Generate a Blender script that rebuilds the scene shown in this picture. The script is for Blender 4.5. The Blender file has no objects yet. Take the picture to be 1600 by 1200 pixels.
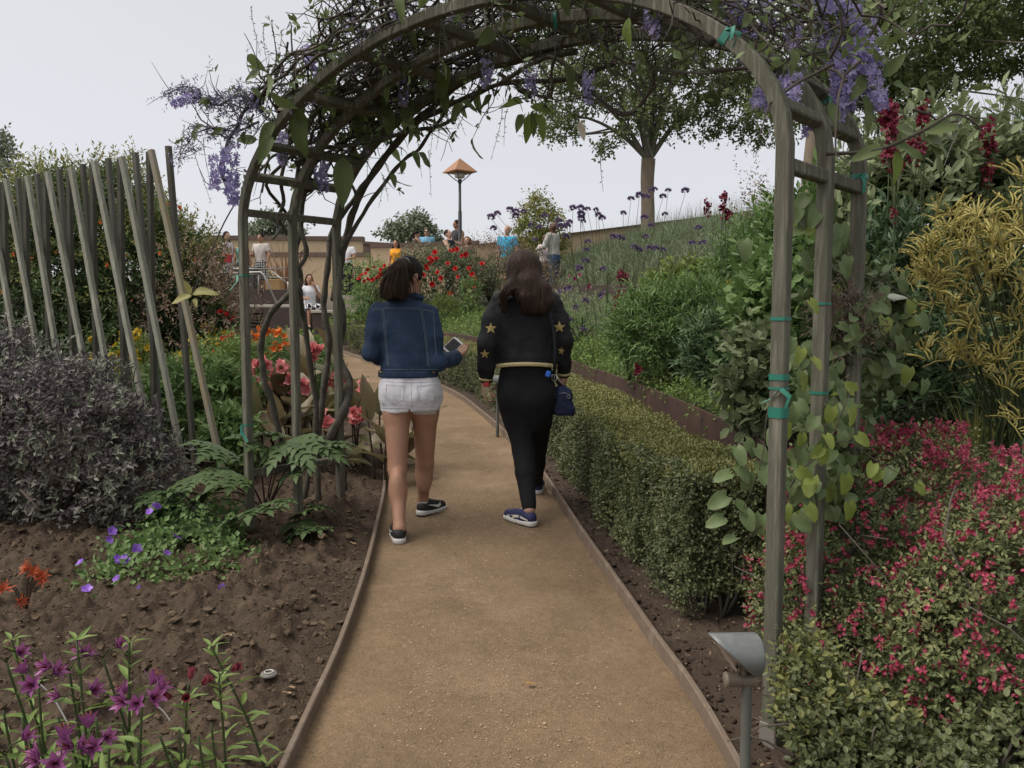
import bpy, math
import numpy as np
from mathutils import Vector, Matrix
from mathutils.bvhtree import BVHTree

# ------------------------------------------------------------------ camera, sky, sun, exposure
SC = bpy.context.scene
COL = SC.collection
FPX, HZ = 1293.0, 498.0
TILT = math.atan((600 - HZ) / FPX)
cam_d = bpy.data.cameras.new('camera')
cam_d.sensor_width = 36; cam_d.lens = 36 * FPX / 1600
cam_d.clip_start = 0.05; cam_d.clip_end = 900
cam = bpy.data.objects.new('camera', cam_d); COL.objects.link(cam)
cam.location = (0, 0, 1.5); cam.rotation_euler = (math.pi / 2 - TILT, 0, 0)
SC.camera = cam

SUN_EL, SUN_AZ = math.radians(58), math.radians(-105)      # azimuth from +Y towards +X
world = bpy.data.worlds.new('World'); SC.world = world; world.use_nodes = True
wn = world.node_tree; wn.nodes.clear()
w_out = wn.nodes.new('ShaderNodeOutputWorld')
w_sky = wn.nodes.new('ShaderNodeTexSky'); w_sky.sky_type = 'NISHITA'; w_sky.sun_disc = False
w_sky.sun_elevation = SUN_EL; w_sky.sun_rotation = SUN_AZ; w_sky.air_density = 0.35; w_sky.dust_density = 4.0
w_bg1 = wn.nodes.new('ShaderNodeBackground'); w_bg1.inputs['Strength'].default_value = 0.05
wn.links.new(w_sky.outputs[0], w_bg1.inputs['Color'])
w_tc = wn.nodes.new('ShaderNodeTexCoord')
w_map = wn.nodes.new('ShaderNodeMapping'); w_map.inputs['Scale'].default_value = (1, 1, 2.2)
wn.links.new(w_tc.outputs['Generated'], w_map.inputs['Vector'])
w_ns = wn.nodes.new('ShaderNodeTexNoise'); w_ns.inputs['Scale'].default_value = 2.2; w_ns.inputs['Detail'].default_value = 4
wn.links.new(w_map.outputs[0], w_ns.inputs['Vector'])
w_rp = wn.nodes.new('ShaderNodeValToRGB')
w_rp.color_ramp.elements[0].position = .25; w_rp.color_ramp.elements[0].color = (.735, .722, .692, 1)
w_rp.color_ramp.elements[1].position = .75; w_rp.color_ramp.elements[1].color = (.765, .752, .722, 1)
wn.links.new(w_ns.outputs[0], w_rp.inputs[0])
w_bg2 = wn.nodes.new('ShaderNodeBackground'); w_bg2.inputs['Strength'].default_value = 0.48
wn.links.new(w_rp.outputs[0], w_bg2.inputs['Color'])
w_add = wn.nodes.new('ShaderNodeAddShader')
wn.links.new(w_bg1.outputs[0], w_add.inputs[0]); wn.links.new(w_bg2.outputs[0], w_add.inputs[1])
wn.links.new(w_add.outputs[0], w_out.inputs['Surface'])

sun_d = bpy.data.lights.new('sun', 'SUN'); sun_d.energy = 1.5; sun_d.angle = math.radians(40); sun_d.color = (1, .94, .85)
sun = bpy.data.objects.new('sun', sun_d); COL.objects.link(sun)
_sd = Vector((math.sin(SUN_AZ) * math.cos(SUN_EL), math.cos(SUN_AZ) * math.cos(SUN_EL), math.sin(SUN_EL)))
sun.rotation_euler = _sd.to_track_quat('Z', 'Y').to_euler()

SC.view_settings.view_transform = 'Standard'; SC.view_settings.look = 'None'
SC.view_settings.exposure = 0.80; SC.view_settings.gamma = 1.0; SC.view_settings.use_curve_mapping = False
SC.cycles.max_bounces = 8; SC.cycles.diffuse_bounces = 5; SC.cycles.transmission_bounces = 4; SC.cycles.transparent_max_bounces = 6

RNG = np.random.default_rng(7)
R = RNG.random
def rn(*s): return RNG.standard_normal(s)

# ------------------------------------------------------------------ survey helpers: sight lines measured on the photograph -> real positions
CAM = np.array([0, 0, 1.5]); _fw = np.array([0, math.cos(TILT), -math.sin(TILT)]); _up = np.array([0, math.sin(TILT), math.cos(TILT)])
SLOPE = .045
def _ray(px, py): return _fw + np.array([1., 0, 0]) * (px - 800) / FPX + _up * (600 - py) / FPX
def P(px, py, y):
    r = _ray(px, py); return CAM + r * (y / r[1])
def G(px, py):
    r = _ray(px, py); return CAM + r * (1.5 / (SLOPE * r[1] - r[2]))

# ------------------------------------------------------------------ numpy noise
def _hash(i, j, k, seed):
    n = (i.astype(np.int64) * 374761393 + j.astype(np.int64) * 668265263 + k.astype(np.int64) * 2147483647 + seed * 974634533) & 0xFFFFFFFF
    n = ((n ^ (n >> 13)) * 1274126177) & 0xFFFFFFFF
    n = (n ^ (n >> 16)) & 0xFFFFFF
    return n / float(0xFFFFFF)
def vnoise(p, f=1.0, seed=0):
    q = np.asarray(p, float) * f; i = np.floor(q); t = q - i; t = t * t * (3 - 2 * t); i = i.astype(np.int64)
    o = 0
    for a in (0, 1):
        for b in (0, 1):
            for c in (0, 1):
                w = (t[..., 0] if a else 1 - t[..., 0]) * (t[..., 1] if b else 1 - t[..., 1]) * (t[..., 2] if c else 1 - t[..., 2])
                o = o + w * _hash(i[..., 0] + a, i[..., 1] + b, i[..., 2] + c, seed)
    return o * 2 - 1
def fbm(p, f=1.0, o=4, seed=0, g=.5):
    s = 0; a = 1.
    for k in range(o): s = s + a * vnoise(p, f * 2.03 ** k, seed + k); a *= g
    return s
def sstep(a, b, x):
    t = np.clip((x - a) / (b - a), 0, 1); return t * t * (3 - 2 * t)
def unit(v):
    v = np.asarray(v, float); return v / np.maximum(np.linalg.norm(v, axis=-1, keepdims=True), 1e-9)
def spline(pts, n=12):
    p = np.array(pts, float); p = np.vstack([2 * p[0] - p[1], p, 2 * p[-1] - p[-2]]); out = []
    for i in range(1, len(p) - 2):
        t = np.linspace(0, 1, n, endpoint=False)[:, None]
        a, b, c, d = p[i - 1:i + 3]
        out.append(.5 * (2 * b + (c - a) * t + (2 * a - 5 * b + 4 * c - d) * t ** 2 + (3 * b - a - 3 * c + d) * t ** 3))
    return np.vstack(out + [p[-2:-1]])

# ------------------------------------------------------------------ materials
def nt_mat(name):
    m = bpy.data.materials.new(name); m.use_nodes = True; nt = m.node_tree; nt.nodes.clear()
    out = nt.nodes.new('ShaderNodeOutputMaterial'); b = nt.nodes.new('ShaderNodeBsdfPrincipled')
    nt.links.new(b.outputs[0], out.inputs[0]); return m, nt, b, out
def c4(c): return (c[0], c[1], c[2], 1)
def ramp(nt, fac, stops):
    r = nt.nodes.new('ShaderNodeValToRGB'); e = r.color_ramp.elements
    while len(e) < len(stops): e.new(.5)
    for k, (p, c) in enumerate(stops): e[k].position = p; e[k].color = c4(c)
    nt.links.new(fac, r.inputs[0]); return r.outputs[0]
def coords(nt, scale=(1, 1, 1), kind='Object'):
    t = nt.nodes.new('ShaderNodeTexCoord'); m = nt.nodes.new('ShaderNodeMapping'); m.inputs['Scale'].default_value = scale
    nt.links.new(t.outputs[kind], m.inputs[0]); return m.outputs[0]
def noise(nt, vec, s, d=4, r=.55):
    n = nt.nodes.new('ShaderNodeTexNoise'); n.inputs['Scale'].default_value = s; n.inputs['Detail'].default_value = d; n.inputs['Roughness'].default_value = r
    nt.links.new(vec, n.inputs['Vector']); return n.outputs[0]
def bump(nt, b, h, strength=.4, dist=.01):
    n = nt.nodes.new('ShaderNodeBump'); n.inputs['Strength'].default_value = strength; n.inputs['Distance'].default_value = dist
    nt.links.new(h, n.inputs['Height'])
    if b.inputs['Normal'].is_linked:
        nt.links.new(b.inputs['Normal'].links[0].from_socket, n.inputs['Normal'])
    nt.links.new(n.outputs[0], b.inputs['Normal'])
def surf(name, c1, c2=None, scale=6, rough=.8, bs=.3, bscale=None, bd=.01, stretch=(1, 1, 1), metal=0, spec=.3, c3=None, detail=5):
    m, nt, b, _ = nt_mat(name); v = coords(nt, stretch)
    b.inputs['Roughness'].default_value = rough; b.inputs['Metallic'].default_value = metal; b.inputs['Specular IOR Level'].default_value = spec
    if c2 is None: c2 = tuple(x * .8 for x in c1)
    n = noise(nt, v, scale, detail, .6)
    st = [(.3, c1), (.7, c2)] if c3 is None else [(.25, c1), (.5, c2), (.75, c3)]
    nt.links.new(ramp(nt, n, st), b.inputs['Base Color'])
    if bs: bump(nt, b, noise(nt, v, bscale or scale * 5, 5, .6), bs, bd)
    return m
def plain(name, c, rough=.5, metal=0, spec=.4):
    return surf(name, c, tuple(x * .88 for x in c), 20, rough, .05, 120, .002, metal=metal, spec=spec)
def leafm(name, cols, trans=.3, rough=.48, spec=.32, nscale=1.2):
    m, nt, b, out = nt_mat(name)
    cols = [tuple(q * .92 + sum(c) / 3 * .08 * t for q, t in zip(c, (1.08, 1.0, .95))) if c[1] >= c[0] * .8 and c[1] > c[2] else c for c in cols]
    cols = [tuple(q * (3.1 if max(c) < .06 else 2.8 if max(c) < .09 else 2.15 if max(c) < .16 else 1.15) for q in c) for c in cols]
    g = nt.nodes.new('ShaderNodeNewGeometry')
    v = coords(nt)
    n = noise(nt, v, nscale, 3)
    mx = nt.nodes.new('ShaderNodeMath'); mx.operation = 'MULTIPLY_ADD'; mx.inputs[1].default_value = .55
    nt.links.new(g.outputs['Random Per Island'], mx.inputs[0])
    sc = nt.nodes.new('ShaderNodeMath'); sc.operation = 'MULTIPLY_ADD'; sc.inputs[1].default_value = 1.5; sc.inputs[2].default_value = -.5
    nt.links.new(n, sc.inputs[0]); nt.links.new(sc.outputs[0], mx.inputs[2])
    k = len(cols); col = ramp(nt, mx.outputs[0], [(.12 + .76 * i / max(1, k - 1), c) for i, c in enumerate(cols)])
    nt.links.new(col, b.inputs['Base Color']); b.inputs['Roughness'].default_value = rough; b.inputs['Specular IOR Level'].default_value = spec
    if trans:
        t = nt.nodes.new('ShaderNodeBsdfTranslucent'); nt.links.new(col, t.inputs[0])
        x = nt.nodes.new('ShaderNodeMixShader'); x.inputs[0].default_value = trans
        nt.links.new(b.outputs[0], x.inputs[1]); nt.links.new(t.outputs[0], x.inputs[2]); nt.links.new(x.outputs[0], out.inputs[0])
    return m

# ------------------------------------------------------------------ mesh building
class MB:
    def __init__(s): s.v = []; s.f = []; s.n = 0
    def add(s, v, f, mi=0):
        v = np.asarray(v, float).reshape(-1, 3); f = np.asarray(f, int)
        if len(v) and len(f): s.v.append(v); s.f.append((f + s.n, mi)); s.n += len(v)
        return s
    def mesh(s, name, mats, off=(0, 0, 0), smooth=True):
        me = bpy.data.meshes.new(name)
        v = np.vstack(s.v) - np.asarray(off, float)
        me.vertices.add(len(v)); me.vertices.foreach_set('co', v.astype(np.float32).ravel())
        loops = np.concatenate([f.ravel() for f, _ in s.f]); tot = np.concatenate([np.full(len(f), f.shape[1]) for f, _ in s.f])
        mi = np.concatenate([np.full(len(f), m) for f, m in s.f])
        st = np.concatenate([[0], np.cumsum(tot)[:-1]])
        me.loops.add(len(loops)); me.loops.foreach_set('vertex_index', loops.astype(np.int32))
        me.polygons.add(len(tot)); me.polygons.foreach_set('loop_start', st.astype(np.int32))
        me.polygons.foreach_set('material_index', mi.astype(np.int32))
        me.polygons.foreach_set('use_smooth', np.full(len(tot), bool(smooth)))
        for m in (mats if isinstance(mats, (list, tuple)) else [mats]): me.materials.append(m)
        me.update(calc_edges=True); me.validate(); return me
    def box(s, c, size, rot=None, mi=0, bev=0):
        sx, sy, sz = [x / 2 for x in size]
        if bev:
            pts = []
            for x in (-1, 1):
                for y in (-1, 1):
                    for z in (-1, 1):
                        pts += [(x * (sx - bev), y * (sy - bev), z * sz), (x * (sx - bev), y * sy, z * (sz - bev)), (x * sx, y * (sy - bev), z * (sz - bev))]
            v = np.array(pts); return s.hull(v if rot is None else v @ np.array(rot).T, c, mi)
        v = np.array([(x, y, z) for x in (-sx, sx) for y in (-sy, sy) for z in (-sz, sz)])
        if rot is not None: v = v @ np.array(rot).T
        return s.add(v + np.array(c), [(0, 1, 3, 2), (4, 6, 7, 5), (0, 4, 5, 1), (2, 3, 7, 6), (0, 2, 6, 4), (1, 5, 7, 3)], mi)
    def hull(s, v, c=(0, 0, 0), mi=0):
        import bmesh
        bm = bmesh.new()
        for p in v: bm.verts.new(p)
        bmesh.ops.convex_hull(bm, input=list(bm.verts)); bm.verts.index_update()
        vv = np.array([p.co[:] for p in bm.verts]) + np.array(c); ff = [tuple(q.index for q in f.verts) for f in bm.faces]; bm.free()
        return s.add(vv, ff, mi)
    def beam(s, a, b, w, t, up=(0, 0, 1), mi=0, bev=.004):
        a, b = np.array(a, float), np.array(b, float); z = unit(b - a); x = unit(np.cross(up, z)); y = np.cross(z, x)
        return s.box((a + b) / 2, (w, t, np.linalg.norm(b - a)), np.column_stack([x, y, z]), mi, bev)
    def tube(s, p, r, n=6, mi=0, cap=True, flat=None):
        p = np.asarray(p, float); r = np.broadcast_to(np.asarray(r, float), (len(p),))
        t = unit(np.gradient(p, axis=0)); ref = np.array([.31, .17, .93]) if abs(t[0][2]) < .8 else np.array([1., .2, .1])
        x = unit(np.cross(ref, t)); 
        for i in range(1, len(p)):
            if np.dot(x[i], x[i - 1]) < 0: x[i] = -x[i]
        y = np.cross(t, x); a = np.arange(n) * 2 * math.pi / n
        ring = p[:, None] + r[:, None, None] * (np.cos(a)[None, :, None] * x[:, None] + np.sin(a)[None, :, None] * y[:, None])
        m = len(p); i = np.arange(m - 1)[:, None] * n; j = np.arange(n)[None]; k = (j + 1) % n
        q = np.stack([i + j, i + k, i + n + k, i + n + j], -1).reshape(-1, 4); v = ring.reshape(-1, 3)
        s.add(v, q, mi)
        if cap and n > 2:
            b0 = s.n - len(v); s.f.append((np.array([[b0 + x_ for x_ in range(n - 1, -1, -1)]]), mi)); s.f.append((np.array([[b0 + len(v) - n + x_ for x_ in range(n)]]), mi))
        return s
    def lathe(s, prof, c=(0, 0, 0), n=16, mi=0, rot=None):
        pr = np.array(prof, float); a = np.arange(n) * 2 * math.pi / n
        v = np.stack([pr[:, None, 0] * np.cos(a), pr[:, None, 0] * np.sin(a), np.repeat(pr[:, 1:2], n, 1)], -1).reshape(-1, 3)
        if rot is not None: v = v @ np.array(rot).T
        m = len(pr); i = np.arange(m - 1)[:, None] * n; j = np.arange(n)[None]; k = (j + 1) % n
        return s.add(v + np.array(c), np.stack([i + j, i + k, i + n + k, i + n + j], -1).reshape(-1, 4), mi)
    def grid(s, v, mi=0):
        v = np.asarray(v, float); a, b = v.shape[:2]; i = np.arange(a - 1)[:, None] * b; j = np.arange(b - 1)[None]
        return s.add(v.reshape(-1, 3), np.stack([i + j, i + j + 1, i + b + j + 1, i + b + j], -1).reshape(-1, 4), mi)
    def ell(s, c, r, n=8, m=5, mi=0):
        th = np.linspace(0, math.pi, m + 1)
        v = MB().lathe([(max(math.sin(t), 1e-4), -math.cos(t)) for t in th], n=n); vv = v.v[0] * np.array(r)
        return s.add(vv + np.array(c), v.f[0][0], mi)
    def leaves(s, p, d, nrm, L, W, shape='fold', mi=0):
        """p base (n,3), d direction, nrm approx. normal, L length, W width"""
        p = np.asarray(p, float); d = unit(d); x = unit(np.cross(d, nrm)); nn = np.cross(x, d)
        T, Fc = LEAF[shape]; T = np.array(T, float)
        L = np.broadcast_to(np.asarray(L, float), (len(p),)); W = np.broadcast_to(np.asarray(W, float), (len(p),))
        v = p[:, None] + d[:, None] * (T[None, :, 0] * L[:, None])[..., None] + x[:, None] * (T[None, :, 1] * W[:, None])[..., None] + nn[:, None] * (T[None, :, 2] * L[:, None])[..., None]
        k = len(T)
        base = s.n; s.v.append(v.reshape(-1, 3)); s.n += len(p) * k
        for fs in ([f for f in Fc if len(f) == 3], [f for f in Fc if len(f) == 4]):
            if fs and len(p):
                f = np.array(fs)[None] + (np.arange(len(p)) * k)[:, None, None]
                s.f.append((f.reshape(-1, f.shape[-1]) + base, mi))
        return s

LEAF = {
    'fold': ([(0, 0, 0), (.45, .5, .07), (1, 0, -.05), (.45, -.5, .07)], [(0, 3, 2), (0, 2, 1)]),
    'quad': ([(0, .18, 0), (0, -.18, 0), (.95, -.25, 0), (.95, .25, 0)], [(0, 1, 2, 3)]),
    'blade': ([(0, .5, 0), (0, -.5, 0), (.5, -.4, .1), (.5, .4, .1), (1, 0, -.06)], [(2, 4, 3), (0, 1, 2, 3)]),
    'round': ([(0, 0, 0), (.2, .38, .05), (.62, .5, .06), (1, 0, -.02), (.62, -.5, .06), (.2, -.38, .05)], [(0, 5, 4, 3), (0, 3, 2, 1)]),
    'long': ([(0, 0, 0), (.3, .5, .06), (.7, .34, .03), (1, 0, -.12), (.7, -.34, .03), (.3, -.5, .06)], [(0, 5, 4, 3), (0, 3, 2, 1)]),
}
def big_leaf(L, W, curl=.15, wave=.03, n=8, tip=1.0, heart=False, seed=0):
    """a leaf blade with midrib fold, real outline, along +Y, facing +Z; returns verts, faces"""
    t = np.linspace(0, 1, n + 1); rg = np.random.default_rng(seed)
    if heart: w = np.sqrt(np.clip(1 - (t * 1.0) ** 1.6, 0, 1)) * (np.minimum(1, .55 + t * 1.6)); w[0] = .5
    else: w = np.sin(math.pi * np.clip(t, 0, 1) ** .8) ** .75 * (1 - .25 * t)
    w[-1] = .02
    if not heart: w[0] = .05
    u = np.array([-1, -.5, 0, .5, 1])
    v = np.zeros((n + 1, 5, 3))
    v[..., 0] = w[:, None] * u[None] * W / 2
    v[..., 1] = t[:, None] * L - (np.abs(u)[None] ** 1.5 * (1 - t[:, None]) ** 3 * L * (.18 if heart else 0))
    v[..., 2] = np.abs(u)[None] * w[:, None] * W * .16 - curl * L * t[:, None] ** 2 + wave * L * np.sin(t[:, None] * 9 + u[None] * 2.5 + seed) * np.abs(u)[None]
    i = np.arange(n)[:, None] * 5; j = np.arange(4)[None]
    return v.reshape(-1, 3), np.stack([i + j, i + j + 1, i + 6 + j, i + 5 + j], -1).reshape(-1, 4)

# ------------------------------------------------------------------ objects
def top(o):
    while o.parent: o = o.parent
    return o
def props(o, label=None, cat=None, group=None, kind=None):
    for k, v in (('label', label), ('category', cat), ('group', group), ('kind', kind)):
        if v: o[k] = v
    return o
def thing(name, label, cat, loc, group=None):
    o = bpy.data.objects.new(name, None); o.empty_display_size = .1; COL.objects.link(o); o.location = tuple(float(x) for x in loc)
    return props(o, label, cat, group)
def part(name, mb, mats, parent, smooth=True, label=None, kind=None):
    """mb in world coordinates"""
    me = mb.mesh(name, mats, top(parent).location, smooth) if isinstance(mb, MB) else mb
    o = bpy.data.objects.new(name, me); COL.objects.link(o); o.parent = parent
    return props(o, label, None, None, kind)
def inst(name, me, parent, M=None, kind=None):
    """an instance of shared mesh data placed with world matrix M under parent (whose chain is a pure translation)"""
    o = bpy.data.objects.new(name, me); COL.objects.link(o); o.parent = parent
    if M is not None:
        M = Matrix(M); M.translation = M.translation - top(parent).location; o.matrix_basis = M
    return props(o, None, None, None, kind)
def solo(name, mb, mats, label, cat, group=None, kind=None, smooth=True, base=None):
    v = np.vstack(mb.v)
    if base is None: base = np.array([(v[:, 0].min() + v[:, 0].max()) / 2, (v[:, 1].min() + v[:, 1].max()) / 2, v[:, 2].min()])
    o = bpy.data.objects.new(name, mb.mesh(name, mats, base, smooth)); COL.objects.link(o); o.location = tuple(float(x) for x in base)
    return props(o, label, cat, group, kind)
def setting(name, mb, mats, kind='structure', smooth=True):
    o = bpy.data.objects.new(name, mb.mesh(name, mats, (0, 0, 0), smooth)); COL.objects.link(o); o['kind'] = kind; return o
def dup(o, loc=None, rz=None, sc=None, label=None, parent=None):
    c = o.copy(); COL.objects.link(c)
    if parent is not None: c.parent = parent; c.matrix_parent_inverse = o.matrix_parent_inverse
    if loc is not None: c.location = tuple(float(x) for x in loc)
    if rz is not None: c.rotation_euler = (0, 0, rz)
    if sc is not None: c.scale = (sc, sc, sc)
    if label: c['label'] = label
    for ch in list(o.children): dup(ch, parent=c)
    return c
def frame(d, nrm, pos, sc=1.0):
    """matrix: local +Y along d, +Z near nrm"""
    y = unit(d); x = unit(np.cross(y, nrm)); z = np.cross(x, y)
    m = np.eye(4); m[:3, 0] = x * sc; m[:3, 1] = y * sc; m[:3, 2] = z * sc; m[:3, 3] = pos; return Matrix(m.tolist())
def rdir(n, up=0.0):
    v = rn(n, 3); v = unit(v); v[:, 2] += up; return unit(v)

# twigs with leaves along them ------------------------------------------------
def twig_leaves(mb, base, d, tl, m, L, W, shape='fold', mi=0, spread=.85, fwd=.5, droop=0.0, t0=.1, jit=.35):
    n = len(base); d = unit(d)
    a = unit(np.cross(d, rn(n, 3))); b = np.cross(d, a)
    tl = np.broadcast_to(np.asarray(tl, float), (n,))
    t = t0 + (1 - t0) * (np.arange(m)[None] + R((n, m)) * .6) / m
    ang = np.arange(m)[None] * 2.4 + R((n, 1)) * 6.28 + R((n, m)) * .7
    ang[..., -1] = R(n) * 6.28
    pos = base[:, None] + d[:, None] * (t * tl[:, None])[..., None]
    side = np.cos(ang)[..., None] * a[:, None] + np.sin(ang)[..., None] * b[:, None]
    ld = d[:, None] * (fwd + .5 * t[..., None] ** 2) + side * spread + rn(n, m, 3) * jit * .5
    ld[..., 2] -= droop
    nr = d[:, None] * 1.0 + np.array([0, 0, .6]) - side * .4 + rn(n, m, 3) * jit
    q = .7 + .6 * R((n * m))
    mb.leaves(pos.reshape(-1, 3), ld.reshape(-1, 3), nr.reshape(-1, 3), L * q, W * q, shape, mi)
    return mb
def blob_points(blobs, n, depth=.2, lump=.16, lf=2.5, seed=1, zmin=-9, upbias=.25):
    w = np.array([(b[3] * b[4] + b[3] * b[5] + b[4] * b[5]) for b in blobs]); k = RNG.choice(len(blobs), n, p=w / w.sum())
    B = np.array(blobs, float)[k]; u = rdir(n, upbias)
    q = np.abs(rn(n)) * depth; q = np.clip(1 - q, .05, 1)
    sp = B[:, :3] + u * B[:, 3:6]
    q = q * (1 + lump * fbm(sp, lf, 3, seed))
    p = B[:, :3] + u * B[:, 3:6] * q[:, None]
    nr = unit(u / B[:, 3:6])
    ok = p[:, 2] > zmin
    # drop points deep inside another blob
    for b in blobs:
        e = np.linalg.norm((p - np.array(b[:3])) / np.array(b[3:6]), axis=1); ok &= e > .55
    return p[ok], nr[ok]
def foliage(blobs, n, L, W, m=7, tl=.12, shape='fold', depth=.2, lump=.16, lf=2.5, up=.35, zmin=-9, mb=None, mi=0, seed=1, rand=.45, droop=0., upbias=.25, fwd=.5, spread=.85):
    mb = mb or MB(); p, nr = blob_points(blobs, n, depth, lump, lf, seed, zmin, upbias)
    d = nr + np.array([0, 0, up]) + rn(len(p), 3) * rand
    return twig_leaves(mb, p - unit(d) * tl * .6, d, tl * (.6 + .8 * R(len(p))), m, L, W, shape, mi, droop=droop, fwd=fwd, spread=spread)
def branches(mb, root, ends, r0, r1=.004, n=5, wig=.12, mi=0, k=6):
    root = np.array(root, float)
    for e in ends:
        e = np.array(e, float); t = np.linspace(0, 1, k)[:, None]; ln = np.linalg.norm(e - root)
        mid = rn(3) * wig * ln
        p = root + (e - root) * t + mid * np.sin(t * math.pi) + rn(k, 3) * wig * .15 * ln * t * (1 - t) * 4
        p[:, 2] += .12 * ln * np.sin(t[:, 0] * math.pi)
        mb.tube(p, np.linspace(r0, r1, k), n, mi)
    return mb

# ================================================================== SETTING: ground, path, walls, plaza
def zp(y): return SLOPE * np.clip(y, -5, 40)
_re = spline([(-3, .80), (0, .74), (2.465, .665), (3.386, .565), (4.666, .404), (6.64, .156), (9.2, -.358), (11.39, -.973), (14.9, -2.54), (16.86, -3.39), (19.3, -4.75)])
_le = spline([(-3, -.66), (0, -.665), (2.465, -.675), (3.386, -.687), (4.666, -.779), (6.42, -.989), (8.9, -1.53), (10.9, -2.13), (14.3, -3.63), (16.3, -4.45), (18.7, -5.85)])
_wl = spline([(3.3, 1.06), (3.75, 1.13), (4.4, 1.33), (5.3, 1.27), (6.64, 1.08), (9.2, .57), (11.5, -.05), (14.9, -1.62), (17, -2.55), (19.3, -3.9)])
def xr(y): return np.interp(y, _re[:, 0], _re[:, 1])
def xl(y): return np.interp(y, _le[:, 0], _le[:, 1])
def xw(y): return np.interp(y, _wl[:, 0], _wl[:, 1])
def zbed(x, y):
    """raised bed and grassy hill to the right of the steel wall"""
    x = np.asarray(x, float); y = np.asarray(y, float)
    t = np.maximum(x - xw(y), 0) * .88
    b = sstep(2.5, 4.5, y); low = 1 - sstep(.36, .54, x / np.maximum(y, 1))
    s = np.maximum((x - 1) * .98 + (y - 22) * .196, 0)
    z = zp(y) + b * .55 + b * .25 * np.minimum(t, 2.6) * (.25 + .75 * low)
    return z + low * (.65 * 2.1 * (1 - np.exp(-s / 2.1 * 1.25)) * 1.22 + .16 * (s > .02)) * sstep(9, 12, y)
def zleft(x, y):
    x = np.asarray(x, float); y = np.asarray(y, float)
    e = np.clip((xl(y) - x) / .25, 0, 1)
    q = np.stack([x, y, 0 * x], -1)
    near = 1 - sstep(7, 11, y)
    lum = .045 * fbm(q, 1.6, 3, 5) + near * (.05 * np.abs(fbm(q, 5.5, 3, 11)) + .030 * np.abs(fbm(q, 13, 2, 21)) + .026 * np.abs(fbm(q, 27, 3, 31)))
    return zp(y) + .015 + e * (lum + .02) + .12 * sstep(1.2, 3.5, xl(y) - x)

M_path = surf('decomposed_granite', (.222, .157, .095), (.178, .126, .076), 1.6, .95, .6, 170, .006, c3=(.250, .180, .114))
def _path_speckle(m):
    nt = m.node_tree; b = [n for n in nt.nodes if n.type == 'BSDF_PRINCIPLED'][0]; col = b.inputs['Base Color'].links[0].from_socket
    v = coords(nt); n = noise(nt, v, 170, 3, .75); n2 = noise(nt, v, 28, 6, .75); n3 = noise(nt, v, 1.1, 5, .65)
    mx = nt.nodes.new('ShaderNodeMix'); mx.data_type = 'RGBA'; mx.blend_type = 'MULTIPLY'; mx.inputs[0].default_value = .85
    nt.links.new(col, mx.inputs[6]); nt.links.new(ramp(nt, n, [(.32, (.45, .43, .41)), (.5, (1, 1, 1)), (.70, (1.6, 1.58, 1.5))]), mx.inputs[7])
    mx2 = nt.nodes.new('ShaderNodeMix'); mx2.data_type = 'RGBA'; mx2.blend_type = 'MULTIPLY'; mx2.inputs[0].default_value = .7
    nt.links.new(mx.outputs[2], mx2.inputs[6]); nt.links.new(ramp(nt, n2, [(.32, (.72, .7, .68)), (.62, (1.12, 1.1, 1.08))]), mx2.inputs[7])
    mx3 = nt.nodes.new('ShaderNodeMix'); mx3.data_type = 'RGBA'; mx3.blend_type = 'MULTIPLY'; mx3.inputs[0].default_value = .8
    nt.links.new(mx2.outputs[2], mx3.inputs[6]); nt.links.new(ramp(nt, n3, [(.34, (.74, .72, .70)), (.5, (1, 1, 1)), (.66, (1.16, 1.15, 1.14))]), mx3.inputs[7])
    nt.links.new(mx3.outputs[2], b.inputs['Base Color']); bump(nt, b, n2, .5, .012)
_path_speckle(M_path)
M_soil = surf('garden_soil', (.088, .061, .040), (.055, .038, .025), 3.5, .95, .9, 55, .016, c3=(.118, .084, .057))
M_soil_d = surf('shaded_soil', (.078, .054, .037), (.05, .035, .025), 4, .95, .7, 70, .012, c3=(.102, .073, .051))  # darker soil tone, with the hedge's shade put into the colour
M_edge = surf('weathered_edging', (.20, .155, .115), (.15, .112, .083), 9, .8, .25, 60, .004, c3=(.23, .19, .15))
M_corten = surf('rusted_steel', (.085, .05, .037), (.062, .038, .03), 3.5, .75, .12, 90, .003, stretch=(1, 1, .35), c3=(.105, .062, .043))
M_corten_d = surf('dark_steel', (.07, .05, .045), (.052, .038, .034), 3, .7, .1, 60, .003)
M_tan = surf('tan_render', (.47, .36, .24), (.42, .325, .215), .6, .9, .15, 25, .01, stretch=(1, 1, .5), c3=(.51, .40, .27))
M_coping = surf('brown_coping', (.15, .105, .085), (.11, .08, .066), 2, .8, .1)
M_plaza = surf('plaza_paving', (.40, .35, .29), (.35, .31, .26), 2, .9, .2, 60)
M_conc = surf('pale_concrete', (.46, .42, .36), (.40, .37, .32), 4, .9, .2, 60)
M_far = surf('far_ground', (.12, .12, .07), (.09, .09, .055), .2, .95, 0)

g = MB(); xs = np.linspace(-400, 400, 41); ys = np.concatenate([np.linspace(-60, 60, 31), np.linspace(80, 700, 32)])
X, Y = np.meshgrid(xs, ys); g.grid(np.stack([X, Y, np.full_like(X, -.6)], -1)); setting('ground', g, M_far)

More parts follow.
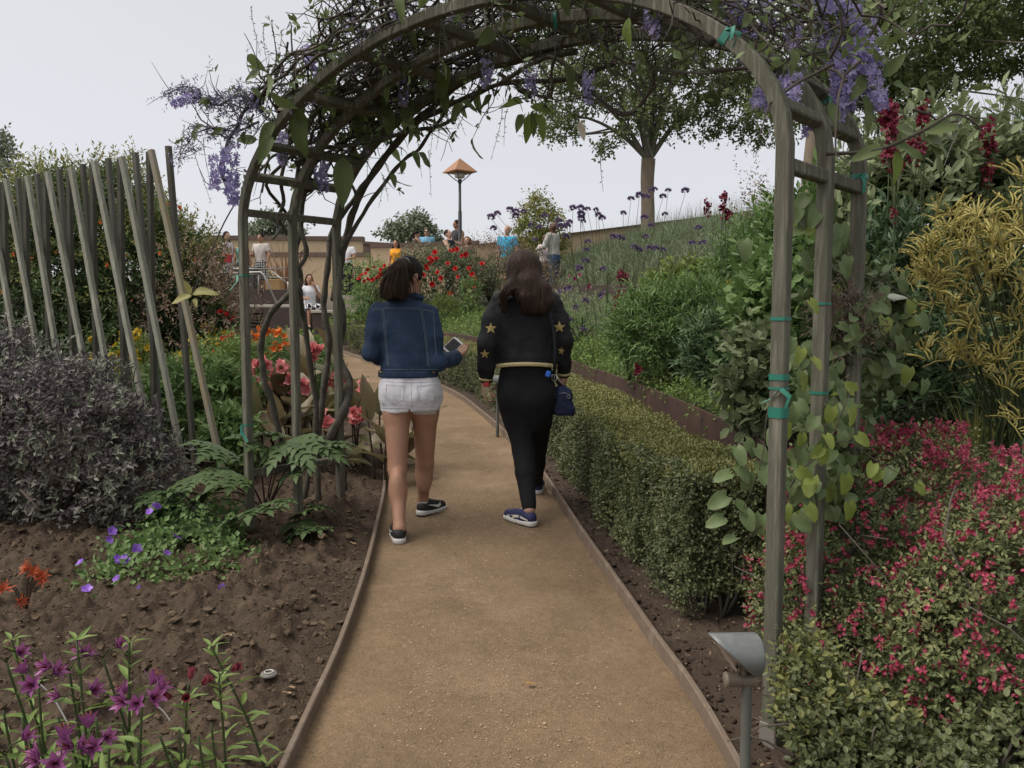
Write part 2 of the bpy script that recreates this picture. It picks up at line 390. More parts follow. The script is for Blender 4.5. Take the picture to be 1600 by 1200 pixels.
yy = np.concatenate([np.linspace(-3, 9, 260), np.linspace(9.1, 19.6, 60)]); uu = np.linspace(0, 1, 40)
Y, U = np.meshgrid(yy, uu, indexing='ij'); X = xl(Y) + (xr(Y) - xl(Y)) * U
q = np.stack([X, Y, 0 * X], -1)
Z = zp(Y) + .006 * fbm(q, 1.7, 3, 3) + .0022 * fbm(q, 14, 3, 8) - .012 * np.sin(U * math.pi) + .012
g = MB(); g.grid(np.stack([X, Y, Z], -1)[:, ::-1]); setting('path', g, M_path)
def path_z(x, y): return zp(y) + .004

# pebbles and grit on the path (nobody could count them)
TET = (np.array([(0, 0, 1), (.94, 0, -.33), (-.47, .82, -.33), (-.47, -.82, -.33)]) * 1.0, np.array([(0, 1, 2), (0, 2, 3), (0, 3, 1), (1, 3, 2)]))
OCT = (np.array([(1, 0, 0), (-1, 0, 0), (0, 1, 0), (0, -1, 0), (0, 0, 1), (0, 0, -1)], float), np.array([(0, 2, 4), (2, 1, 4), (1, 3, 4), (3, 0, 4), (2, 0, 5), (1, 2, 5), (3, 1, 5), (0, 3, 5)]))
def lumps(mb, pos, size, base=OCT, squash=.65, mi=0):
    n = len(pos); V, Fc = base
    v = V[None] * (1 + .35 * rn(n, len(V), 1)) * np.array([1, 1, squash]) * np.asarray(size)[:, None, None]
    a = R(n) * 6.28; c, s_ = np.cos(a), np.sin(a); x = v[..., 0] * c[:, None] - v[..., 1] * s_[:, None]; y = v[..., 0] * s_[:, None] + v[..., 1] * c[:, None]
    v = np.stack([x, y, v[..., 2]], -1) + pos[:, None]
    return mb.add(v.reshape(-1, 3), (Fc[None] + (np.arange(n) * len(V))[:, None, None]).reshape(-1, 3), mi)
n = 14000; y = 1.6 + 6.5 * R(n) ** 1.6; x = xl(y) + .02 + (xr(y) - xl(y) - .04) * np.where(R(n) < .35, R(n) ** 3 * .5 + (R(n) < .5) * .0, R(n))
g = MB(); lumps(g, np.stack([x, y, path_z(x, y) + .001], -1), (.0014 + .0030 * R(n) ** 3))
M_grit = leafm('grit', [(.22, .15, .095), (.36, .26, .17), (.48, .38, .27)], 0, .9)
setting('path_grit', g, M_grit, 'stuff', False)

# left bed
yy = np.concatenate([np.linspace(-3, 1.2, 22), np.linspace(1.25, 7.2, 400), np.linspace(7.3, 19.8, 50)])
uu = np.concatenate([np.linspace(0, 3.6, 270), np.linspace(3.7, 18, 30)])
Y, U = np.meshgrid(yy, uu, indexing='ij'); X = xl(Y) - .012 - U
g = MB(); g.grid(np.stack([X, Y, zleft(X, Y)], -1)); setting('flower_bed_soil', g, M_soil)
n = 7500; y = 1.7 + 5.2 * R(n) ** 1.25; x = xl(y) - .03 - 3.4 * R(n) ** 1.0
ICO = None
def ico():
    import bmesh
    bm = bmesh.new(); bmesh.ops.create_icosphere(bm, subdivisions=1, radius=1); bm.verts.index_update()
    r = (np.array([v.co[:] for v in bm.verts]), np.array([[v.index for v in f.verts] for f in bm.faces])); bm.free(); return r
ICO = ico()
g = MB(); sz = .005 + .020 * R(n) ** 4
lumps(g, np.stack([x, y, zleft(x, y) + sz * .15], -1), sz, ICO, .6)
n = 24000; y = 1.6 + 5.4 * R(n) ** 1.3; x = xl(y) - .02 - 3.4 * R(n)
lumps(g, np.stack([x, y, zleft(x, y) + .001], -1), .002 + .007 * R(n) ** 2.5)
setting('soil_clods', g, leafm('crumbly_soil', [(.019, .0135, .009), (.030, .022, .0148), (.043, .032, .022)], 0, .95, .1, nscale=9), 'stuff', False)

# strip of soil between path and hedge, then the raised bed and hill
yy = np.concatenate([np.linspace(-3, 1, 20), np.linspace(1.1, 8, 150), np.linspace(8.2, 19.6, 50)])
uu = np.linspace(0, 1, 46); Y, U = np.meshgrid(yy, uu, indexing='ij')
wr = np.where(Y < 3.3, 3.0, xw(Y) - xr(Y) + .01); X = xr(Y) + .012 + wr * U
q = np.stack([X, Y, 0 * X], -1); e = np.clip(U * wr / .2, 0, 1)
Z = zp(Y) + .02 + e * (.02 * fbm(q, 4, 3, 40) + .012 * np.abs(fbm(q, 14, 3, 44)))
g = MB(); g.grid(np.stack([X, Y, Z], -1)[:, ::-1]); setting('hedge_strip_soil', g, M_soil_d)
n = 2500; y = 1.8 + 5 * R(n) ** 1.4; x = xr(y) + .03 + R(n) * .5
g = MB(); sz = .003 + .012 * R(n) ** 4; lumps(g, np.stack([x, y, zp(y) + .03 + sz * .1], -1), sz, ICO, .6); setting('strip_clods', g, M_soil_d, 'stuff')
yy = np.concatenate([np.linspace(1.2, 10, 90), np.linspace(10.1, 25.0, 110)]); uu = np.concatenate([[0], np.linspace(.01, 1, 130) ** 1.4])
Y, U = np.meshgrid(yy, uu, indexing='ij'); X = xw(Y) + .02 + 22 * U
q = np.stack([X, Y, 0 * X], -1)
g = MB(); g.grid(np.stack([X, Y, zbed(X, Y) + .03 * fbm(q, 2.5, 4, 60)], -1)[:, ::-1]); setting('hillside', g, surf('hill_soil', (.068, .074, .040), (.05, .054, .030), 3, .95, .6, 60, .012, c3=(.085, .09, .052)))

# steel edging strips and rusted steel planter walls
def strip_wall(name, line, zfun_lo, zfun_hi, th, mat, label, cat):
    p = np.array(line); d = unit(np.gradient(p, axis=0)); nrm = np.stack([d[:, 1], -d[:, 0]], -1)
    a, b = p, p + nrm * th
    lo, hi = zfun_lo(p[:, 1]), zfun_hi(p[:, 1])
    ring = np.stack([np.c_[a, lo], np.c_[a, hi - .004], np.c_[a + nrm * .004, hi], np.c_[b - nrm * .004, hi], np.c_[b, hi - .004], np.c_[b, lo]], 1)
    g = MB(); g.grid(ring); g.add(ring[0], [(0, 1, 2, 3, 4, 5)]); g.add(ring[-1], [(5, 4, 3, 2, 1, 0)])
    return solo(name, g, mat, label, cat, smooth=False)
ys = np.linspace(-3, 19.5, 180)
strip_wall('path_edging', np.c_[xr(ys), ys], lambda y: zp(y) - .1, lambda y: zp(y) + .075, .022, M_edge, 'curved brown edging strip between the gravel path and the clipped hedge', 'edging')
ysl = np.linspace(-3, 18.6, 180)
strip_wall('path_edging', np.c_[xl(ysl) - .022, ysl], lambda y: zp(y) - .1, lambda y: zp(y) + .07, .022, M_edge, 'curved brown edging strip between the gravel path and the bare lumpy soil bed', 'edging')
ys = np.linspace(3.3, 19.2, 150)
strip_wall('planter_wall', np.c_[xw(ys), ys], lambda y: zp(y) - .1, lambda y: zp(y) + .655, .014, M_corten, 'long dark rusted steel wall curving along behind the clipped hedge', 'garden wall')
pts = np.array([(1.02, 21.9), (1.5, 19.4), (2.0, 16.9), (2.5, 14.4), (2.98, 12.0), (4.2, 10.9), (5.5, 10.2)]); pl = spline(pts, 8)
strip_wall('planter_wall', pl - np.array([.05, 0]), lambda y: zbed(np.interp(-y, -pl[:, 1], pl[:, 0]) - .3, y) - .2, lambda y: zbed(np.interp(-y, -pl[:, 1], pl[:, 0]) - .3, y) + .22, .02, M_corten_d, 'low dark steel wall at the foot of the grassy hill', 'garden wall')

# plaza, upper terrace
def slab(name, x0, x1, y0, y1, z0, z1, mat): g = MB(); g.box(((x0 + x1) / 2, (y0 + y1) / 2, (z0 + z1) / 2), (x1 - x0, y1 - y0, z1 - z0)); return setting(name, g, mat, smooth=False)
slab('plaza', -22, 1.6, 20.35, 25.3, -.6, 2.08, M_plaza)
slab('upper_terrace', -60, 40, 25.35, 120, -.6, 2.66, M_far)
def wall(name, a, b, za, zb_, z0, th, mat, label, cope=.13, cth=.12):
    t = thing(name, label, 'wall', ((a[0] + b[0]) / 2, (a[1] + b[1]) / 2, z0))
    a, b = np.array(a), np.array(b); d = unit(b - a); nr = np.array([-d[1], d[0]]) * th / 2
    v = [(*(p + s * nr), z) for p, zt in ((a, za), (b, zb_)) for s in (-1, 1) for z in (z0, zt)]
    g = MB(); g.add(v, [(0, 1, 3, 2), (4, 6, 7, 5), (0, 4, 5, 1), (2, 3, 7, 6), (0, 2, 6, 4), (1, 5, 7, 3)]); part('wall_face', g, mat, t, False)
    if cope:
        nr2 = nr * (1 + 2 * cth / th * .4); v = [(*(p + s * nr2), z) for p, zt in ((a - d * .02, za), (b + d * .02, zb_)) for s in (-1, 1) for z in (zt + .003, zt + cope)]
        g = MB(); g.add(v, [(0, 1, 3, 2), (4, 6, 7, 5), (0, 4, 5, 1), (2, 3, 7, 6), (0, 2, 6, 4), (1, 5, 7, 3)]); part('coping', g, M_coping, t, False)
    return t
wall('terrace_wall', (-10.5, 25.32), (-4.3, 25.32), 3.38, 3.36, 2.0, .2, M_tan, 'tan rendered lower wall behind the standing visitors with a brown coping')
wall('terrace_wall', (-4.25, 25.25), (-1.0, 25.25), 3.62, 3.72, 2.0, .2, M_tan, 'tan wall with brown coping that the couple looks over', .12)
wall('terrace_wall', (-13, 31), (-5.5, 31), 4.42, 4.36, 2.6, .3, M_tan, 'farthest tan wall with a thin dark cap below the skyline', .16)
wall('terrace_wall', (-5.48, 30.9), (-1.6, 30.9), 4.24, 4.0, 2.6, .3, M_coping, 'stepped brown end of the farthest terrace wall', .1)
wall('ramp_wall', (-1.1, 26.2), (7.5, 26.6), 3.76, 4.84, 2.0, .3, M_tan, 'tan wall rising along the top of the grassy hill', .05)

# stepped dark steel planters and ledge at the left end of the plaza
t = thing('steel_planter', 'stepped dark steel planter with a slotted vent below the handrail', 'planter', (-6.6, 19.6, .9))
g = MB(); g.box((-6.3, 20.3, 2.03), (3.2, .06, .36), bev=.008); part('upper_panel', g, M_corten_d, t, False)
g = MB(); g.box((-6.3, 19.98, 1.80), (3.2, .58, .07), bev=.01); part('ledge', g, M_conc, t, False)
g = MB(); g.box((-5.35, 19.66, 1.21), (1.06, .06, 1.09), bev=.008); g.box((-7.13, 19.66, 1.21), (1.5, .06, 1.09), bev=.008); g.box((-6.13, 19.66, 1.69), (.49, .058, .12), bev=.008); g.box((-6.13, 19.66, .98), (.49, .058, .6), bev=.008); part('lower_panel', g, M_corten_d, t, False)
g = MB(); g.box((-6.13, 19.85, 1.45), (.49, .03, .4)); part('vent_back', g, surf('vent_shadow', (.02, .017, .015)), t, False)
sl = MB(); sl.box((-6.13, 19.66, 1.57), (.48, .04, .03), bev=.006); s0 = part('slat', sl, M_corten_d, t, False)
for k in range(1, 4): c = s0.copy(); COL.objects.link(c); c.location.z -= .075 * k
t = thing('steel_planter', 'dark steel planter box with a concrete seat ledge beside the seated visitor', 'planter', (-4.2, 19.4, .9))
g = MB(); g.box((-4.1, 19.6, 1.25), (1.0, .9, .75), bev=.01); part('box_panel', g, M_corten_d, t, False)
g = MB(); g.box((-4.1, 19.6, 1.665), (1.06, .96, .07), bev=.01); part('ledge', g, M_conc, t, False)

# ================================================================== PEOPLE
class Field:
    """signed distance blend on a grid, turned into one continuous surface"""
    def __init__(s, lo, hi, h):
        s.lo = np.array(lo, float); s.h = h; s.n = np.ceil((np.array(hi) - s.lo) / h).astype(int) + 1
        s.f = np.full(s.n, 9.0, np.float32); s.ax = [s.lo[i] + h * np.arange(s.n[i]) for i in range(3)]
    def _sub(s, lo, hi):
        a = np.clip(np.floor((np.array(lo) - s.lo) / s.h).astype(int), 0, s.n); b = np.clip(np.ceil((np.array(hi) - s.lo) / s.h).astype(int) + 1, 0, s.n)
        sl = tuple(slice(a[i], b[i]) for i in range(3))
        return sl, np.meshgrid(*[s.ax[i][sl[i]] for i in range(3)], indexing='ij')
    def _min(s, sl, d, k):
        a = s.f[sl]
        if a.size == 0: return
        hh = np.maximum(k - np.abs(a - d), 0) / k; s.f[sl] = np.minimum(a, d) - hh * hh * k * .25
    def cap(s, a, b, ra, rb=None, k=.02):
        rb = ra if rb is None else rb; a, b = np.array(a, float), np.array(b, float); pad = max(ra, rb) + k + 2 * s.h
        sl, (X, Y, Z) = s._sub(np.minimum(a, b) - pad, np.maximum(a, b) + pad)
        ab = b - a; L = max(ab @ ab, 1e-9); t = np.clip(((X - a[0]) * ab[0] + (Y - a[1]) * ab[1] + (Z - a[2]) * ab[2]) / L, 0, 1)
        d = np.sqrt((X - a[0] - t * ab[0]) ** 2 + (Y - a[1] - t * ab[1]) ** 2 + (Z - a[2] - t * ab[2]) ** 2) - (ra + (rb - ra) * t)
        s._min(sl, d.astype(np.float32), k); return s
    def chain(s, pts, rs, k=.02):
        for i in range(len(pts) - 1): s.cap(pts[i], pts[i + 1], rs[i], rs[i + 1], k)
        return s
    def ell(s, c, r, k=.02, rot=None):
        c, r = np.array(c, float), np.array(r, float); pad = r.max() + k + 2 * s.h
        sl, (X, Y, Z) = s._sub(c - pad, c + pad); q = np.stack([X - c[0], Y - c[1], Z - c[2]], -1)
        if rot is not None: q = q @ np.array(rot)
        k0 = np.linalg.norm(q / r, axis=-1); k1 = np.linalg.norm(q / r ** 2, axis=-1)
        s._min(sl, (k0 * (k0 - 1) / np.maximum(k1, 1e-6)).astype(np.float32), k); return s
    def loft(s, prof, k=.03, ex=2.3):
        """prof rows: z, cx, cy, rx, ry"""
        p = np.array(prof, float); p = p[np.argsort(p[:, 0])]; pad = k + 2 * s.h
        lo = [(p[:, 1] - p[:, 3]).min() - pad, (p[:, 2] - p[:, 4]).min() - pad, p[0, 0] - pad]; hi = [(p[:, 1] + p[:, 3]).max() + pad, (p[:, 2] + p[:, 4]).max() + pad, p[-1, 0] + pad]
        sl, (X, Y, Z) = s._sub(lo, hi); z = s.ax[2][sl[2]]
        pp = spline(p, 8); I = lambda c: np.interp(z, pp[:, 0], pp[:, c])[None, None]
        cx, cy, rx, ry = I(1), I(2), I(3), I(4)
        q = (np.abs((X - cx) / rx) ** ex + np.abs((Y - cy) / ry) ** ex) ** (1 / ex)
        d = (q - 1) * np.minimum(rx, ry); d = np.maximum(d, np.maximum(p[0, 0] - Z, Z - p[-1, 0]))
        s._min(sl, d.astype(np.float32), k); return s
    def cut(s, fn):
        X, Y, Z = np.meshgrid(*s.ax, indexing='ij'); s.f = np.maximum(s.f, fn(X, Y, Z).astype(np.float32)); return s
    def rough(s, amp, f, seed=0, st=(1, 1, 1), o=2):
        m = np.abs(s.f) < 4 * s.h + amp * 2; i = np.argwhere(m); p = s.lo + i * s.h
        s.f[m] += (amp * fbm(p * np.array(st), f, o, seed)).astype(np.float32); return s
    def mesh(s):
        f = s.f; S = f < 0
        C = [(a, b, c) for a in (0, 1) for b in (0, 1) for c in (0, 1)]
        sh = lambda A, o: A[o[0]:A.shape[0] - 1 + o[0], o[1]:A.shape[1] - 1 + o[1], o[2]:A.shape[2] - 1 + o[2]]
        cnt = sum(sh(S, o).astype(np.int8) for o in C); act = (cnt > 0) & (cnt < 8); idx = np.argwhere(act)
        ids = np.full(act.shape, -1, np.int64); ids[act] = np.arange(len(idx))
        V = np.stack([f[idx[:, 0] + o[0], idx[:, 1] + o[1], idx[:, 2] + o[2]] for o in C], 1).astype(float)
        CC = np.array(C, float); acc = np.zeros((len(idx), 3)); num = np.zeros(len(idx))
        for i in range(8):
            for j in range(i + 1, 8):
                if np.abs(CC[i] - CC[j]).sum() == 1:
                    m = (V[:, i] < 0) != (V[:, j] < 0); t = V[:, i] / np.where(m, V[:, i] - V[:, j], 1)
                    acc += np.where(m[:, None], CC[i] + t[:, None] * (CC[j] - CC[i]), 0); num += m
        v = s.lo + (idx + acc / num[:, None]) * s.h; Q = []
        for ax in range(3):
            o1, o2 = [(1, 2), (2, 0), (0, 1)][ax]
            A = np.take(S, range(0, S.shape[ax] - 1), ax); B = np.take(S, range(1, S.shape[ax]), ax)
            for flip in (0, 1):
                e = np.argwhere((A & ~B) if not flip else (~A & B))
                ok = (e[:, o1] > 0) & (e[:, o2] > 0) & (e[:, o1] < act.shape[o1]) & (e[:, o2] < act.shape[o2]); e = e[ok]
                def cell(d1, d2): q = e.copy(); q[:, o1] += d1; q[:, o2] += d2; return ids[q[:, 0], q[:, 1], q[:, 2]]
                q = np.stack([cell(-1, -1), cell(0, -1), cell(0, 0), cell(-1, 0)], 1); Q.append(q if not flip else q[:, ::-1])
        q = np.vstack(Q); q = q[(q >= 0).all(1)]
        # two light smoothing passes
        for _ in range(2):
            a = np.zeros_like(v); c = np.zeros(len(v))
            for i in range(4):
                np.add.at(a, q[:, i], v[q[:, (i + 1) % 4]]); np.add.at(c, q[:, i], 1)
            v = v * .5 + .5 * a / np.maximum(c, 1)[:, None]
        return v, q

def lin(*s):   # sRGB 0-255 to linear
    return tuple(((x / 255) / 12.92 if x < 10 else ((x / 255 + .055) / 1.055) ** 2.4) for x in s)
SKIN = {}
def skin(tone):
    if tone not in SKIN:
        c = {'light': (.48, .29, .21), 'tan': (.40, .225, .15), 'olive': (.34, .195, .125), 'dark': (.10, .05, .03)}[tone]
        SKIN[tone] = surf('skin_' + tone, c, tuple(x * .88 for x in c), 14, .5, .04, 300, .002, c3=(c[0] * 1.06, c[1] * .97, c[2] * .95))
    return SKIN[tone]
M_hair_d = surf('dark_hair', (.026, .017, .012), (.012, .008, .006), 40, .55, .5, 110, .004, stretch=(3, 3, .15), spec=.12, c3=(.045, .029, .02))
M_hair_b = surf('brown_hair', (.058, .033, .022), (.022, .013, .010), 40, .55, .5, 110, .004, stretch=(3, 3, .10), spec=.15, c3=(.105, .064, .044))
M_hair_p = surf('ponytail_hair', (.058, .036, .025), (.024, .016, .012), 40, .55, .5, 110, .004, stretch=(3, 3, .12), spec=.12, c3=(.10, .064, .046))
M_hair_r = surf('auburn_hair', (.16, .07, .035), (.08, .035, .02), 40, .5, .6, 60, .01)
M_hair_g = surf('grey_stubble', (.14, .12, .11), (.09, .08, .07), 30, .7)
M_black = plain('black_plastic', (.012, .012, .013), .3)
M_lip = plain('lips', (.28, .10, .08), .5)
M_white = plain('white_plastic', (.75, .75, .75), .4)

def person(label, x, y, z, H=1.7, male=True, yaw=0, tone='olive', hair='short', hmat=None, topm=None, toplen=.93, sleeve='short', botm=None, bot='long', arms=None, head_yaw=0, head_pitch=0, lean=0, seated=False, glasses=False, shoes=None, h=.0138, hat=None, group=None, skirt=False):
    """yaw: direction faced, 0 = away from the camera (+Y), 180 = towards it"""
    s = H / 1.7; ca, sa = math.cos(math.radians(yaw)), math.sin(math.radians(yaw))
    W = lambda v: np.stack([v[:, 0] * ca - v[:, 1] * sa + x, v[:, 0] * sa + v[:, 1] * ca + y, v[:, 2] + z], -1)
    t = thing('person', label, 'person', (x, y, z), group)
    def add(name, F, m, parent=None):
        v, q = F.mesh(); g = MB(); g.add(W(v), q); return part(name, g, m, parent or t)
    hipz = .52 * s if seated else .90 * s; dz = hipz - .90 * s
    A = lambda *p: np.array(p, float) * s + np.array([0, 0, 0])
    up = lambda p: np.array([p[0], p[1] + lean * max(p[2] - .9 * s, 0), p[2] + dz])   # lean forward about the hips
    T = ([(.78, 0, 0, .155, .11), (.88, 0, 0, .165, .115), (.98, 0, 0, .15, .105), (1.1, 0, .005, .155, .105), (1.25, 0, .005, .18, .115), (1.36, 0, 0, .185, .10), (1.43, 0, 0, .10, .07)] if male else
         [(.78, 0, 0, .16, .115), (.88, 0, 0, .17, .12), (.98, 0, 0, .145, .10), (1.07, 0, .005, .125, .09), (1.17, 0, .01, .14, .105), (1.27, 0, .015, .155, .115), (1.36, 0, 0, .16, .09), (1.42, 0, 0, .09, .065)])
    def torso(F, e=0, zmin=0, k=.03):
        pr = []
        for (zz, cx, cy, rx, ry) in T:
            c = up(A(cx, cy, zz)); pr.append((c[2], c[0], c[1], rx * s + e, ry * s + e))
        F.loft(pr, k)
    sw = (.185 if male else .155); sh = [up(A(q * sw, -.005, 1.375)) for q in (-1, 1)]
    arms = arms or [((-.05, -.02, -.28), (-.06, .06, -.53)), ((.05, -.02, -.28), (.06, .06, -.53))]
    el = [sh[i] + A(*arms[i][0]) for i in (0, 1)]; wr = [sh[i] + A(*arms[i][1]) for i in (0, 1)]
    if seated:
        hip = [up(A(q * .09, .02, .86)) for q in (-1, 1)]; kn = [A(q * .10, .44, .50) for q in (-1, 1)]; an = [A(q * .10, .40, .08) for q in (-1, 1)]
    else:
        hip = [A(q * .085, 0, .86) for q in (-1, 1)]; kn = [A(q * .09, .02, .47) for q in (-1, 1)]; an = [A(q * .10, -.02, .085) for q in (-1, 1)]
    nb = up(A(0, 0, 1.40)); hc = up(A(0, .02, 1.585))
    cy_, sy_ = math.cos(math.radians(head_yaw)), math.sin(math.radians(head_yaw)); cp, sp = math.cos(math.radians(head_pitch)), math.sin(math.radians(head_pitch))
    RH = np.array([[cy_, -sy_, 0], [sy_, cy_, 0], [0, 0, 1]]) @ np.array([[1, 0, 0], [0, cp, sp], [0, -sp, cp]])
    Hd = lambda *p: nb + (hc - nb) * .35 + RH @ ((hc - nb) * .65 + np.array(p) * s) if True else None
    lo = [-.62 * s, -.62 * s, -.02]; hi = [.62 * s, .75 * s, H + .06]
    al = np.array([sh[0], sh[1], el[0], el[1], wr[0], wr[1], kn[0], kn[1], hc]); lo = np.minimum(lo, al.min(0) - .25); hi = np.maximum(np.array([.3, .3, H + .05]), al.max(0) + .25)
    lo = al.min(0) - .27; hi = al.max(0) + .27; lo[2] = -.03
    F = Field(lo, hi, h); torso(F)
    F.cap(nb - [0, 0, .03 * s], Hd(0, -.01, -.08), .055 * s, .05 * s, .03)
    F.ell(Hd(0, -.005, .02), np.array([.076, .095, .098]) * s, .02, RH); F.ell(Hd(0, .025, -.055), np.array([.057, .068, .066]) * s, .04, RH)
    F.cap(Hd(0, .09, .0), Hd(0, .112, -.03), .010 * s, .015 * s, .015); F.cap(Hd(-.03, .085, .018), Hd(.03, .085, .018), .012 * s, None, .02)
    for q in (-1, 1): F.ell(Hd(q * .078, -.005, -.01), np.array([.012, .022, .034]) * s, .01, RH)
    mus = 1.12 if male else 1
    hand_rest = []
    for i in (0, 1):
        F.cap(sh[i], el[i], .050 * s * mus, .040 * s * mus, .03); F.cap(el[i], wr[i], .041 * s * mus, .028 * s, .02)
        d = unit(wr[i] - el[i]); side = unit(np.cross(d, [0.2, 1, .3])); nrm = np.cross(d, side)
        F.ell(wr[i] + d * .05 * s, np.array([.042, .042, .042]) * s * .85, .02)
        for j in range(4):
            b = wr[i] + d * .075 * s + side * (j - 1.5) * .019 * s; m_ = b + d * (.04 - .006 * abs(j - 1.3)) * s + nrm * .006 * s; F.chain([b, m_, m_ + d * .03 * s + nrm * .016 * s], [.0105 * s, .0095 * s, .008 * s], .008)
        F.chain([wr[i] + d * .03 * s - side * .03 * s, wr[i] + d * .065 * s - side * .055 * s + nrm * .01, wr[i] + d * .095 * s - side * .055 * s + nrm * .02], [.013 * s, .011 * s, .009 * s], .01)
    for i in (0, 1):
        F.cap(hip[i], kn[i], .082 * s, .052 * s, .03); F.cap(kn[i], an[i], .052 * s, .036 * s, .02)
        m_ = kn[i] * .68 + an[i] * .32; F.ell(m_ - A(0, .016, 0), np.array([.05, .055, .11]) * s, .03)
        F.cap(an[i], an[i] + A(0, .10, -.05), .036 * s, .03 * s, .02)
    body = add('body', F, skin(tone))
    # top
    if topm:
        F = Field(lo, hi, h); torso(F, .016)
        for i in (0, 1):
            if sleeve == 'none': F.cap(sh[i] * .8 + sh[1 - i] * .2, sh[i] * .75 + sh[1 - i] * .25, .05 * s, None, .03)
            else:
                F.cap(sh[i], el[i], .066 * s * mus, .058 * s * mus, .03)
                if sleeve == 'long': F.cap(el[i], wr[i], .056 * s * mus, .042 * s, .02)
        zlow = toplen * s + dz; F.rough(.010, 9, 3, (1, 1, .6))
        if sleeve == 'short':
            for i in (0, 1):
                pass
        dirs = [unit(el[i] - sh[i]) for i in (0, 1)]; ln = [np.linalg.norm(el[i] - sh[i]) for i in (0, 1)]
        def cutf(X, Y, Z):
            d = np.maximum(zlow - Z, (Z - up(A(0, 0, 1.435))[2]))
            if sleeve == 'short':
                for i in (0, 1):
                    u = (X - sh[i][0]) * dirs[i][0] + (Y - sh[i][1]) * dirs[i][1] + (Z - sh[i][2]) * dirs[i][2]
                    rad = np.sqrt(np.maximum((X - sh[i][0]) ** 2 + (Y - sh[i][1]) ** 2 + (Z - sh[i][2]) ** 2 - u * u, 0))
                    d = np.where((rad < .095 * s) & (np.abs(X) > .14 * s), np.maximum(d, u - .62 * ln[i]), d)
            return d
        F.cut(cutf); add('top', F, topm)
    if botm:
        F = Field(lo, hi, h); pr = []
        for (zz, cx, cy, rx, ry) in T[:3]:
            c = up(A(cx, cy, zz)); pr.append((c[2], c[0], c[1], rx * s + .011, ry * s + .011))
        F.loft(pr, .03); end = {'long': 1.0, 'short': .5, 'knee': .95, 'mini': .3}[bot]
        for i in (0, 1):
            if bot == 'long': F.cap(hip[i], kn[i], .096 * s, .072 * s, .02); F.cap(kn[i], an[i] + A(0, 0, .0), .072 * s, .058 * s, .02)
            elif bot == 'knee': F.cap(hip[i], kn[i] + A(0, 0, .02), .10 * s, .085 * s, .02)
            else: F.cap(hip[i], hip[i] + (kn[i] - hip[i]) * end, .10 * s, .09 * s, .02)
        if skirt: F.cap((hip[0] + hip[1]) / 2, (kn[0] + kn[1]) / 2, .15 * s, .17 * s, .03)
        F.rough(.008, 10, 9); add('trousers' if bot == 'long' else ('skirt' if skirt else 'shorts'), F, botm)
    sm = shoes or M_black
    for i in (0, 1):
        F = Field(lo, hi, h)
        F.cap(an[i] + A(0, -.03, -.045), an[i] + A(0, .14, -.052), .044 * s, .036 * s, .02); F.cap(an[i] + A(0, -.02, -.04), an[i] + A(0, 0, .01), .045 * s, .046 * s, .02)
        F.cut(lambda X, Y, Z: -Z); add('shoe', F, sm)
    if hair != 'bald':
        F = Field(lo, hi, h * .8); hm = hmat or M_hair_d
        F.ell(Hd(0, -.016, .032), np.array([.086, .098, .100]) * s, .02, RH)
        if hair == 'long':
            F.chain([Hd(-.065, -.03, -.02), Hd(-.075, -.03, -.13), Hd(-.09, -.02, -.24)], [.04 * s, .042 * s, .03 * s], .03)
            F.chain([Hd(.065, -.03, -.02), Hd(.075, -.03, -.13), Hd(.09, -.02, -.24)], [.04 * s, .042 * s, .03 * s], .03)
            F.chain([Hd(0, -.06, 0), Hd(0, -.075, -.15), Hd(0, -.08, -.27)], [.06 * s, .06 * s, .05 * s], .05)
        if hair == 'curly': F.ell(Hd(0, -.02, .0), np.array([.13, .125, .135]) * s, .03, RH); F.rough(.03, 22, 4)
        fpl = Hd(0, .055, 0); fd = RH @ np.array([0, 1., -.25])
        crop = -.02 if hair in ('long', 'curly') else .0
        def hc_(X, Y, Z):
            face = (X - fpl[0]) * fd[0] + (Y - fpl[1]) * fd[1] + (Z - fpl[2]) * fd[2]
            if hair == 'short':
                low = Hd(0, 0, -.02)[2] - Z; return np.maximum(face, low)
            return face
        F.cut(hc_); F.rough(.004, 60, 5); add('hair', F, hm)
    else:
        pass
    for q in (-1, 1):
        fg = MB(); fg.ell(Hd(q * .031, .088, .0), np.array([.012, .007, .006]) * s, 8, 5); fg.v = [W(np.vstack(fg.v))]; part('eye', fg, M_black, body)
    fg = MB(); fg.ell(Hd(0, .092, -.066), np.array([.022, .008, .006]) * s, 8, 5); fg.v = [W(np.vstack(fg.v))]; part('mouth', fg, M_lip, body)
    if glasses:
        fg = MB()
        for q in (-1, 1): fg.ell(Hd(q * .034, .100, .003), np.array([.031, .008, .022]) * s, 10, 6)
        fg.tube([Hd(-.08, 0, .01), Hd(-.066, .098, .008), Hd(.066, .098, .008), Hd(.08, 0, .01)], .004, 5); fg.v = [W(np.vstack(fg.v))]
        part('sunglasses', fg, M_black, t)
    return t, [W(q[None])[0] for q in wr], W(hc[None])[0]

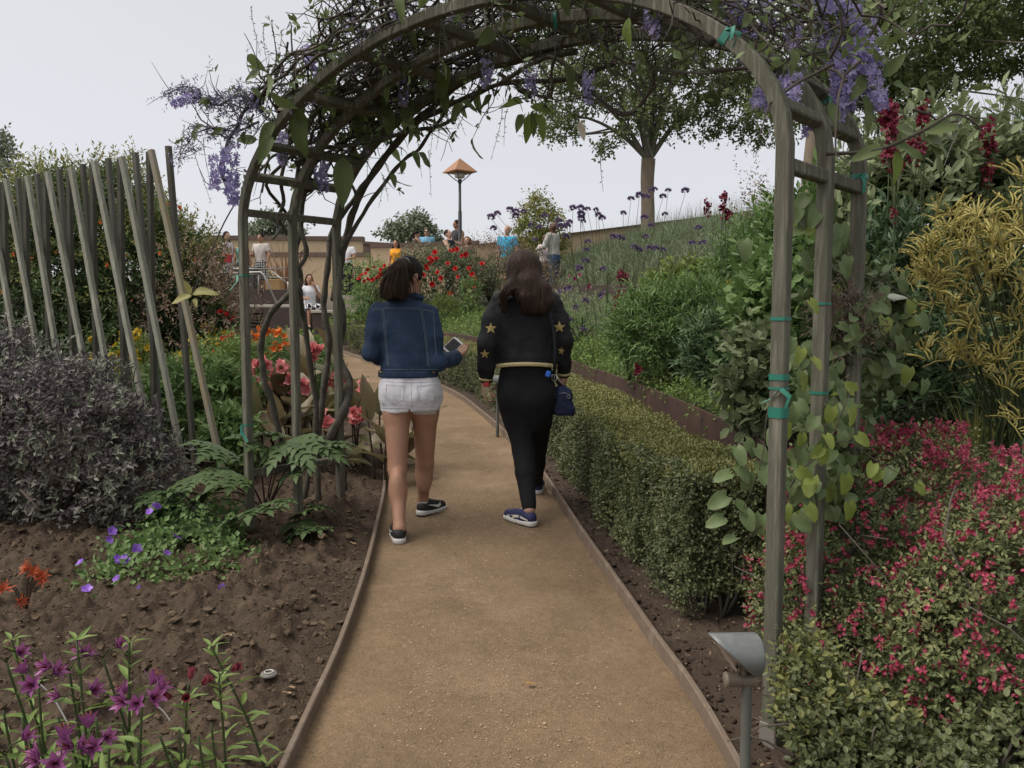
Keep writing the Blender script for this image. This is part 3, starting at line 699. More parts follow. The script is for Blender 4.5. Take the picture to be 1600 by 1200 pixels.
# ================================================================== THE TWO YOUNG WOMEN ON THE PATH
def hand(F, w, d, n, s=1.0, curl=(.35, .5, .4), tdir=1, fan=.06, thumb=(.55, .75, .3), tcurl=.3):
    """palm, four unequal fingers, thumb from the side; d finger direction, n where the palm faces"""
    w = np.array(w, float); d = unit(d); n = unit(np.array(n) - d * np.dot(n, d)); x = np.cross(d, n) * tdir
    Rm = np.column_stack([x, d, n]); k = .008
    F.cap(w - d * .02, w + d * .03 * s, .026 * s, .024 * s, .02); F.ell(w + d * .048 * s, np.array([.040, .052, .017]) * s, .015, Rm)
    for j, l in enumerate((.92, 1.03, .97, .78)):
        b = w + d * (.086 - .004 * abs(j - 1.2)) * s + x * (1.5 - j) * .0195 * s; a = 0; p = [b - d * .03 * s, b]
        fd = unit(d + x * (1.5 - j) * fan)
        for q, (c, sl) in enumerate(zip(curl, (.042, .027, .021))):
            a += c * (1 + .08 * j); p.append(p[-1] + (fd * math.cos(a) + n * math.sin(a)) * sl * l * s)
        F.chain(p, [.011 * s, .0098 * s, .0092 * s, .0085 * s, .0072 * s], k)
    td = unit(d * thumb[0] + x * thumb[1] + n * thumb[2]); b = w + d * .022 * s + x * .026 * s; m_ = b + td * .042 * s; td2 = unit(td + n * tcurl + d * .3)
    F.chain([b, m_, m_ + td2 * .032 * s, m_ + td2 * .056 * s], [.015 * s, .0125 * s, .011 * s, .0085 * s], .01)
class Girl:
    def __init__(s, label, x, y, H):
        s.o = np.array([x, y, zp(y)]); s.t = thing('person', label, 'person', s.o)
    def p(s, px, py, y): return P(px, py, y) - s.o
    def add(s, name, F, m, parent=None):
        v, q = F.mesh(); g = MB(); g.add(v + s.o, q); o = part(name, g, m, parent or s.t); s.last = (v + s.o, q); return o
    def bvh(s): return BVHTree.FromPolygons([tuple(v) for v in s.last[0]], [tuple(int(i) for i in f) for f in s.last[1]])
def project(bv, px, py, y, off=.002):
    o = P(px, py, y - 1.0); r = unit(_ray(px, py)); h = bv.ray_cast(Vector(o), Vector(r))
    return None if h[0] is None else np.array(h[0]) + np.array(h[1]) * off
def seam(g, bv, pts, y, r=.0021, n=14, off=.0012):
    c = []
    for a, b in zip(pts[:-1], pts[1:]):
        for t in np.linspace(0, 1, n):
            q = project(bv, a[0] + (b[0] - a[0]) * t, a[1] + (b[1] - a[1]) * t, y, off)
            if q is not None: c.append(q)
    if len(c) > 3: g.tube(np.array(c), r, 4)
def shoe(parent, pos, yaw, pitch, up_m, sole_m, mark_m, mark, side, tag_m=None):
    lo, hi = (-.08, -.08, -.03), (.08, .28, .16)
    Rz = np.array(Matrix.Rotation(yaw, 3, 'Z')) @ np.array(Matrix.Rotation(pitch, 3, 'X')); W = lambda v: v @ Rz.T + np.array(pos)
    F = Field(lo, hi, .0055)
    F.chain([(0, -.012, .05), (0, .05, .05), (0, .12, .046), (0, .205, .034)], [.033, .038, .040, .036], .03); F.cap((0, .0, .05), (0, .03, .078), .034, .036, .02); F.cap((0, .05, .06), (0, .12, .055), .034, .026, .03)
    F.cut(lambda X, Y, Z: np.maximum(.018 - Z, Z - (.098 - .2 * np.maximum(Y - .045, 0) + .1 * np.maximum(-Y, 0))))
    v, q = F.mesh(); u = MB(); u.add(W(v), q); o = part('shoe', u, up_m, parent); bv = BVHTree.FromPolygons([tuple(a) for a in v], [tuple(int(i) for i in f) for f in q])
    F = Field(lo, hi, .0055); F.chain([(0, -.012, .02), (0, .06, .02), (0, .13, .02), (0, .205, .02)], [.040, .040, .045, .041], .02); F.cut(lambda X, Y, Z: np.maximum(.001 - Z, Z - (.030 + .05 * np.maximum(.02 - Y, 0))))
    v, q = F.mesh(); g = MB(); g.add(W(v), q); part('sole', g, sole_m, o)
    F = Field(lo, hi, .0055); F.chain([(0, -.012, .0), (0, .06, .0), (0, .13, .0), (0, .205, .0)], [.037, .037, .042, .038], .02); F.cut(lambda X, Y, Z: np.maximum(-.004 - Z, Z - .004)); v, q = F.mesh(); g = MB(); g.add(W(v), q); part('tread', g, M_black, o)
    for sd in (-1, 1):
        g = MB(); a = []
        for (y0, z0, w0) in mark:
            row = []
            for e in (-1, 1):
                h = bv.ray_cast(Vector((sd * .2, y0, z0 + e * w0)), Vector((-sd, 0, 0)))
                row.append(np.array(h[0]) + np.array([sd * .0015, 0, 0]) if h[0] is not None else None)
            if row[0] is not None and row[1] is not None: a.append(row)
        if len(a) > 2: g.grid(W(np.array(a).reshape(-1, 3)).reshape(len(a), 2, 3)); part('side_mark', g, mark_m, o)
    g = MB()
    for k in range(4): g.tube(W(np.array([(-.022, .07 + k * .022, .088 - k * .008), (0, .075 + k * .022, .096 - k * .008), (.022, .07 + k * .022, .088 - k * .008)])), .003, 5)
    part('laces', g, mark_m if tag_m is None else tag_m, o)
    return o

def denim():
    m = surf('denim', (.016, .033, .070), (.026, .048, .092), 5, .85, .25, 420, .002, c3=(.011, .025, .055)); return m
M_denim = denim()
def cloth_folds(m, s1=9, st=.55, stretch=(1.4, 1, .6)):
    nt = m.node_tree; b = [n for n in nt.nodes if n.type == 'BSDF_PRINCIPLED'][0]; v = coords(nt, stretch); bump(nt, b, noise(nt, v, s1, 3, .5), st, .03); bump(nt, b, noise(nt, coords(nt, (.6, 1, 1.7)), s1 * 2.3, 2, .5), st * .6, .015)
cloth_folds(M_denim); M_stitch = plain('denim_stitching', (.12, .16, .21), .8)
M_short = surf('white_cotton', (.66, .65, .69), (.60, .59, .63), 6, .9, .2, 300, .002)
M_blk = surf('black_fabric', (.012, .012, .014), (.017, .017, .020), 5, .75, .2, 300, .002)
cloth_folds(M_blk, 8, .6); cloth_folds(M_short, 11, .5)
M_blk2 = surf('black_leggings', (.008, .008, .009), (.011, .011, .013), 5, .85, .15, 300, .002)
M_gold = plain('gold_trim', (.58, .49, .26), .45); M_gold2 = plain('gold_star', (.50, .38, .15), .4)
M_shoe1 = surf('black_mesh_shoe', (.014, .014, .015), (.03, .03, .03), 120, .7, .3, 300, .003); M_sole = plain('white_sole', (.62, .61, .58), .6)
M_shoe2 = surf('navy_shoe', (.02, .024, .08), (.03, .034, .10), 60, .6, .2, 200); M_tick = plain('white_mark', (.72, .72, .72), .5); M_cream = plain('cream_mark', (.70, .66, .58), .5)

# ---- girl with ponytail
g1 = Girl('young woman in a blue denim jacket and white shorts with a dark ponytail, walking away', -.605, 4.95, 1.65)
D = 4.95
head = g1.p(637, 434, D + .02); neck = g1.p(642, 474, D)
hx = math.radians(-38); RH = np.array(Matrix.Rotation(hx, 3, 'Z')) @ np.array(Matrix.Rotation(math.radians(-22), 3, 'X'))
Hh = lambda *q: head + RH @ np.array(q)
hipL, hipR = g1.p(620, 606, D), g1.p(664, 606, D); knL, knR = g1.p(621, 733, D - .08), g1.p(664, 722, D + .18); anL, anR = g1.p(624, 826, 4.68), g1.p(661, 782, 5.25)
shL, shR = g1.p(592, 488, D), g1.p(672, 490, D); elL, elR = g1.p(580, 551, D - .05), g1.p(684, 566, D - .06); wrL, wrR = g1.p(600, 563, D + .2), g1.p(711, 559, D + .19)
lo, hi = np.array([-.36, -.42, -.06]), np.array([.50, .52, 1.72])
F = Field(lo, hi, .0065)
zz = lambda py: g1.p(640, py, D)[2]; xx = lambda px: g1.p(px, 560, D)[0]
tor = [(zz(640), xx(642), 0, .155, .115), (zz(618), xx(642), -.01, .172, .125), (zz(592), xx(640), 0, .155, .105), (zz(570), xx(638), .005, .125, .09), (zz(540), xx(636), .01, .12, .085), (zz(505), xx(634), .01, .13, .085), (zz(482), xx(633), 0, .125, .07), (zz(468), xx(636), 0, .07, .05)]
F.loft(tor, .03); F.cap(neck - np.array([0, 0, .04]), Hh(0, -.02, -.06), .052, .047, .03)
F.ell(Hh(0, -.005, .02), (.075, .093, .097), .02, RH); F.ell(Hh(0, .03, -.055), (.054, .065, .064), .04, RH)
F.cap(Hh(0, .093, 0), Hh(0, .115, -.03), .009, .014, .012); F.cap(Hh(-.03, .085, .02), Hh(.03, .085, .02), .011, None, .02)
for q in (-1, 1): F.ell(Hh(q * .079, -.012, -.012), (.011, .020, .032), .008, RH); F.cap(Hh(q * .082, -.026, -.002), Hh(q * .080, -.010, .018), .006, None, .004)
F.cap(Hh(-.02, .085, -.065), Hh(.02, .085, -.065), .009, None, .01)
for a, b, c in ((shL, elL, wrL), (shR, elR, wrR)): F.cap(a, b, .034, .032, .02); F.cap(b, c, .032, .026, .02)
hand(F, wrL, (.3, .9, .1), (.6, 0, .8), .95)
hd = unit(g1.p(721, 551, D + .26) - wrR); hand(F, wrR, hd, (-.35, -.15, .93), .98, curl=(.15, .35, .3), tdir=-1, thumb=(.5, .75, .55))
for a, b, c in ((hipL, knL, anL), (hipR, knR, anR)):
    th = a + (b - a) * .33
    F.chain([a, th, b], [.088, .079, .055], .03); F.cap(b, c, .053, .033, .02); F.ell(b * .66 + c * .34 - np.array([0, .018, 0]), (.053, .057, .115), .03); F.cap(c, c + np.array([0, .09, -.05]), .034, .03, .02)
body1 = g1.add('body', F, skin('tan'))
# jacket
F = Field(lo, hi, .0065)
jt = [(zz(592), xx(639), .0, .170, .125), (zz(575), xx(638), 0, .166, .12), (zz(545), xx(636), .008, .168, .118), (zz(510), xx(633), .01, .170, .122), (zz(486), xx(633), .0, .158, .102), (zz(472), xx(634), 0, .11, .08), (zz(462), xx(637), 0, .07, .062)]
F.loft(jt, .03)
for a, b, c in ((shL, elL, wrL), (shR, elR, wrR)): F.chain([a, a + (b - a) * .5, b], [.058, .055, .050], .03); F.chain([b, b + (c - b) * .6, c], [.050, .046, .043], .03)
F.rough(.010, 6, 3, (1.3, 1, .6), 2); F.rough(.0045, 15, 13, (1, 1, 1), 2)
hem = zz(588.5)
F.cut(lambda X, Y, Z: np.maximum(hem - Z, Z - zz(459)))
for c, e in ((wrL, wrL - elL), (wrR, wrR - elR)):
    e = unit(e); F.cut(lambda X, Y, Z: np.where((np.abs(X - c[0]) < .1) & (np.abs(Z - c[2]) < .1) & (Y > .05), (X - c[0]) * e[0] + (Y - c[1]) * e[1] + (Z - c[2]) * e[2] - .0, -9))
jk = g1.add('denim_jacket', F, M_denim); bv = g1.bvh()
s_ = MB()
for off in (0, 2.2):
    seam(s_, bv, [(582, 483 + off), (610, 480.5 + off), (650, 481 + off), (678, 486 + off)], D)
seam(s_, bv, [(597, 484), (601, 520), (606, 574)], D); seam(s_, bv, [(599.5, 484), (603.5, 520), (608, 574)], D); seam(s_, bv, [(657, 485), (663, 520), (669, 574)], D); seam(s_, bv, [(659.5, 485), (665.5, 520), (671, 574)], D)
seam(s_, bv, [(677, 487), (679, 520), (682, 556)], D); seam(s_, bv, [(590, 577.5), (640, 578), (684, 577)], D); seam(s_, bv, [(590, 586.5), (640, 587.5), (684, 586)], D)
part('stitching', s_, M_stitch, jk)
F = Field(lo, hi, .0065); F.loft([(zz(589.5), xx(638), 0, .182, .134), (zz(584), xx(638), 0, .181, .133), (zz(577.5), xx(638), 0, .177, .130)], .01); F.cut(lambda X, Y, Z: np.maximum(zz(589) - Z, Z - zz(578))); wb = g1.add('waistband', F, M_denim, jk); bvw = g1.bvh()
M_btn = plain('brass_button', (.30, .22, .12), .35, .9)
for px in (596, 677):
    b_ = MB()
    q = project(bvw, px, 582, D, .004)
    if q is not None: b_.lathe([(.0001, -.003), (.009, -.003), (.009, .002), (.0001, .003)], q, 10, rot=Matrix.Rotation(math.pi / 2, 3, 'X')); part('button', b_, M_btn, jk)
F = Field(lo, hi, .0065); F.chain([neck + np.array([-.055, .0, .035]), neck + np.array([-.02, -.055, .04]), neck + np.array([.035, -.05, .042]), neck + np.array([.062, 0, .03])], [.018, .02, .02, .018], .01); g1.add('collar', F, M_denim, jk)
F = Field(lo, hi, .0065); e = unit(wrR - elR); F.cap(wrR - e * .045, wrR - e * .004, .047, .050, .005); F.rough(.006, 30, 3); F.cut(lambda X, Y, Z: (X - wrR[0]) * e[0] + (Y - wrR[1]) * e[1] + (Z - wrR[2]) * e[2] - .002); g1.add('cuff', F, M_denim, jk)
# shorts
F = Field(lo, hi, .0065)
F.loft([(zz(640), xx(642), -.008, .165, .122), (zz(618), xx(642), -.016, .184, .138), (zz(600), xx(641), -.008, .176, .126), (zz(585), xx(640), 0, .160, .114)], .03)
for a, b, q in ((hipL, knL, -1), (hipR, knR, 1)):
    F.ell(a + np.array([q * -.004, -.055, -.02]), (.083, .075, .085), .04); m_ = a + (b - a) * .30; F.cap(a, m_, .095, .088, .03); F.cap(m_ + np.array([0, 0, .006]), m_ - np.array([0, 0, .012]), .089, .0905, .004)
hl, hr = zz(643), zz(647)
F.rough(.006, 16, 5, (1.3, 1, .7)); F.cut(lambda X, Y, Z: np.where(X < xx(642.5), hl, hr) - Z); F.cut(lambda X, Y, Z: Z - zz(586))
F.cut(lambda X, Y, Z: np.where(Z < zz(636), .005 - np.abs(X - xx(643)), -9))
sh1 = g1.add('shorts', F, M_short); bv = g1.bvh(); s_ = MB()
seam(s_, bv, [(643, 592), (643, 636)], D, .0012); seam(s_, bv, [(593, 636.5), (617, 638), (640, 637)], D - .05, .0016); seam(s_, bv, [(647, 640), (668, 641), (689, 638)], D - .05, .0016)
for sx in (-1, 1): seam(s_, bv, [(642 + sx * 10, 604), (642 + sx * 38, 601), (642 + sx * 39, 622), (642 + sx * 26, 632), (642 + sx * 12, 624), (642 + sx * 10, 604)], D, .0011)
seam(s_, bv, [(597, 596), (640, 598), (686, 596)], D, .0013)
part('stitching', s_, plain('white_stitching', (.50, .49, .52), .8), sh1)
# hair: scalp cap and ponytail
F = Field(lo, hi, .0065)
F.ell(Hh(0, -.012, .030), (.083, .100, .100), .02, RH); fpl = Hh(0, .048, 0); fd = RH @ np.array([0, 1., -.25]); ear = Hh(0, 0, -.045)[2]
F.cut(lambda X, Y, Z: np.maximum((X - fpl[0]) * fd[0] + (Y - fpl[1]) * fd[1] + (Z - fpl[2]) * fd[2], ear - Z))
F.rough(.003, 60, 5, (1, .3, 1)); hair1 = g1.add('hair', F, M_hair_d); F = Field(lo, hi, .0065)
tie = g1.p(631, 410, D - .115)
F.chain([tie + np.array([.012, .03, -.01]), tie, g1.p(624, 420, D - .135), g1.p(619, 436, D - .14), g1.p(616, 450, D - .13), g1.p(615, 461, D - .115)], [.030, .022, .046, .066, .076, .076], .03)
F.cut(lambda X, Y, Z: zz(468) + .012 * np.sin(X * 70) - Z)
F.rough(.0035, 70, 5, (1, 1, .06)); F.rough(.008, 22, 6, (1, 1, .18)); g1.add('ponytail', F, M_hair_p)
g = MB(); base = tie + g1.o; nst = 130; sx = rn(nst) * .033; sy = rn(nst) * .03
for k in range(nst):
    pth = np.array([base, g1.p(622, 424, D - .135) + g1.o + [sx[k] * .9, sy[k] - .03, 0], g1.p(617, 445, D - .13) + g1.o + [sx[k] * 1.6, sy[k] * 1.3 - .035, 0], g1.p(615, 463 + 8 * R(), D - .12) + g1.o + [sx[k] * 1.8 + .008 * rn(1)[0], sy[k] * 1.3 - .03, 0]])
    g.tube(spline(pth, 4), np.linspace(.0035, .0012, 13), 3, cap=False)
part('ponytail_strands', g, M_hair_p, g1.t, kind='stuff')
g = MB(); g.tube([tie + g1.o + np.array([math.cos(a) * .024, math.sin(a) * .012, math.sin(a) * .024]) for a in np.linspace(0, 6.3, 13)], .009, 6); part('hair_tie', g, plain('hair_tie_grey', (.38, .36, .33), .6), g1.t)
for q in (-1, 1): f_ = MB(); f_.ell(Hh(q * .03, .088, .0) + g1.o, (.011, .006, .005), 8, 5); part('eye', f_, M_black, body1)
f_ = MB(); f_.ell(Hh(0, .094, -.066) + g1.o, (.02, .007, .006), 8, 5); part('mouth', f_, M_lip, body1)
tick = [(.028, .060, .010), (.045, .052, .011), (.06, .048, .010), (.085, .052, .007), (.11, .058, .005), (.14, .064, .0025), (.165, .066, .001)]
tick = [(.165 - a + .0, b, c) for a, b, c in tick]
shoe(g1.t, anL + g1.o - np.array([.0, .012, anL[2] + g1.o[2] - path_z(0, 4.66) - .004]), math.radians(12), 0, M_shoe1, M_sole, M_tick, tick, -1, M_black)
shoe(g1.t, anR + g1.o - np.array([.0, .012, anR[2] + g1.o[2] - path_z(0, 5.24) - .004]), math.radians(-28), math.radians(-3), M_shoe1, M_sole, M_tick, tick, 1, M_black)
M_sock = plain('white_sock', (.68, .70, .72), .9)
for a, b in ((anL, knL), (anR, knR)): F = Field(lo, hi, .0065); F.cap(a - np.array([0, 0, .01]), a + unit(b - a) * .022, .037, .036, .01); g1.add('ankle_sock', F, M_sock)
# phone
ph = P(707, 541, D + .235); u = unit(np.array([-.072, -.10, -.072])); w = np.array([.055, -.02, -.06]); w = unit(w - u * (w @ u)); nn = unit(np.cross(u, w)); nn = nn if nn[2] > 0 else -nn
def pbox(c, a, b, t, bev=.006):
    v = []
    for sa in (-1, 1):
        for sb in (-1, 1):
            for st in (-1, 1): v += [(sa * (a - bev), sb * b, st * t), (sa * a, sb * (b - bev), st * t), (sa * (a - bev * .3), sb * (b - bev * .3), st * t)]
    v = np.array(v); return c + v[:, :1] * u + v[:, 1:2] * w + v[:, 2:] * nn
t = thing('phone', 'black screened phone in a white and orange case held by the girl in denim', 'phone', ph)
g = MB(); g.hull(pbox(ph, .071, .036, .005)); part('case', g, plain('coral_case', (.62, .22, .12), .4), t, False)
g = MB(); g.hull(pbox(ph + nn * .0035, .070, .035, .003)); part('front_bezel', g, M_white, t, False)
g = MB(); g.hull(pbox(ph + nn * .0060, .054, .032, .001)); part('screen', g, plain('dark_screen', (.01, .011, .014), .12), t, False)

# ---- girl with long hair
g2 = Girl('young woman in a black bomber jacket with gold stars and black trousers, long brown hair', .09, 5.3, 1.73)
D = 5.3
head = g2.p(815, 424, D); neck = g2.p(822, 464, D)
RH = np.array(Matrix.Rotation(math.radians(62), 3, 'Z')) @ np.array(Matrix.Rotation(math.radians(-4), 3, 'X')); Hh = lambda *q: head + RH @ np.array(q)
zz = lambda py: g2.p(822, py, D)[2]; xx = lambda px: g2.p(px, 560, D)[0]
hipL, hipR = g2.p(803, 620, D), g2.p(845, 620, D); knL, knR = g2.p(817, 702, D - .08), g2.p(838, 700, D + .22); anL, anR = g2.p(827, 796, 5.02), g2.p(837, 758, 5.78)
shL, shR = g2.p(781, 470, D), g2.p(862, 469, D); elL, elR = g2.p(761, 538, D - .06), g2.p(881, 533, D - .02); wrL, wrR = g2.p(759, 597, D + .0), g2.p(880, 588, D + .08)
lo, hi = np.array([-.40, -.42, -.06]), np.array([.42, .72, 1.80]); hh = .0068
F = Field(lo, hi, hh)
tor = [(zz(650), xx(822), 0, .16, .12), (zz(628), xx(822), -.01, .178, .13), (zz(600), xx(822), 0, .165, .115), (zz(572), xx(822), .005, .14, .10), (zz(530), xx(822), .01, .13, .09), (zz(490), xx(822), .01, .145, .09), (zz(472), xx(822), 0, .13, .07), (zz(458), xx(822), 0, .07, .05)]
F.loft(tor, .03); F.cap(neck - np.array([0, 0, .04]), Hh(0, -.02, -.06), .053, .048, .03)
F.ell(Hh(0, -.005, .02), (.076, .094, .098), .02, RH); F.ell(Hh(0, .03, -.055), (.054, .065, .064), .04, RH)
F.cap(Hh(0, .093, 0), Hh(0, .118, -.03), .009, .014, .012); F.cap(Hh(-.03, .085, .02), Hh(.03, .085, .02), .011, None, .02); F.cap(Hh(-.018, .088, -.065), Hh(.018, .088, -.065), .009, None, .01)
for q in (-1, 1): F.ell(Hh(q * .079, -.012, -.012), (.011, .020, .032), .008, RH)
for a, b, c in ((shL, elL, wrL), (shR, elR, wrR)): F.cap(a, b, .036, .034, .02); F.cap(b, c, .034, .027, .02)
hand(F, wrL, (-.12, .12, -1), (.95, .25, 0), 1.0, curl=(.55, .8, .6), tdir=1, thumb=(.5, .7, .45)); hand(F, wrR, (.05, .15, -1), (-.9, .3, 0), 1.0, curl=(.4, .6, .5), tdir=-1)
for a, b, c in ((hipL, knL, anL), (hipR, knR, anR)): F.cap(a, b, .085, .052, .03); F.cap(b, c, .05, .034, .02); F.cap(c, c + np.array([0, .08, -.05]), .034, .03, .02)
body2 = g2.add('body', F, skin('light'))
F = Field(lo, hi, hh)
F.loft([(zz(672), xx(824), -.0, .115, .10), (zz(650), xx(823), -.005, .160, .13), (zz(625), xx(822), -.02, .183, .145), (zz(600), xx(822), -.008, .182, .13), (zz(570), xx(822), .0, .158, .115)], .03)
for a, b, c, q in ((hipL, knL, anL, -1), (hipR, knR, anR, 1)):
    F.ell(a + np.array([q * -.004, -.06, .03]), (.088, .08, .09), .04)
    F.chain([a, a + (b - a) * .45, b], [.098, .090, .068], .02); F.chain([b, b * .6 + c * .4, c + unit(b - c) * .02], [.068, .060, .046], .02)
F.rough(.006, 9, 7, (1, 1, .6))
for c, b in ((anL, knL), (anR, knR)): F.cut(lambda X, Y, Z: np.where((np.abs(Y - c[1]) < .16) & (Z < .2), c[2] - .002 - Z, -9))
g2.add('trousers', F, M_blk2)
F = Field(lo, hi, hh)
jt = [(zz(580), xx(822), .0, .188, .14), (zz(560), xx(822), 0, .192, .142), (zz(530), xx(822), .008, .188, .135), (zz(495), xx(822), .01, .192, .13), (zz(474), xx(822), .0, .18, .105), (zz(462), xx(822), 0, .11, .08), (zz(455), xx(822), 0, .068, .06)]
F.loft(jt, .03)
for a, b, c in ((shL, elL, wrL), (shR, elR, wrR)): F.chain([a, a + (b - a) * .5, b], [.062, .060, .057], .03); F.chain([b, b + (c - b) * .6, c], [.057, .054, .042], .03)
F.rough(.012, 5.5, 23, (1.3, 1, .6)); F.rough(.0045, 14, 24, (1, 1, 1))
hem_f = lambda X: zz(573) + .018 * (1 - ((X - xx(822)) / .19) ** 2)
cc = [(wrL, unit(wrL - elL)), (wrR, unit(wrR - elR))]
F.cut(lambda X, Y, Z: np.where(np.abs(X - xx(822)) < .20, hem_f(X) - Z, -9)); F.cut(lambda X, Y, Z: Z - zz(455))
for c, e in cc: F.cut(lambda X, Y, Z: np.where((np.abs(X - c[0]) < .10) & (np.abs(Z - c[2]) < .12) & (np.abs(X) > .17), (X - c[0]) * e[0] + (Y - c[1]) * e[1] + (Z - c[2]) * e[2], -9))
jk2 = g2.add('bomber_jacket', F, M_blk); bvj = g2.bvh()
F = Field(lo, hi, hh); F.loft([(zz(590), xx(822), .0, .200, .156), (zz(560), xx(822), 0, .202, .158), (zz(540), xx(822), 0, .200, .156)], .01); F.cut(lambda X, Y, Z: np.maximum(hem_f(X) - .006 - Z, Z - hem_f(X) - .020)); g2.add('hem_band', F, M_gold, jk2)
for c, e in cc:
    F = Field(lo, hi, hh); F.cap(c - e * .035, c - e * .012, .047, .046, .003); F.cut(lambda X, Y, Z: np.abs((X - c[0]) * e[0] + (Y - c[1]) * e[1] + (Z - c[2]) * e[2] + .026) - .010); g2.add('cuff_stripe', F, M_gold, jk2)
def star(px, py, r, rot=0, sqx=1.0):
    g = MB(); v = []; c = project(bvj, px, py, D, .006)
    if c is None: return
    ok = True
    for k in range(10):
        a = rot + k * math.pi / 5; rr = r if k % 2 == 0 else r * .42; q = project(bvj, px + math.sin(a) * rr * sqx, py - math.cos(a) * rr, D, .003)
        if q is None: q = c + np.array([math.sin(a) * rr * sqx * .0041, .012, math.cos(a) * rr * .0041])
        v.append(q)
    g.add(np.array(v + [c]), [(k, (k + 1) % 10, 10) for k in range(10)]); part('gold_star', g, M_gold2, jk2, False)
for a in ((767, 513, 9.5), (757.5, 553, 7.5), (761.5, 473, 8, .1, .55), (874, 511, 9.5), (877, 548, 7, .15, .8)): star(*a)
# long hair
F = Field(lo, hi, hh)
F.ell(Hh(0, -.012, .028), (.085, .102, .102), .02, RH); fpl = Hh(0, .050, 0); fd = RH @ np.array([0, 1., -.2])
F.cut(lambda X, Y, Z: (X - fpl[0]) * fd[0] + (Y - fpl[1]) * fd[1] + (Z - fpl[2]) * fd[2])
y0 = D - .12
F.chain([Hh(.0, -.02, .02), g2.p(818, 428, D - .01), g2.p(822, 443, D - .045), g2.p(828, 457, D - .08), g2.p(835, 470, D - .115), g2.p(838, 481, D - .14)], [.092, .088, .084, .078, .062, .036], .07)
F.chain([g2.p(830, 440, y0 + .02), g2.p(848, 455, y0 + .0), g2.p(855, 472, y0 - .02), g2.p(853, 482, y0 - .025)], [.055, .05, .036, .024], .04)
F.chain([g2.p(812, 440, y0 + .03), g2.p(797, 450, y0 + .03), g2.p(785, 462, y0 + .03), g2.p(784, 474, y0 + .015), g2.p(789, 486, y0 + .0)], [.05, .036, .026, .019, .008], .03)
F.chain([g2.p(820, 445, y0), g2.p(818, 465, y0 - .04), g2.p(820, 479, y0 - .045)], [.05, .035, .02], .03)
F.rough(.003, 22, 31, (1, .4, .04)); F.rough(.003, 60, 32, (1, .4, .04)); g2.add('hair', F, M_hair_b)
g = MB(); nst = 620
for k in range(nst):
    q = R(); e = 784 + 72 * R() ** .8; 
    if 793 < e < 812: e += 22
    yb = y0 - .055 + .02 * R(); mid = 815 + (e - 822) * .75
    pth = np.array([g2.p(806 + 26 * q, 418 + 8 * R(), y0 - .0), g2.p(806 + 26 * q + (mid - 815) * .3, 438, y0 - .025), g2.p(mid + 3 * rn(1)[0], 458, yb - .01), g2.p(e, 476 + 6 * R(), yb), g2.p(e + 3 * rn(1)[0], 484 + 7 * R(), yb + .005)])
    g.tube(spline(pth, 4) + g2.o, np.linspace(.0036, .0012, 17), 3, cap=False)
part('hair_strands', g, M_hair_b, g2.t, kind='stuff')
gl = MB(); gl.tube(np.array([Hh(.078, .0, .012), Hh(.072, .085, .010), Hh(.06, .105, .006)]) + g2.o, .0035, 5); gl.tube(np.array([Hh(-.078, .0, .012), Hh(-.072, .085, .010), Hh(-.06, .105, .006)]) + g2.o, .0035, 5)
for q in (-1, 1): gl.tube(np.array([Hh(q * .036 + .028 * math.cos(a), .108, .0 + .021 * math.sin(a)) for a in np.linspace(0, 6.283, 15)]) + g2.o, .0028, 5)
gl.tube(np.array([Hh(-.01, .11, .006), Hh(.01, .11, .006)]) + g2.o, .003, 5); part('glasses', gl, plain('tortoise_frame', (.10, .05, .03), .3), g2.t)
for q in (-1, 1): f_ = MB(); f_.ell(Hh(q * .03, .088, .0) + g2.o, (.011, .006, .005), 8, 5); part('eye', f_, M_black, body2)
f_ = MB(); f_.ell(Hh(0, .096, -.066) + g2.o, (.02, .007, .006), 8, 5); part('mouth', f_, M_lip, body2)
form = [(-.02, .040, .004), (.0, .044, .006), (.03, .052, .0075), (.06, .054, .0075), (.09, .048, .009), (.12, .040, .012), (.16, .034, .010), (.19, .030, .006)]
s2 = shoe(g2.t, anL + g2.o - np.array([-.004, .015, anL[2] + g2.o[2] - path_z(0, 4.99) - .004]), math.radians(38), 0, M_shoe2, M_sole, M_cream, form, -1, M_cream)
shoe(g2.t, anR + g2.o - np.array([-.01, .012, anR[2] + g2.o[2] - path_z(0, 5.78) - .004]), math.radians(-6), 0, M_shoe2, M_sole, M_cream, form, 1, M_cream)
# bottle, tag, bag
bt = P(762, 613, D - .045); t = thing('bottle', 'small clear bottle with a red cap in the left hand of the long haired girl', 'bottle', bt - np.array([0, 0, .06]))
def clearm(name, c, tr=.75):
    m, nt, b, out = nt_mat(name); b.inputs['Base Color'].default_value = c4(c); b.inputs['Roughness'].default_value = .08; b.inputs['Transmission Weight'].default_value = tr; b.inputs['IOR'].default_value = 1.3; return m
tl = Matrix.Rotation(math.radians(-8), 3, 'Y')
g = MB(); g.lathe([(.001, -.055), (.026, -.053), (.029, -.045), (.028, -.02), (.029, .01), (.024, .028), (.014, .038), (.013, .046), (.001, .047)], bt, 18, rot=tl); part('bottle_body', g, clearm('clear_plastic', (.80, .82, .55)), t)
g = MB(); g.lathe([(.001, .040), (.018, .040), (.019, .044), (.019, .060), (.016, .064), (.001, .064)], bt, 18, rot=tl); part('cap', g, plain('red_cap', (.62, .05, .05), .4), t)
tg = P(856.5, 584, D - .152); t = MB(); t.box(tg, (.030, .008, .038), np.array(Matrix.Rotation(math.radians(18), 3, 'Y')), bev=.006); solo('pocket_tag', t, plain('blue_tag', (.03, .18, .75), .35), 'small bright blue tag at the back pocket of the black trousers', 'tag', smooth=False)
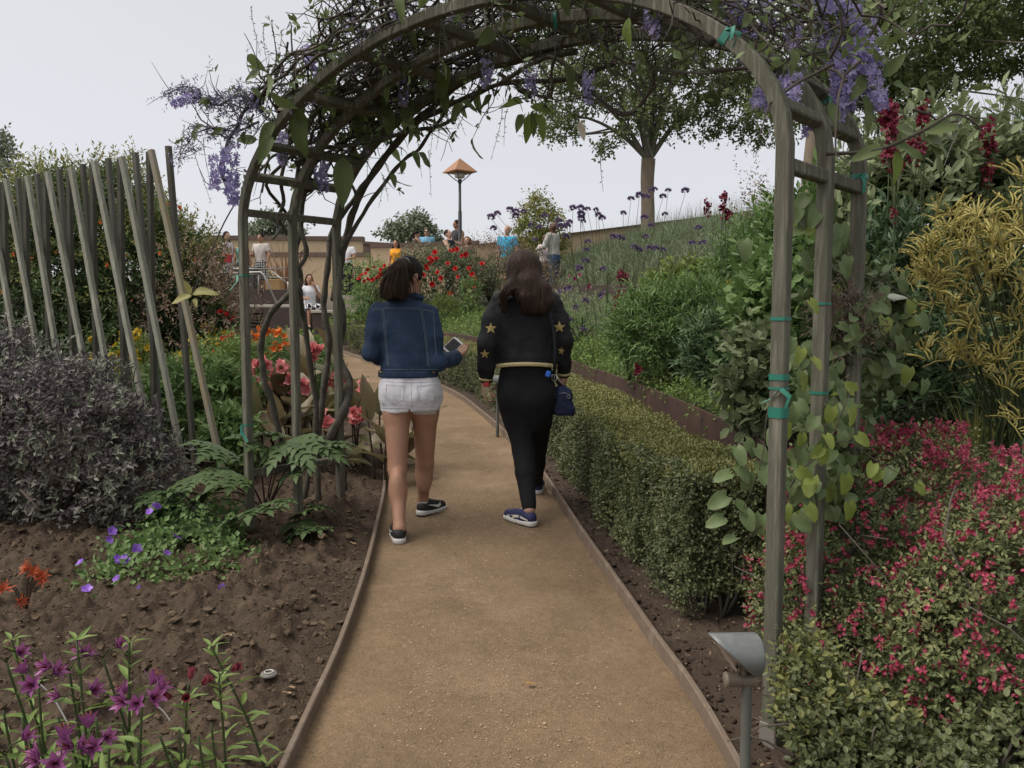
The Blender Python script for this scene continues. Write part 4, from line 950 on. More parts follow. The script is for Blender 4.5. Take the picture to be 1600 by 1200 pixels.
bc = P(880, 626, D - .02); M_bag = surf('navy_nylon', (.012, .019, .05), (.018, .027, .07), 12, .6, .25, 200, .003)
t = thing('handbag', 'small navy blue handbag hanging at the hip of the long haired girl', 'bag', bc - np.array([0, 0, .11]))
F = Field((-.12, -.10, -.14), (.12, .10, .15), .006); F.loft([(-.095, .0, 0, .062, .036), (-.07, 0, 0, .072, .048), (0, 0, 0, .066, .05), (.06, -.003, 0, .05, .042), (.095, -.01, 0, .025, .026)], .02, 3.2); F.rough(.008, 14, 3); F.rough(.004, 40, 4)
v, q = F.mesh(); g = MB(); g.add(v + bc, q); part('bag_body', g, M_bag, t)
g = MB(); g.tube(np.array([(-.05, -.045, .045), (0, -.055, .055), (.045, -.047, .045)]) + bc, .0025, 5); part('zip', g, plain('zip_metal', (.35, .36, .4), .35, .8), t)
pts = [P(866, 588, D - .085), P(867, 570, D - .15), P(867, 540, D - .155), P(864, 510, D - .145), P(856, 480, D - .13), P(850, 466, D - .05), P(848, 462, D + .03)]
sp = spline([bc + np.array([-.012, 0, .09])] + pts, 6); tt = unit(np.gradient(sp, axis=0)); sd = unit(np.cross(tt, np.array([0, 1, 0])))
g = MB(); g.grid(np.stack([sp - sd * .011, sp - sd * .011 + [0, -.003, 0], sp + sd * .011 + [0, -.003, 0], sp + sd * .011], 1)); part('strap', g, plain('dark_strap', (.012, .014, .02), .7), t)
bk = P(866, 590, D - .10); g = MB(); g.tube([bk + np.array([a * .014, -.004, b * .018]) for a, b in ((-1, -1), (1, -1), (1, 1), (-1, 1), (-1, -1))], .0035, 5); g.tube([bk + np.array([0, -.006, -.018]), bk + np.array([0, -.006, .018])], .003, 5); part('buckle', g, plain('steel_buckle', (.4, .4, .42), .3, .9), t)
g = MB(); g.tube([bc + np.array([.03 + .011 * math.cos(a), -.056, .03 + .011 * math.sin(a)]) for a in np.linspace(0, 6.283, 12)], .002, 5); part('ring', g, plain('silver_ring', (.55, .55, .57), .25, .9), t)

# ================================================================== WOODEN ARCH, STAKE FENCE
M_wood = surf('grey_weathered_wood', (.185, .178, .138), (.10, .097, .074), 6, .9, .7, 45, .006, stretch=(6, 6, .45), c3=(.26, .25, .20), spec=.15)
M_wood_moss = surf('lichen_wood', (.33, .33, .27), (.23, .23, .185), 7, .9, .45, 50, .006, stretch=(4, 4, .6), c3=(.42, .415, .35), spec=.15)
M_wood_dark = surf('dark_stake_wood', (.115, .112, .088), (.08, .078, .062), 6, .9, .4, 50, .006, stretch=(4, 4, .6), c3=(.13, .12, .10))
M_yellow_lichen = surf('yellow_lichen_wood', (.33, .25, .10), (.24, .22, .16), 9, .9, .4, 50, .006, stretch=(3, 3, .6), c3=(.28, .26, .21))
M_tie = plain('green_tie_tape', (.02, .17, .12), .45)
aA = G(392, 850); aB = G(1203, 1172); e1 = aB - aA; e1[2] = 0; SPAN = np.linalg.norm(e1); e1 = e1 / SPAN; e2 = np.array([-e1[1], e1[0], 0]); aA0 = np.array([aA[0], aA[1], 0])
ZS, RISE = 2.03, .755; HOOPS = (0, .32, .63)
def _hoop():
    t = np.linspace(0, math.pi, 40); s_ = SPAN / 2 - SPAN / 2 * np.sign(np.cos(t)) * np.abs(np.cos(t)) ** (2 / 1.95); z = ZS + RISE * np.sin(t) ** (2 / 1.95)
    a = np.c_[s_, z]; l = np.c_[np.zeros(14), np.linspace(.12, ZS, 15)[:-1]]; r = np.c_[np.full(14, SPAN), np.linspace(ZS, .05, 15)[1:]]
    p = np.vstack([l, a, r]); d = np.concatenate([[0], np.cumsum(np.linalg.norm(np.diff(p, axis=0), axis=1))]); return p, d
HP, HD = _hoop()
def arch(q, u=0., off=0.):
    """q: metres along the hoop from the left foot, u: metres back from the front hoop, off: outwards"""
    q = np.asarray(q, float); s_ = np.interp(q, HD, HP[:, 0]); z = np.interp(q, HD, HP[:, 1]); s2 = np.interp(q + .03, HD, HP[:, 0]); z2 = np.interp(q + .03, HD, HP[:, 1])
    s1 = np.interp(q - .03, HD, HP[:, 0]); z1 = np.interp(q - .03, HD, HP[:, 1]); tx, tz = s2 - s1, z2 - z1; l = np.maximum(np.hypot(tx, tz), 1e-6); nx, nz = -tz / l, tx / l
    s_, z = s_ + nx * off, z + nz * off
    return aA0 + s_[..., None] * e1 + np.asarray(u)[..., None] * e2 + np.stack([0 * z, 0 * z, z], -1)
def arch_n(q):
    a, b = arch(q, 0., 0.), arch(q, 0., .1); return unit(b - a)
QL = HD[14]; QR = HD[53]; QT = HD[-1]
ar = thing('garden_arch', 'grey weathered wooden garden arch of three hoops spanning the path', 'arch', (aA + aB) / 2)
for k, u in enumerate(HOOPS):
    q = np.concatenate([np.linspace(-.05 if k == 0 else 0, QL, 10), np.linspace(QL, QR, 44)[1:], np.linspace(QR, QT, 10)[1:]]); q = np.clip(q, 0, QT)
    w, th = .0235, .0205
    rows = []
    for a, b in ((-1, -1), (1, -1), (1, 1), (-1, 1)):
        c = .004
        pts = arch(q, np.full(len(q), u + a * th), b * w)
        pr_ = [arch(q, np.full(len(q), u + a * th), b * (w - c)), arch(q, np.full(len(q), u + a * (th - c)), b * w)]; rows += pr_ if a * b > 0 else pr_[::-1]
    rows.append(rows[0]); g = MB(); g.grid(np.stack(rows, 1)); part('hoop', g, M_wood, ar, False)
def rung(q, off=.0, u0=-.01, u1=.65):
    a, b = arch(q, u0, off), arch(q, u1, off); g = MB(); g.beam(a, b, .042, .042, up=arch_n(q), bev=.005); part('rung', g, M_wood, ar, False)
for q in (QL + .06, QL + .27, QL + .48, QL + .9, QL + 1.35, QL + 1.8, QL + 2.25, QL + 2.7, QR - .55, QR - .34, QR - .13, QR + .06): rung(q, -.004)
rung(.50)
for (u, q) in ((0, QT - .06), (.32, QT - .1), (0, .05), (.32, .05), (.63, .05)):
    a = arch(min(max(q, .05), QT - .05), u, 0); g = MB(); g.box(a + [0, 0, .02], (.056, .050, .17), np.column_stack([e1, e2, [0, 0, 1]]), bev=.004); part('post_sleeve', g, surf('sleeve_metal', (.22, .20, .17), (.17, .155, .13), 9, .6, .1) if q > 1 and u == 0 else M_wood, ar, False)
def tie(q, u, wd=.022, tails=True):
    wd = wd * .55
    t = np.linspace(0, 2 * math.pi, 17); c = arch(q, u, 0); tn = unit(arch(q + .05, u) - arch(q - .05, u)); n_ = arch_n(q); pts = [c + n_ * math.copysign(min(abs(.026 * 1.35 * math.cos(a)), .026), math.cos(a)) + e2 * math.copysign(min(abs(.023 * 1.35 * math.sin(a)), .023), math.sin(a)) for a in t]
    g = MB(); g.grid(np.stack([np.array(pts) - tn * wd / 2, np.array(pts) + tn * wd / 2], 1))
    if tails:
        for s_ in (-1, 1):
            k = c + n_ * .02 - e2 * .032; e = k + rn(3) * .02 + np.array([0, 0, -.06]) - e2 * .02 + n_ * s_ * .03; m_ = (k + e) / 2 + rn(3) * .01; w_ = np.array([.006, 0, .004]); g.grid(np.array([[k - w_, k + w_], [m_ - w_, m_ + w_], [e - w_, e + w_]]))
    part('plant_tie', g, M_tie, ar)
for q, u, wd, tl in ((1.62, 0, .016, 1), (.78, 0, .014, 1), (QR - .42, 0, .05, 1), (QT - 1.45, 0, .02, 0), (QT - 1.27, 0, .034, 0), (QT - 1.235, 0, .014, 1), (QT - 1.16, 0, .06, 0), (QR + .02, .63, .03, 1), (QR - .3, .63, .03, 1), (QT - 1.2, .32, .018, 0), (QT - 1.5, .32, .015, 0), (QL + 2.3, .32, .03, 1)): tie(q, u, wd, tl)

# zigzag fence of upright stakes: tops and feet measured on the photograph
fence = thing('stake_fence', 'zigzag fence of tall grey leaning wooden stakes beside the purple shrub', 'fence', (-3.2, 6.2, .27))
def stake(tp, bp, dt, db, mat, w=.036):
    a = P(*tp, dt); b = P(*bp, db); zg = zp(db) + .0; b2 = a + (b - a) * (a[2] - zg) / max(a[2] - b[2], .1)
    g = MB(); g.beam(b2, a, w, w, up=(.35, 1, 0), bev=.003); part('stake', g, mat, fence, False)
FR = [((236, 234), (335, 680)), ((190, 245), (285, 719)), ((147, 252), (208, 557)), ((111, 262), (165, 565)), ((74, 269), (124, 527)), ((43, 275), (83, 516)), ((10, 281), (51, 509)), ((-20, 287), (17, 501)), ((-48, 292), (-16, 495)), ((-74, 296), (-46, 490))]
for i, (a, b) in enumerate(FR):
    d = 5.6 + .2 * i
    stake(a, b, d, d - .12, M_yellow_lichen if i == 0 else M_wood_moss)
    stake((a[0] - 2.5, a[1] + 3), (a[0] + 2 - .2 * i, a[1] + 240), d + .05, d + .32, M_wood_dark)
BK = [((263, 228), (298, 650)), ((211, 238), (247, 625)), ((169, 247), (196, 560)), ((129, 256), (150, 480)), ((92, 264), (110, 470)), ((58, 271), (75, 460)), ((28, 278), (42, 450)), ((-3, 284), (8, 440)), ((-32, 289), (-22, 440))]
for i, (a, b) in enumerate(BK):
    d = 5.78 + .2 * i; stake(a, b, d, d + .12, M_wood_dark if i in (0, 3) else surf('grey_stake_wood', (.14, .135, .115), (.10, .096, .082), 6, .9, .4, 50, .006, stretch=(4, 4, .6)), .036)

# ================================================================== CLIMBING VINE WITH VIOLET FLOWERS
M_bark = surf('vine_bark', (.11, .10, .082), (.07, .064, .052), 9, .9, .6, 60, .008, c3=(.165, .152, .128), spec=.15)
M_twig = surf('twig_bark', (.085, .072, .06), (.055, .046, .038), 12, .9, .2)
M_vleaf = leafm('vine_leaf', [(.028, .042, .016), (.046, .064, .022), (.070, .095, .028)], .30, .45, nscale=3)
M_vleaf_l = leafm('young_vine_leaf', [(.10, .15, .03), (.15, .20, .04)], .4, .45)
M_vleaf_y = leafm('yellowing_leaf', [(.30, .20, .03)], .3, .5)
M_violet = leafm('violet_petal', [(.27, .23, .46), (.38, .33, .58), (.50, .45, .68)], .35, .6, nscale=8)
M_mauve = leafm('faded_mauve_petal', [(.13, .12, .19), (.20, .19, .27)], .25, .6)
M_calyx = leafm('flower_stalks', [(.07, .075, .06), (.11, .11, .095)], .2, .7)
vine = thing('climbing_vine', 'woody climbing vine with violet flower clusters covering the top of the arch', 'vine', arch(.05, .63) + [0, 0, .0])
LB = [big_leaf(1, .46, c, w, 8, seed=s_) for s_, (c, w) in enumerate(((.12, .02), (.25, .03), (.4, .03), (.18, .05)))]
def leaf_mesh(name, shapes, mat): 
    out = []
    for v, f in shapes: g = MB(); g.add(v, f); out.append(g.mesh(name, mat))
    return out
VL = leaf_mesh('vine_leaf', LB, M_vleaf); VLL = leaf_mesh('young_leaf', LB, M_vleaf_l); OLV = leaf_mesh('olive_leaf', LB[1:2], leafm('olive_young_leaf', [(.13, .125, .035), (.16, .15, .05)], .35, .45))[0]; VLY = leaf_mesh('yellow_leaf', LB[:1], M_vleaf_y)
def hang_leaf(me, pos, L, parent, d=None, nm=None):
    d = unit(np.array([rn(1)[0] * .6, rn(1)[0] * .6, -.75 + .35 * rn(1)[0]])) if d is None else unit(d); nm = rn(3) + np.array([0, -.6, .5]) if nm is None else np.array(nm, float)
    return inst('leaf', me, parent, frame(d, nm, pos, L))
# trunks: twisting up the left posts
def trunk(pts, r0, r1, n=8):
    p = spline(pts, 7); r = .86 * np.linspace(r0, r1, len(p)) * (1 + .12 * np.sin(np.arange(len(p)) * 1.3)); p = p + .006 * np.stack([fbm(p, 9, 2, s_) for s_ in (1, 2, 3)], -1)
    g = MB(); g.tube(p, r, n); part('stem', g, M_bark, vine); return p
paths = []
paths.append(trunk([P(536, 765, 5.3), P(534, 735, 5.28), P(516, 688, 5.12), P(538, 640, 5.1), P(545, 600, 5.2), P(528, 555, 5.25), P(536, 500, 5.15), P(528, 450, 5.2), P(535, 400, 5.2), P(546, 350, 5.2), P(570, 290, 5.0), P(610, 235, 4.9), P(660, 180, 4.7), P(720, 130, 4.5), P(800, 95, 4.2), P(900, 80, 3.9)], .034, .02, 9))
paths.append(trunk([P(440, 700, 5.2), P(428, 640, 5.15), P(413, 590, 5.1), P(408, 540, 5.05), P(420, 495, 5.0), P(448, 463, 4.95), P(470, 440, 5.0), P(462, 400, 5.0), P(470, 350, 5.1), P(475, 300, 5.0), P(500, 240, 4.9), P(540, 190, 4.8), P(610, 140, 4.6), P(700, 95, 4.3), P(800, 60, 4.0)], .024, .016))
paths.append(trunk([P(470, 800, 5.15), P(490, 700, 5.2), P(494, 640, 5.2), P(484, 560, 5.15), P(474, 500, 5.1), P(468, 455, 4.98), P(462, 430, 4.95), P(478, 395, 4.98), P(470, 340, 5.0), P(480, 270, 4.9), P(460, 215, 4.7), P(470, 160, 4.6), P(540, 100, 4.5)], .022, .012))
paths.append(trunk([P(500, 820, 5.2), P(496, 700, 5.3), P(506, 610, 5.3), P(514, 530, 5.3), P(505, 480, 5.3), P(512, 420, 5.3), P(520, 360, 5.3), P(560, 300, 5.2), P(600, 250, 5.1), P(640, 200, 4.9), P(700, 165, 4.7), P(790, 130, 4.5), P(880, 125, 4.2), P(960, 100, 4.0)], .026, .014))
paths.append(trunk([P(520, 470, 5.25), P(528, 420, 5.2), P(540, 380, 5.1), P(590, 300, 5.0), P(630, 250, 4.95), P(660, 225, 4.9), P(710, 150, 4.7)], .018, .011))
paths.append(trunk([P(560, 310, 5.1), P(540, 280, 5.1), P(490, 270, 5.1), P(450, 240, 4.9), P(420, 250, 4.8), P(410, 300, 4.8)], .013, .008, 6))
paths.append(trunk([P(470, 235, 4.8), P(560, 225, 4.7), P(640, 205, 4.6), P(700, 190, 4.5), P(760, 130, 4.3)], .014, .01, 6))
paths.append(trunk([P(780, 130, 4.0), P(860, 90, 3.8), P(920, 140, 3.7), P(975, 178, 3.6), P(1010, 150, 3.5), P(1020, 110, 3.4), P(1000, 90, 3.4)], .013, .008, 6))
paths.append(trunk([P(780, 115, 4.2), P(830, 150, 4.1), P(810, 140, 4.0), P(860, 150, 3.9), P(862, 110, 3.8), P(880, 60, 3.6)], .011, .007, 6))
paths.append(trunk([P(940, 60, 3.6), P(960, 90, 3.5), P(1000, 100, 3.5), P(1060, 112, 3.2), P(1130, 115, 2.9)], .008, .005, 6))
paths.append(trunk([P(1000, -40, 3.2), P(1045, 10, 3.1), P(1085, 45, 3.05), P(1115, 66, 3.0)], .02, .016, 8))
paths.append(trunk([P(1080, 40, 3.2), P(1110, 25, 3.1), P(1135, 22, 3.05), P(1150, 45, 3.0), P(1160, 80, 3.0)], .014, .009, 7))
# strands running over the arch
for k in range(34):
    q0 = QL - .1 + .9 * R(); ln = 1.0 + 2.3 * R(); u0 = R() * .62; n_ = 22; q = np.linspace(q0, min(q0 + ln, QR - .15 - .3 * R()), n_)
    u = u0 + .13 * np.cumsum(rn(n_)) * .5; off = .05 + .09 * R() + .04 * np.cumsum(rn(n_)) * .6; off = np.clip(off, -.05 if R() < .3 else .03, .32)
    pth = spline(arch(q, np.clip(u, -.1, .75), off), 3); g = MB(); g.tube(pth, np.linspace(.006 + .008 * R(), .004, len(pth)), 5); part('stem', g, M_bark, vine); paths.append(pth)
# twigs: fine tangle outside and between the hoops
g = MB(); tips = []
allp = np.vstack([p for p in paths[4:]] + [p[-40:] for p in paths[:4]])
cand = allp[RNG.choice(len(allp), 1750)]
for b in cand:
    s_ = (b - aA0) @ e1
    if (b[2] < 1.9 or (b[2] < 2.5 and s_ < .9)) and R() < .85: continue
    out = unit(np.array([0, 0, 1.]) * .7 + e1 * (s_ / SPAN - .5) * 1.7)
    d = unit(out * .5 + rn(3) * .75); l = .08 + .26 * R() ** 1.6; k = 5; pts = [b]
    for _ in range(k): d = unit(d + rn(3) * .35); pts.append(pts[-1] + d * l / k)
    g.tube(np.array(pts), np.linspace(.0042, .0016, k + 1), 3, cap=False); tips.append((pts[-1], d))
    if R() < .8:
        e = pts[2]; d2 = unit(d + rn(3)); g.tube(np.array([e, e + d2 * l * .3 + rn(3) * .01, e + d2 * l * .6 + rn(3) * .02]), [.003, .0022, .0012], 3, cap=False); tips.append((e + d2 * l * .6, d2))
part('twigs', g, M_twig, vine, kind='stuff')
tp = np.array([t_[0] for t_ in tips]); td = np.array([t_[1] for t_ in tips])
left = (tp - aA0) @ e1 < SPAN * .62
# small leaves and dry husks on the tangle
g = MB(); i = RNG.choice(len(tp), 700); twig_leaves(g, tp[i], td[i] + rn(len(i), 3) * .3, .05, 4, .038, .018, 'fold', 0); part('small_leaves', g, M_vleaf, vine, kind='stuff')
g = MB(); i = RNG.choice(len(tp), 520); twig_leaves(g, tp[i], td[i] + rn(len(i), 3) * .3, .06, 6, .022, .006, 'fold', 0); part('husks', g, M_mauve, vine, kind='stuff')
i = RNG.choice(np.flatnonzero(left), 125, replace=False)
for k in i: hang_leaf(VL[k % 4], tp[k], .08 + .075 * R(), vine)
i = RNG.choice(np.flatnonzero(~left), 46, replace=False)
for k in i: hang_leaf((VL if R() < .75 else VLL)[k % 4], tp[k], .06 + .05 * R(), vine)
for (px, py, y, L, dx, dz, me) in ((828, 166, 4.0, .13, 1, -.25, 1), (818, 160, 4.0, .12, -1, .05, 1), (830, 175, 4.0, .12, .35, -1, 0), (815, 178, 4.0, .10, -.25, -1, 0), (825, 180, 4.0, .13, .02, -1, 1), (838, 178, 4.0, .13, .5, -.9, 1), (719, 160, 4.3, .11, -.5, -1, 0), (722, 158, 4.3, .09, .8, -.35, 0),
      (645, 235, 4.6, .10, .5, -1, 0), (655, 238, 4.6, .11, .7, -.8, 0), (632, 250, 4.6, .08, -.3, -1, 0), (612, 270, 4.6, .09, .3, -1, 0), (885, 100, 3.7, .13, .3, -1, 0), (840, 15, 3.6, .10, .1, -1, 0), (536, 245, 4.7, .28, .0, -1, 0), (585, 130, 4.6, .2, .2, -1, 0), (690, 95, 4.3, .2, .1, -1, 0), (520, 90, 4.4, .17, -.2, -1, 0), (462, 170, 4.4, .2, .3, -1, 0), (455, 185, 4.5, .22, .4, -1, 0), (560, 150, 4.6, .22, -.1, -1, 0), (600, 160, 4.6, .2, .2, -1, 0), (640, 150, 4.6, .18, -.2, -1, 0), (505, 130, 4.4, .18, .4, -1, 0), (430, 190, 4.4, .16, -.6, -.7, 0), (425, 210, 4.4, .17, -.5, -1, 0),
      (1300, 55, 2.9, .085, -.9, .25, 1), (1305, 58, 2.9, .075, -.3, .6, 1), (1312, 52, 2.9, .08, .8, .3, 1), (1298, 62, 2.9, .07, .5, .5, 1), (1188, 85, 2.8, .07, .15, 1, 1), (1190, 100, 2.8, .06, .4, .2, 1), (1230, 110, 3.0, .14, .9, -.1, 0), (1290, 100, 3.0, .12, -.5, .6, 0), (1355, 115, 2.9, .12, -.4, -.6, 0), (1350, 150, 2.9, .12, .3, -1, 0), (1300, 160, 2.9, .12, -.1, -1, 0), (1380, 120, 2.9, .10, .6, .7, 0), (1330, 130, 2.9, .12, .9, .1, 0), (1395, 130, 2.9, .10, .9, -.3, 0),
      (1400, 200, 2.7, .11, 1, -.1, 0), (1395, 225, 2.7, .12, 1, -.35, 0), (1440, 205, 2.7, .13, 1, .15, 0), (1445, 215, 2.7, .13, 1, -.3, 0), (1455, 225, 2.7, .12, .5, -.7, 0), (1380, 230, 2.7, .11, -.8, -.3, 0), (1400, 235, 2.7, .11, .1, -.8, 1)):
    hang_leaf((VLL if me else VL)[int(px) % 4], P(px, py, y), L, vine, (dx, .25 * rn(1)[0], dz), (.3, -.9, .5))
hang_leaf(VLY[0], P(430, 172, 4.4), .10, vine, (1, 0, .1), (0, -.6, .8)); hang_leaf(VLY[0], P(905, 190, 3.9), .09, vine, (.3, 0, -1), (0, -1, .2))
g = MB(); g.tube(spline([P(1290, 240, 2.75), P(1340, 238, 2.72), P(1385, 230, 2.7), P(1450, 200, 2.7), P(1490, 178, 2.7), P(1520, 190, 2.7), P(1535, 205, 2.7)], 5), np.linspace(.007, .0025, 31), 5); part('stem', g, M_twig, vine)
g = MB(); g.tube(spline([P(1110, 110, 2.85), P(1180, 105, 2.8), P(1240, 90, 2.8), P(1300, 75, 2.85), P(1350, 40, 2.9)], 5), np.linspace(.007, .003, 21), 5); part('stem', g, M_twig, vine)
g = MB(); g.tube(spline([P(400, 160, 4.5), P(370, 150, 4.45), P(340, 165, 4.4), P(310, 150, 4.4), P(290, 135, 4.4), P(255, 150, 4.4)], 5), np.linspace(.008, .002, 26), 5); g.tube(spline([P(405, 190, 4.5), P(370, 205, 4.45), P(330, 200, 4.4), P(300, 215, 4.4), P(278, 250, 4.4)], 5), np.linspace(.007, .002, 21), 5); part('stem', g, M_twig, vine)
g = MB()
for pts in ([(400, 160), (370, 150), (340, 165), (310, 150), (290, 135), (255, 150)], [(405, 190), (370, 205), (330, 200), (300, 215), (278, 250)], [(400, 150), (360, 165), (330, 155)]):
    c = spline([P(a, b, 4.42) for a, b in pts], 9)
    twig_leaves(g, np.repeat(c, 3, 0) + rn(len(c) * 3, 3) * .02, rdir(len(c) * 3, -.1), .07, 6, .022, .007, 'fold')
    for p in c[::2]: d = unit(rn(3)); g.tube(np.array([p, p + d * .06 + rn(3) * .01, p + d * .12 + rn(3) * .03]), [.003, .002, .001], 3, cap=False)
part('husks', g, M_mauve, vine, kind='stuff')
for a, b in ((312, 140), (322, 150), (330, 152), (345, 158), (318, 195), (305, 205), (350, 200), (380, 205)): hang_leaf(VL[a % 4], P(a, b, 4.4), .07 + .03 * R(), vine)
# flower clusters
def raceme(L, n, petal, seed, r=.03):
    rg = np.random.default_rng(seed); g = MB(); ax = np.array([(0, 0, 0), (.01, 0, -L * .35), (0, .01, -L * .7), (-.01, 0, -L)]); g.tube(ax, [.002, .002, .0015, .001], 4, mi=1)
    t = rg.random(n) ** .85; an = rg.random(n) * 6.28; c = np.c_[.005 * np.sin(t * 5), 0 * t, -t * L]; rr = r * (1.15 - .55 * t) * (.6 + .5 * rg.random(n)); o = np.c_[np.cos(an), np.sin(an), .25 * rg.standard_normal(n)]
    ce = c + o * rr[:, None]; nrm = unit(o + .4 * rg.standard_normal((n, 3))); a = unit(np.cross(nrm, [.3, .2, .9])); b = np.cross(nrm, a)
    for k in range(5):
        th = k * 1.2566 + rg.random(n); d = a * np.cos(th)[:, None] + b * np.sin(th)[:, None] + nrm * .35; g.leaves(ce, d, nrm, petal, petal * .5, 'fold', 0)
    return g.mesh('flower_cluster', [M_violet, M_calyx])
RC = [raceme(.30, 120, .021, 1, .040), raceme(.20, 75, .020, 2, .035), raceme(.13, 42, .019, 3, .032)]
def flower(px, py, y, k, sc=1, tilt=0, ty=0):
    m_ = Matrix.Translation(Vector(P(px, py, y))) @ Matrix.Rotation(math.radians(tilt), 4, 'Y') @ Matrix.Rotation(math.radians(ty), 4, 'X') @ Matrix.Rotation(R() * 6, 4, 'Z') @ Matrix.Scale(sc, 4); inst('flower_cluster', RC[k], vine, m_)
for a in ((1322, -40, 2.9, 0, 1.1, -8), (1350, 42, 2.9, 0, .95, -12), (1322, 50, 2.92, 1, 1.3, 0), (1288, -25, 2.9, 1, 1.0, 0), (1240, 112, 2.75, 2, 1.1, 0), (1222, 130, 2.75, 2, .9, 60), (1320, 118, 2.95, 2, 1.1, 0), (1150, -30, 3.1, 1, 1.1, 0), (1155, 10, 3.1, 2, 1, 0), (1200, -10, 3.1, 2, 1, 0), (1262, 175, 2.85, 2, .6, 0), (1185, 55, 3.0, 2, .8, 30), (1345, 110, 2.95, 2, .7, 0), (1240, 35, 3.0, 2, .8, 0), (1195, 140, 2.8, 2, .5, 0),
          (357, 222, 4.5, 0, 1.1, -3), (338, 240, 4.45, 1, .95, 4), (503, 240, 4.9, 1, 1.1, 0), (440, 205, 4.6, 1, .9, 0), (630, 110, 4.5, 1, .9, 0), (665, 105, 4.4, 2, .8, 0), (485, 70, 4.4, 2, 1.1, 0), (315, 150, 4.4, 1, .8, 75), (395, 140, 4.5, 2, .9, 0), (620, 5, 3.9, 1, .8, 0), (760, 95, 4.0, 2, .9, 0), (830, 105, 3.9, 2, .9, 0), (920, 110, 3.7, 1, .7, 0), (550, 15, 4.1, 2, .8, 0), (1020, 5, 3.2, 2, .9, 0)): flower(*a)
for a, b, d_, L in ((300, 458, (1, -.2, .12), .16), (300, 462, (-1, -.3, -.25), .13), (298, 460, (-.2, -.5, 1), .09), (304, 466, (.3, -.6, -.5), .07)): inst('leaf', OLV, vine, frame(unit(np.array(d_)), np.array([.1, -.7, .7]), P(a, b, 4.9), L))
g = MB(); g.tube(spline([P(420, 250, 4.8), P(360, 330, 4.85), P(318, 420, 4.9), P(300, 460, 4.9)], 5), np.linspace(.005, .003, 16), 4); part('stem', g, M_twig, vine)
for px, py, ln in ((757, 5, .17), (785, 12, .10)):
    a = P(px, py, 3.75); g = MB(); s_ = spline([a, a + [.003, 0, -ln * .5], a + [-.004, .004, -ln]], 4); g.grid(np.stack([s_ - [.005, 0, 0], s_ + [.005, .003, 0]], 1)); part('bark_strip', g, surf('pale_bark_strip', (.42, .39, .34), (.34, .31, .27), 20, .9, .1), vine)
# bare hanging flower stalks
def stalk(L, seed):
    rg = np.random.default_rng(seed); t = np.linspace(0, 1, 12); p = np.c_[.18 * L * t ** 2 * rg.choice([-1, 1]), .03 * L * np.sin(t * 4), -L * t + .12 * L * np.sin(t * 3)]; g = MB(); g.tube(p, np.linspace(.0022, .001, 12), 3, cap=False)
    k = int(L / .016); q = rg.random(k); c = np.stack([np.interp(q, t, p[:, i]) for i in range(3)], -1); d = rg.standard_normal((k, 3)); d[:, 2] -= .5; g.leaves(c, d, rg.standard_normal((k, 3)), .016, .005, 'fold', 0); return g.mesh('flower_stalk', M_calyx)
SK = [stalk(.38, 1), stalk(.26, 2), stalk(.18, 3)]
for (px, py, y, k) in ((392, 10, 4.4, 1), (413, 35, 4.4, 0), (425, 30, 4.4, 0), (288, 195, 4.4, 1), (300, 205, 4.4, 0), (318, 215, 4.4, 1), (283, 215, 4.4, 2), (680, 165, 4.4, 1), (705, 165, 4.3, 2), (655, 200, 4.5, 1), (670, 235, 4.5, 1), (785, 165, 4.0, 1), (793, 170, 4.0, 2), (940, 235, 3.7, 2), (595, 270, 4.7, 2), (600, 275, 4.7, 2), (575, 235, 4.8, 2), (690, 180, 4.4, 2), (440, 50, 4.4, 1), (1500, 185, 2.7, 2)):
    inst('flower_stalk', SK[k], vine, Matrix.Translation(Vector(P(px, py, y))) @ Matrix.Rotation(R() * 6, 4, 'Z') @ Matrix.Rotation(rn(1)[0] * .25, 4, 'X'))
# upper fringe of the vine above the arch (also outside the frame)
q = QL + .2 + (QR - QL - .3) * R(260); b = arch(q, R(260) * .7, .12 + .28 * R(260)); g = MB(); twig_leaves(g, b, rdir(260, .5), .14, 5, .05, .022, 'fold', 0); part('outer_leaves', g, M_vleaf, vine, kind='stuff')
g = MB()
for k in range(150):
    p0 = b[k]; d = rdir(1, .3)[0]; pts = [p0]
    for _ in range(6): d = unit(d + rn(3) * .4); pts.append(pts[-1] + d * .06)
    g.tube(np.array(pts), np.linspace(.006, .002, 7), 4, cap=False)
part('outer_twigs', g, M_twig, vine, kind='stuff')
# a white paper tag strip hanging under the arch

# ================================================================== PLANTING
def ground(x, y):
    if y > 20.35 and x < 1.55: return 2.08
    if x < xl(y) - .03: return float(zleft(x, y))
    if x > xw(y) + .03: return float(zbed(x, y))
    return float(zp(y)) + .03
def X_(px, y): return P(px, 500, y)[0]
def Z_(py, y): return P(800, py, y)[2]
def at(px, y): x = X_(px, y); return np.array([x, y, ground(x, y)])
M_stem = surf('green_stem', (.06, .085, .03), (.045, .06, .025), 12, .7, .1)
M_stem_br = surf('brown_stem', (.075, .05, .035), (.05, .036, .027), 12, .8, .2)
M_wood_st = surf('shrub_wood', (.12, .105, .085), (.085, .072, .06), 12, .9, .3)
GR = lambda *a, **k: leafm(*a, **k)
M_box = GR('boxwood_leaf', [(.021, .028, .011), (.037, .045, .018), (.068, .074, .030)], trans=.2, rough=.4, nscale=2)  # hedge face darkened, shade of the clipped side put into the colour
M_box_top = GR('boxwood_new_lit_leaf', [(.062, .068, .020), (.092, .097, .028), (.13, .128, .045)], trans=.25, rough=.45, nscale=3)  # olive new leaves; light on the hedge top is put into the colour
M_purple = GR('purple_leaf', [(.018, .014, .0165), (.034, .026, .030), (.058, .050, .046), (.105, .10, .08)], trans=.12, rough=.5, nscale=1.6)
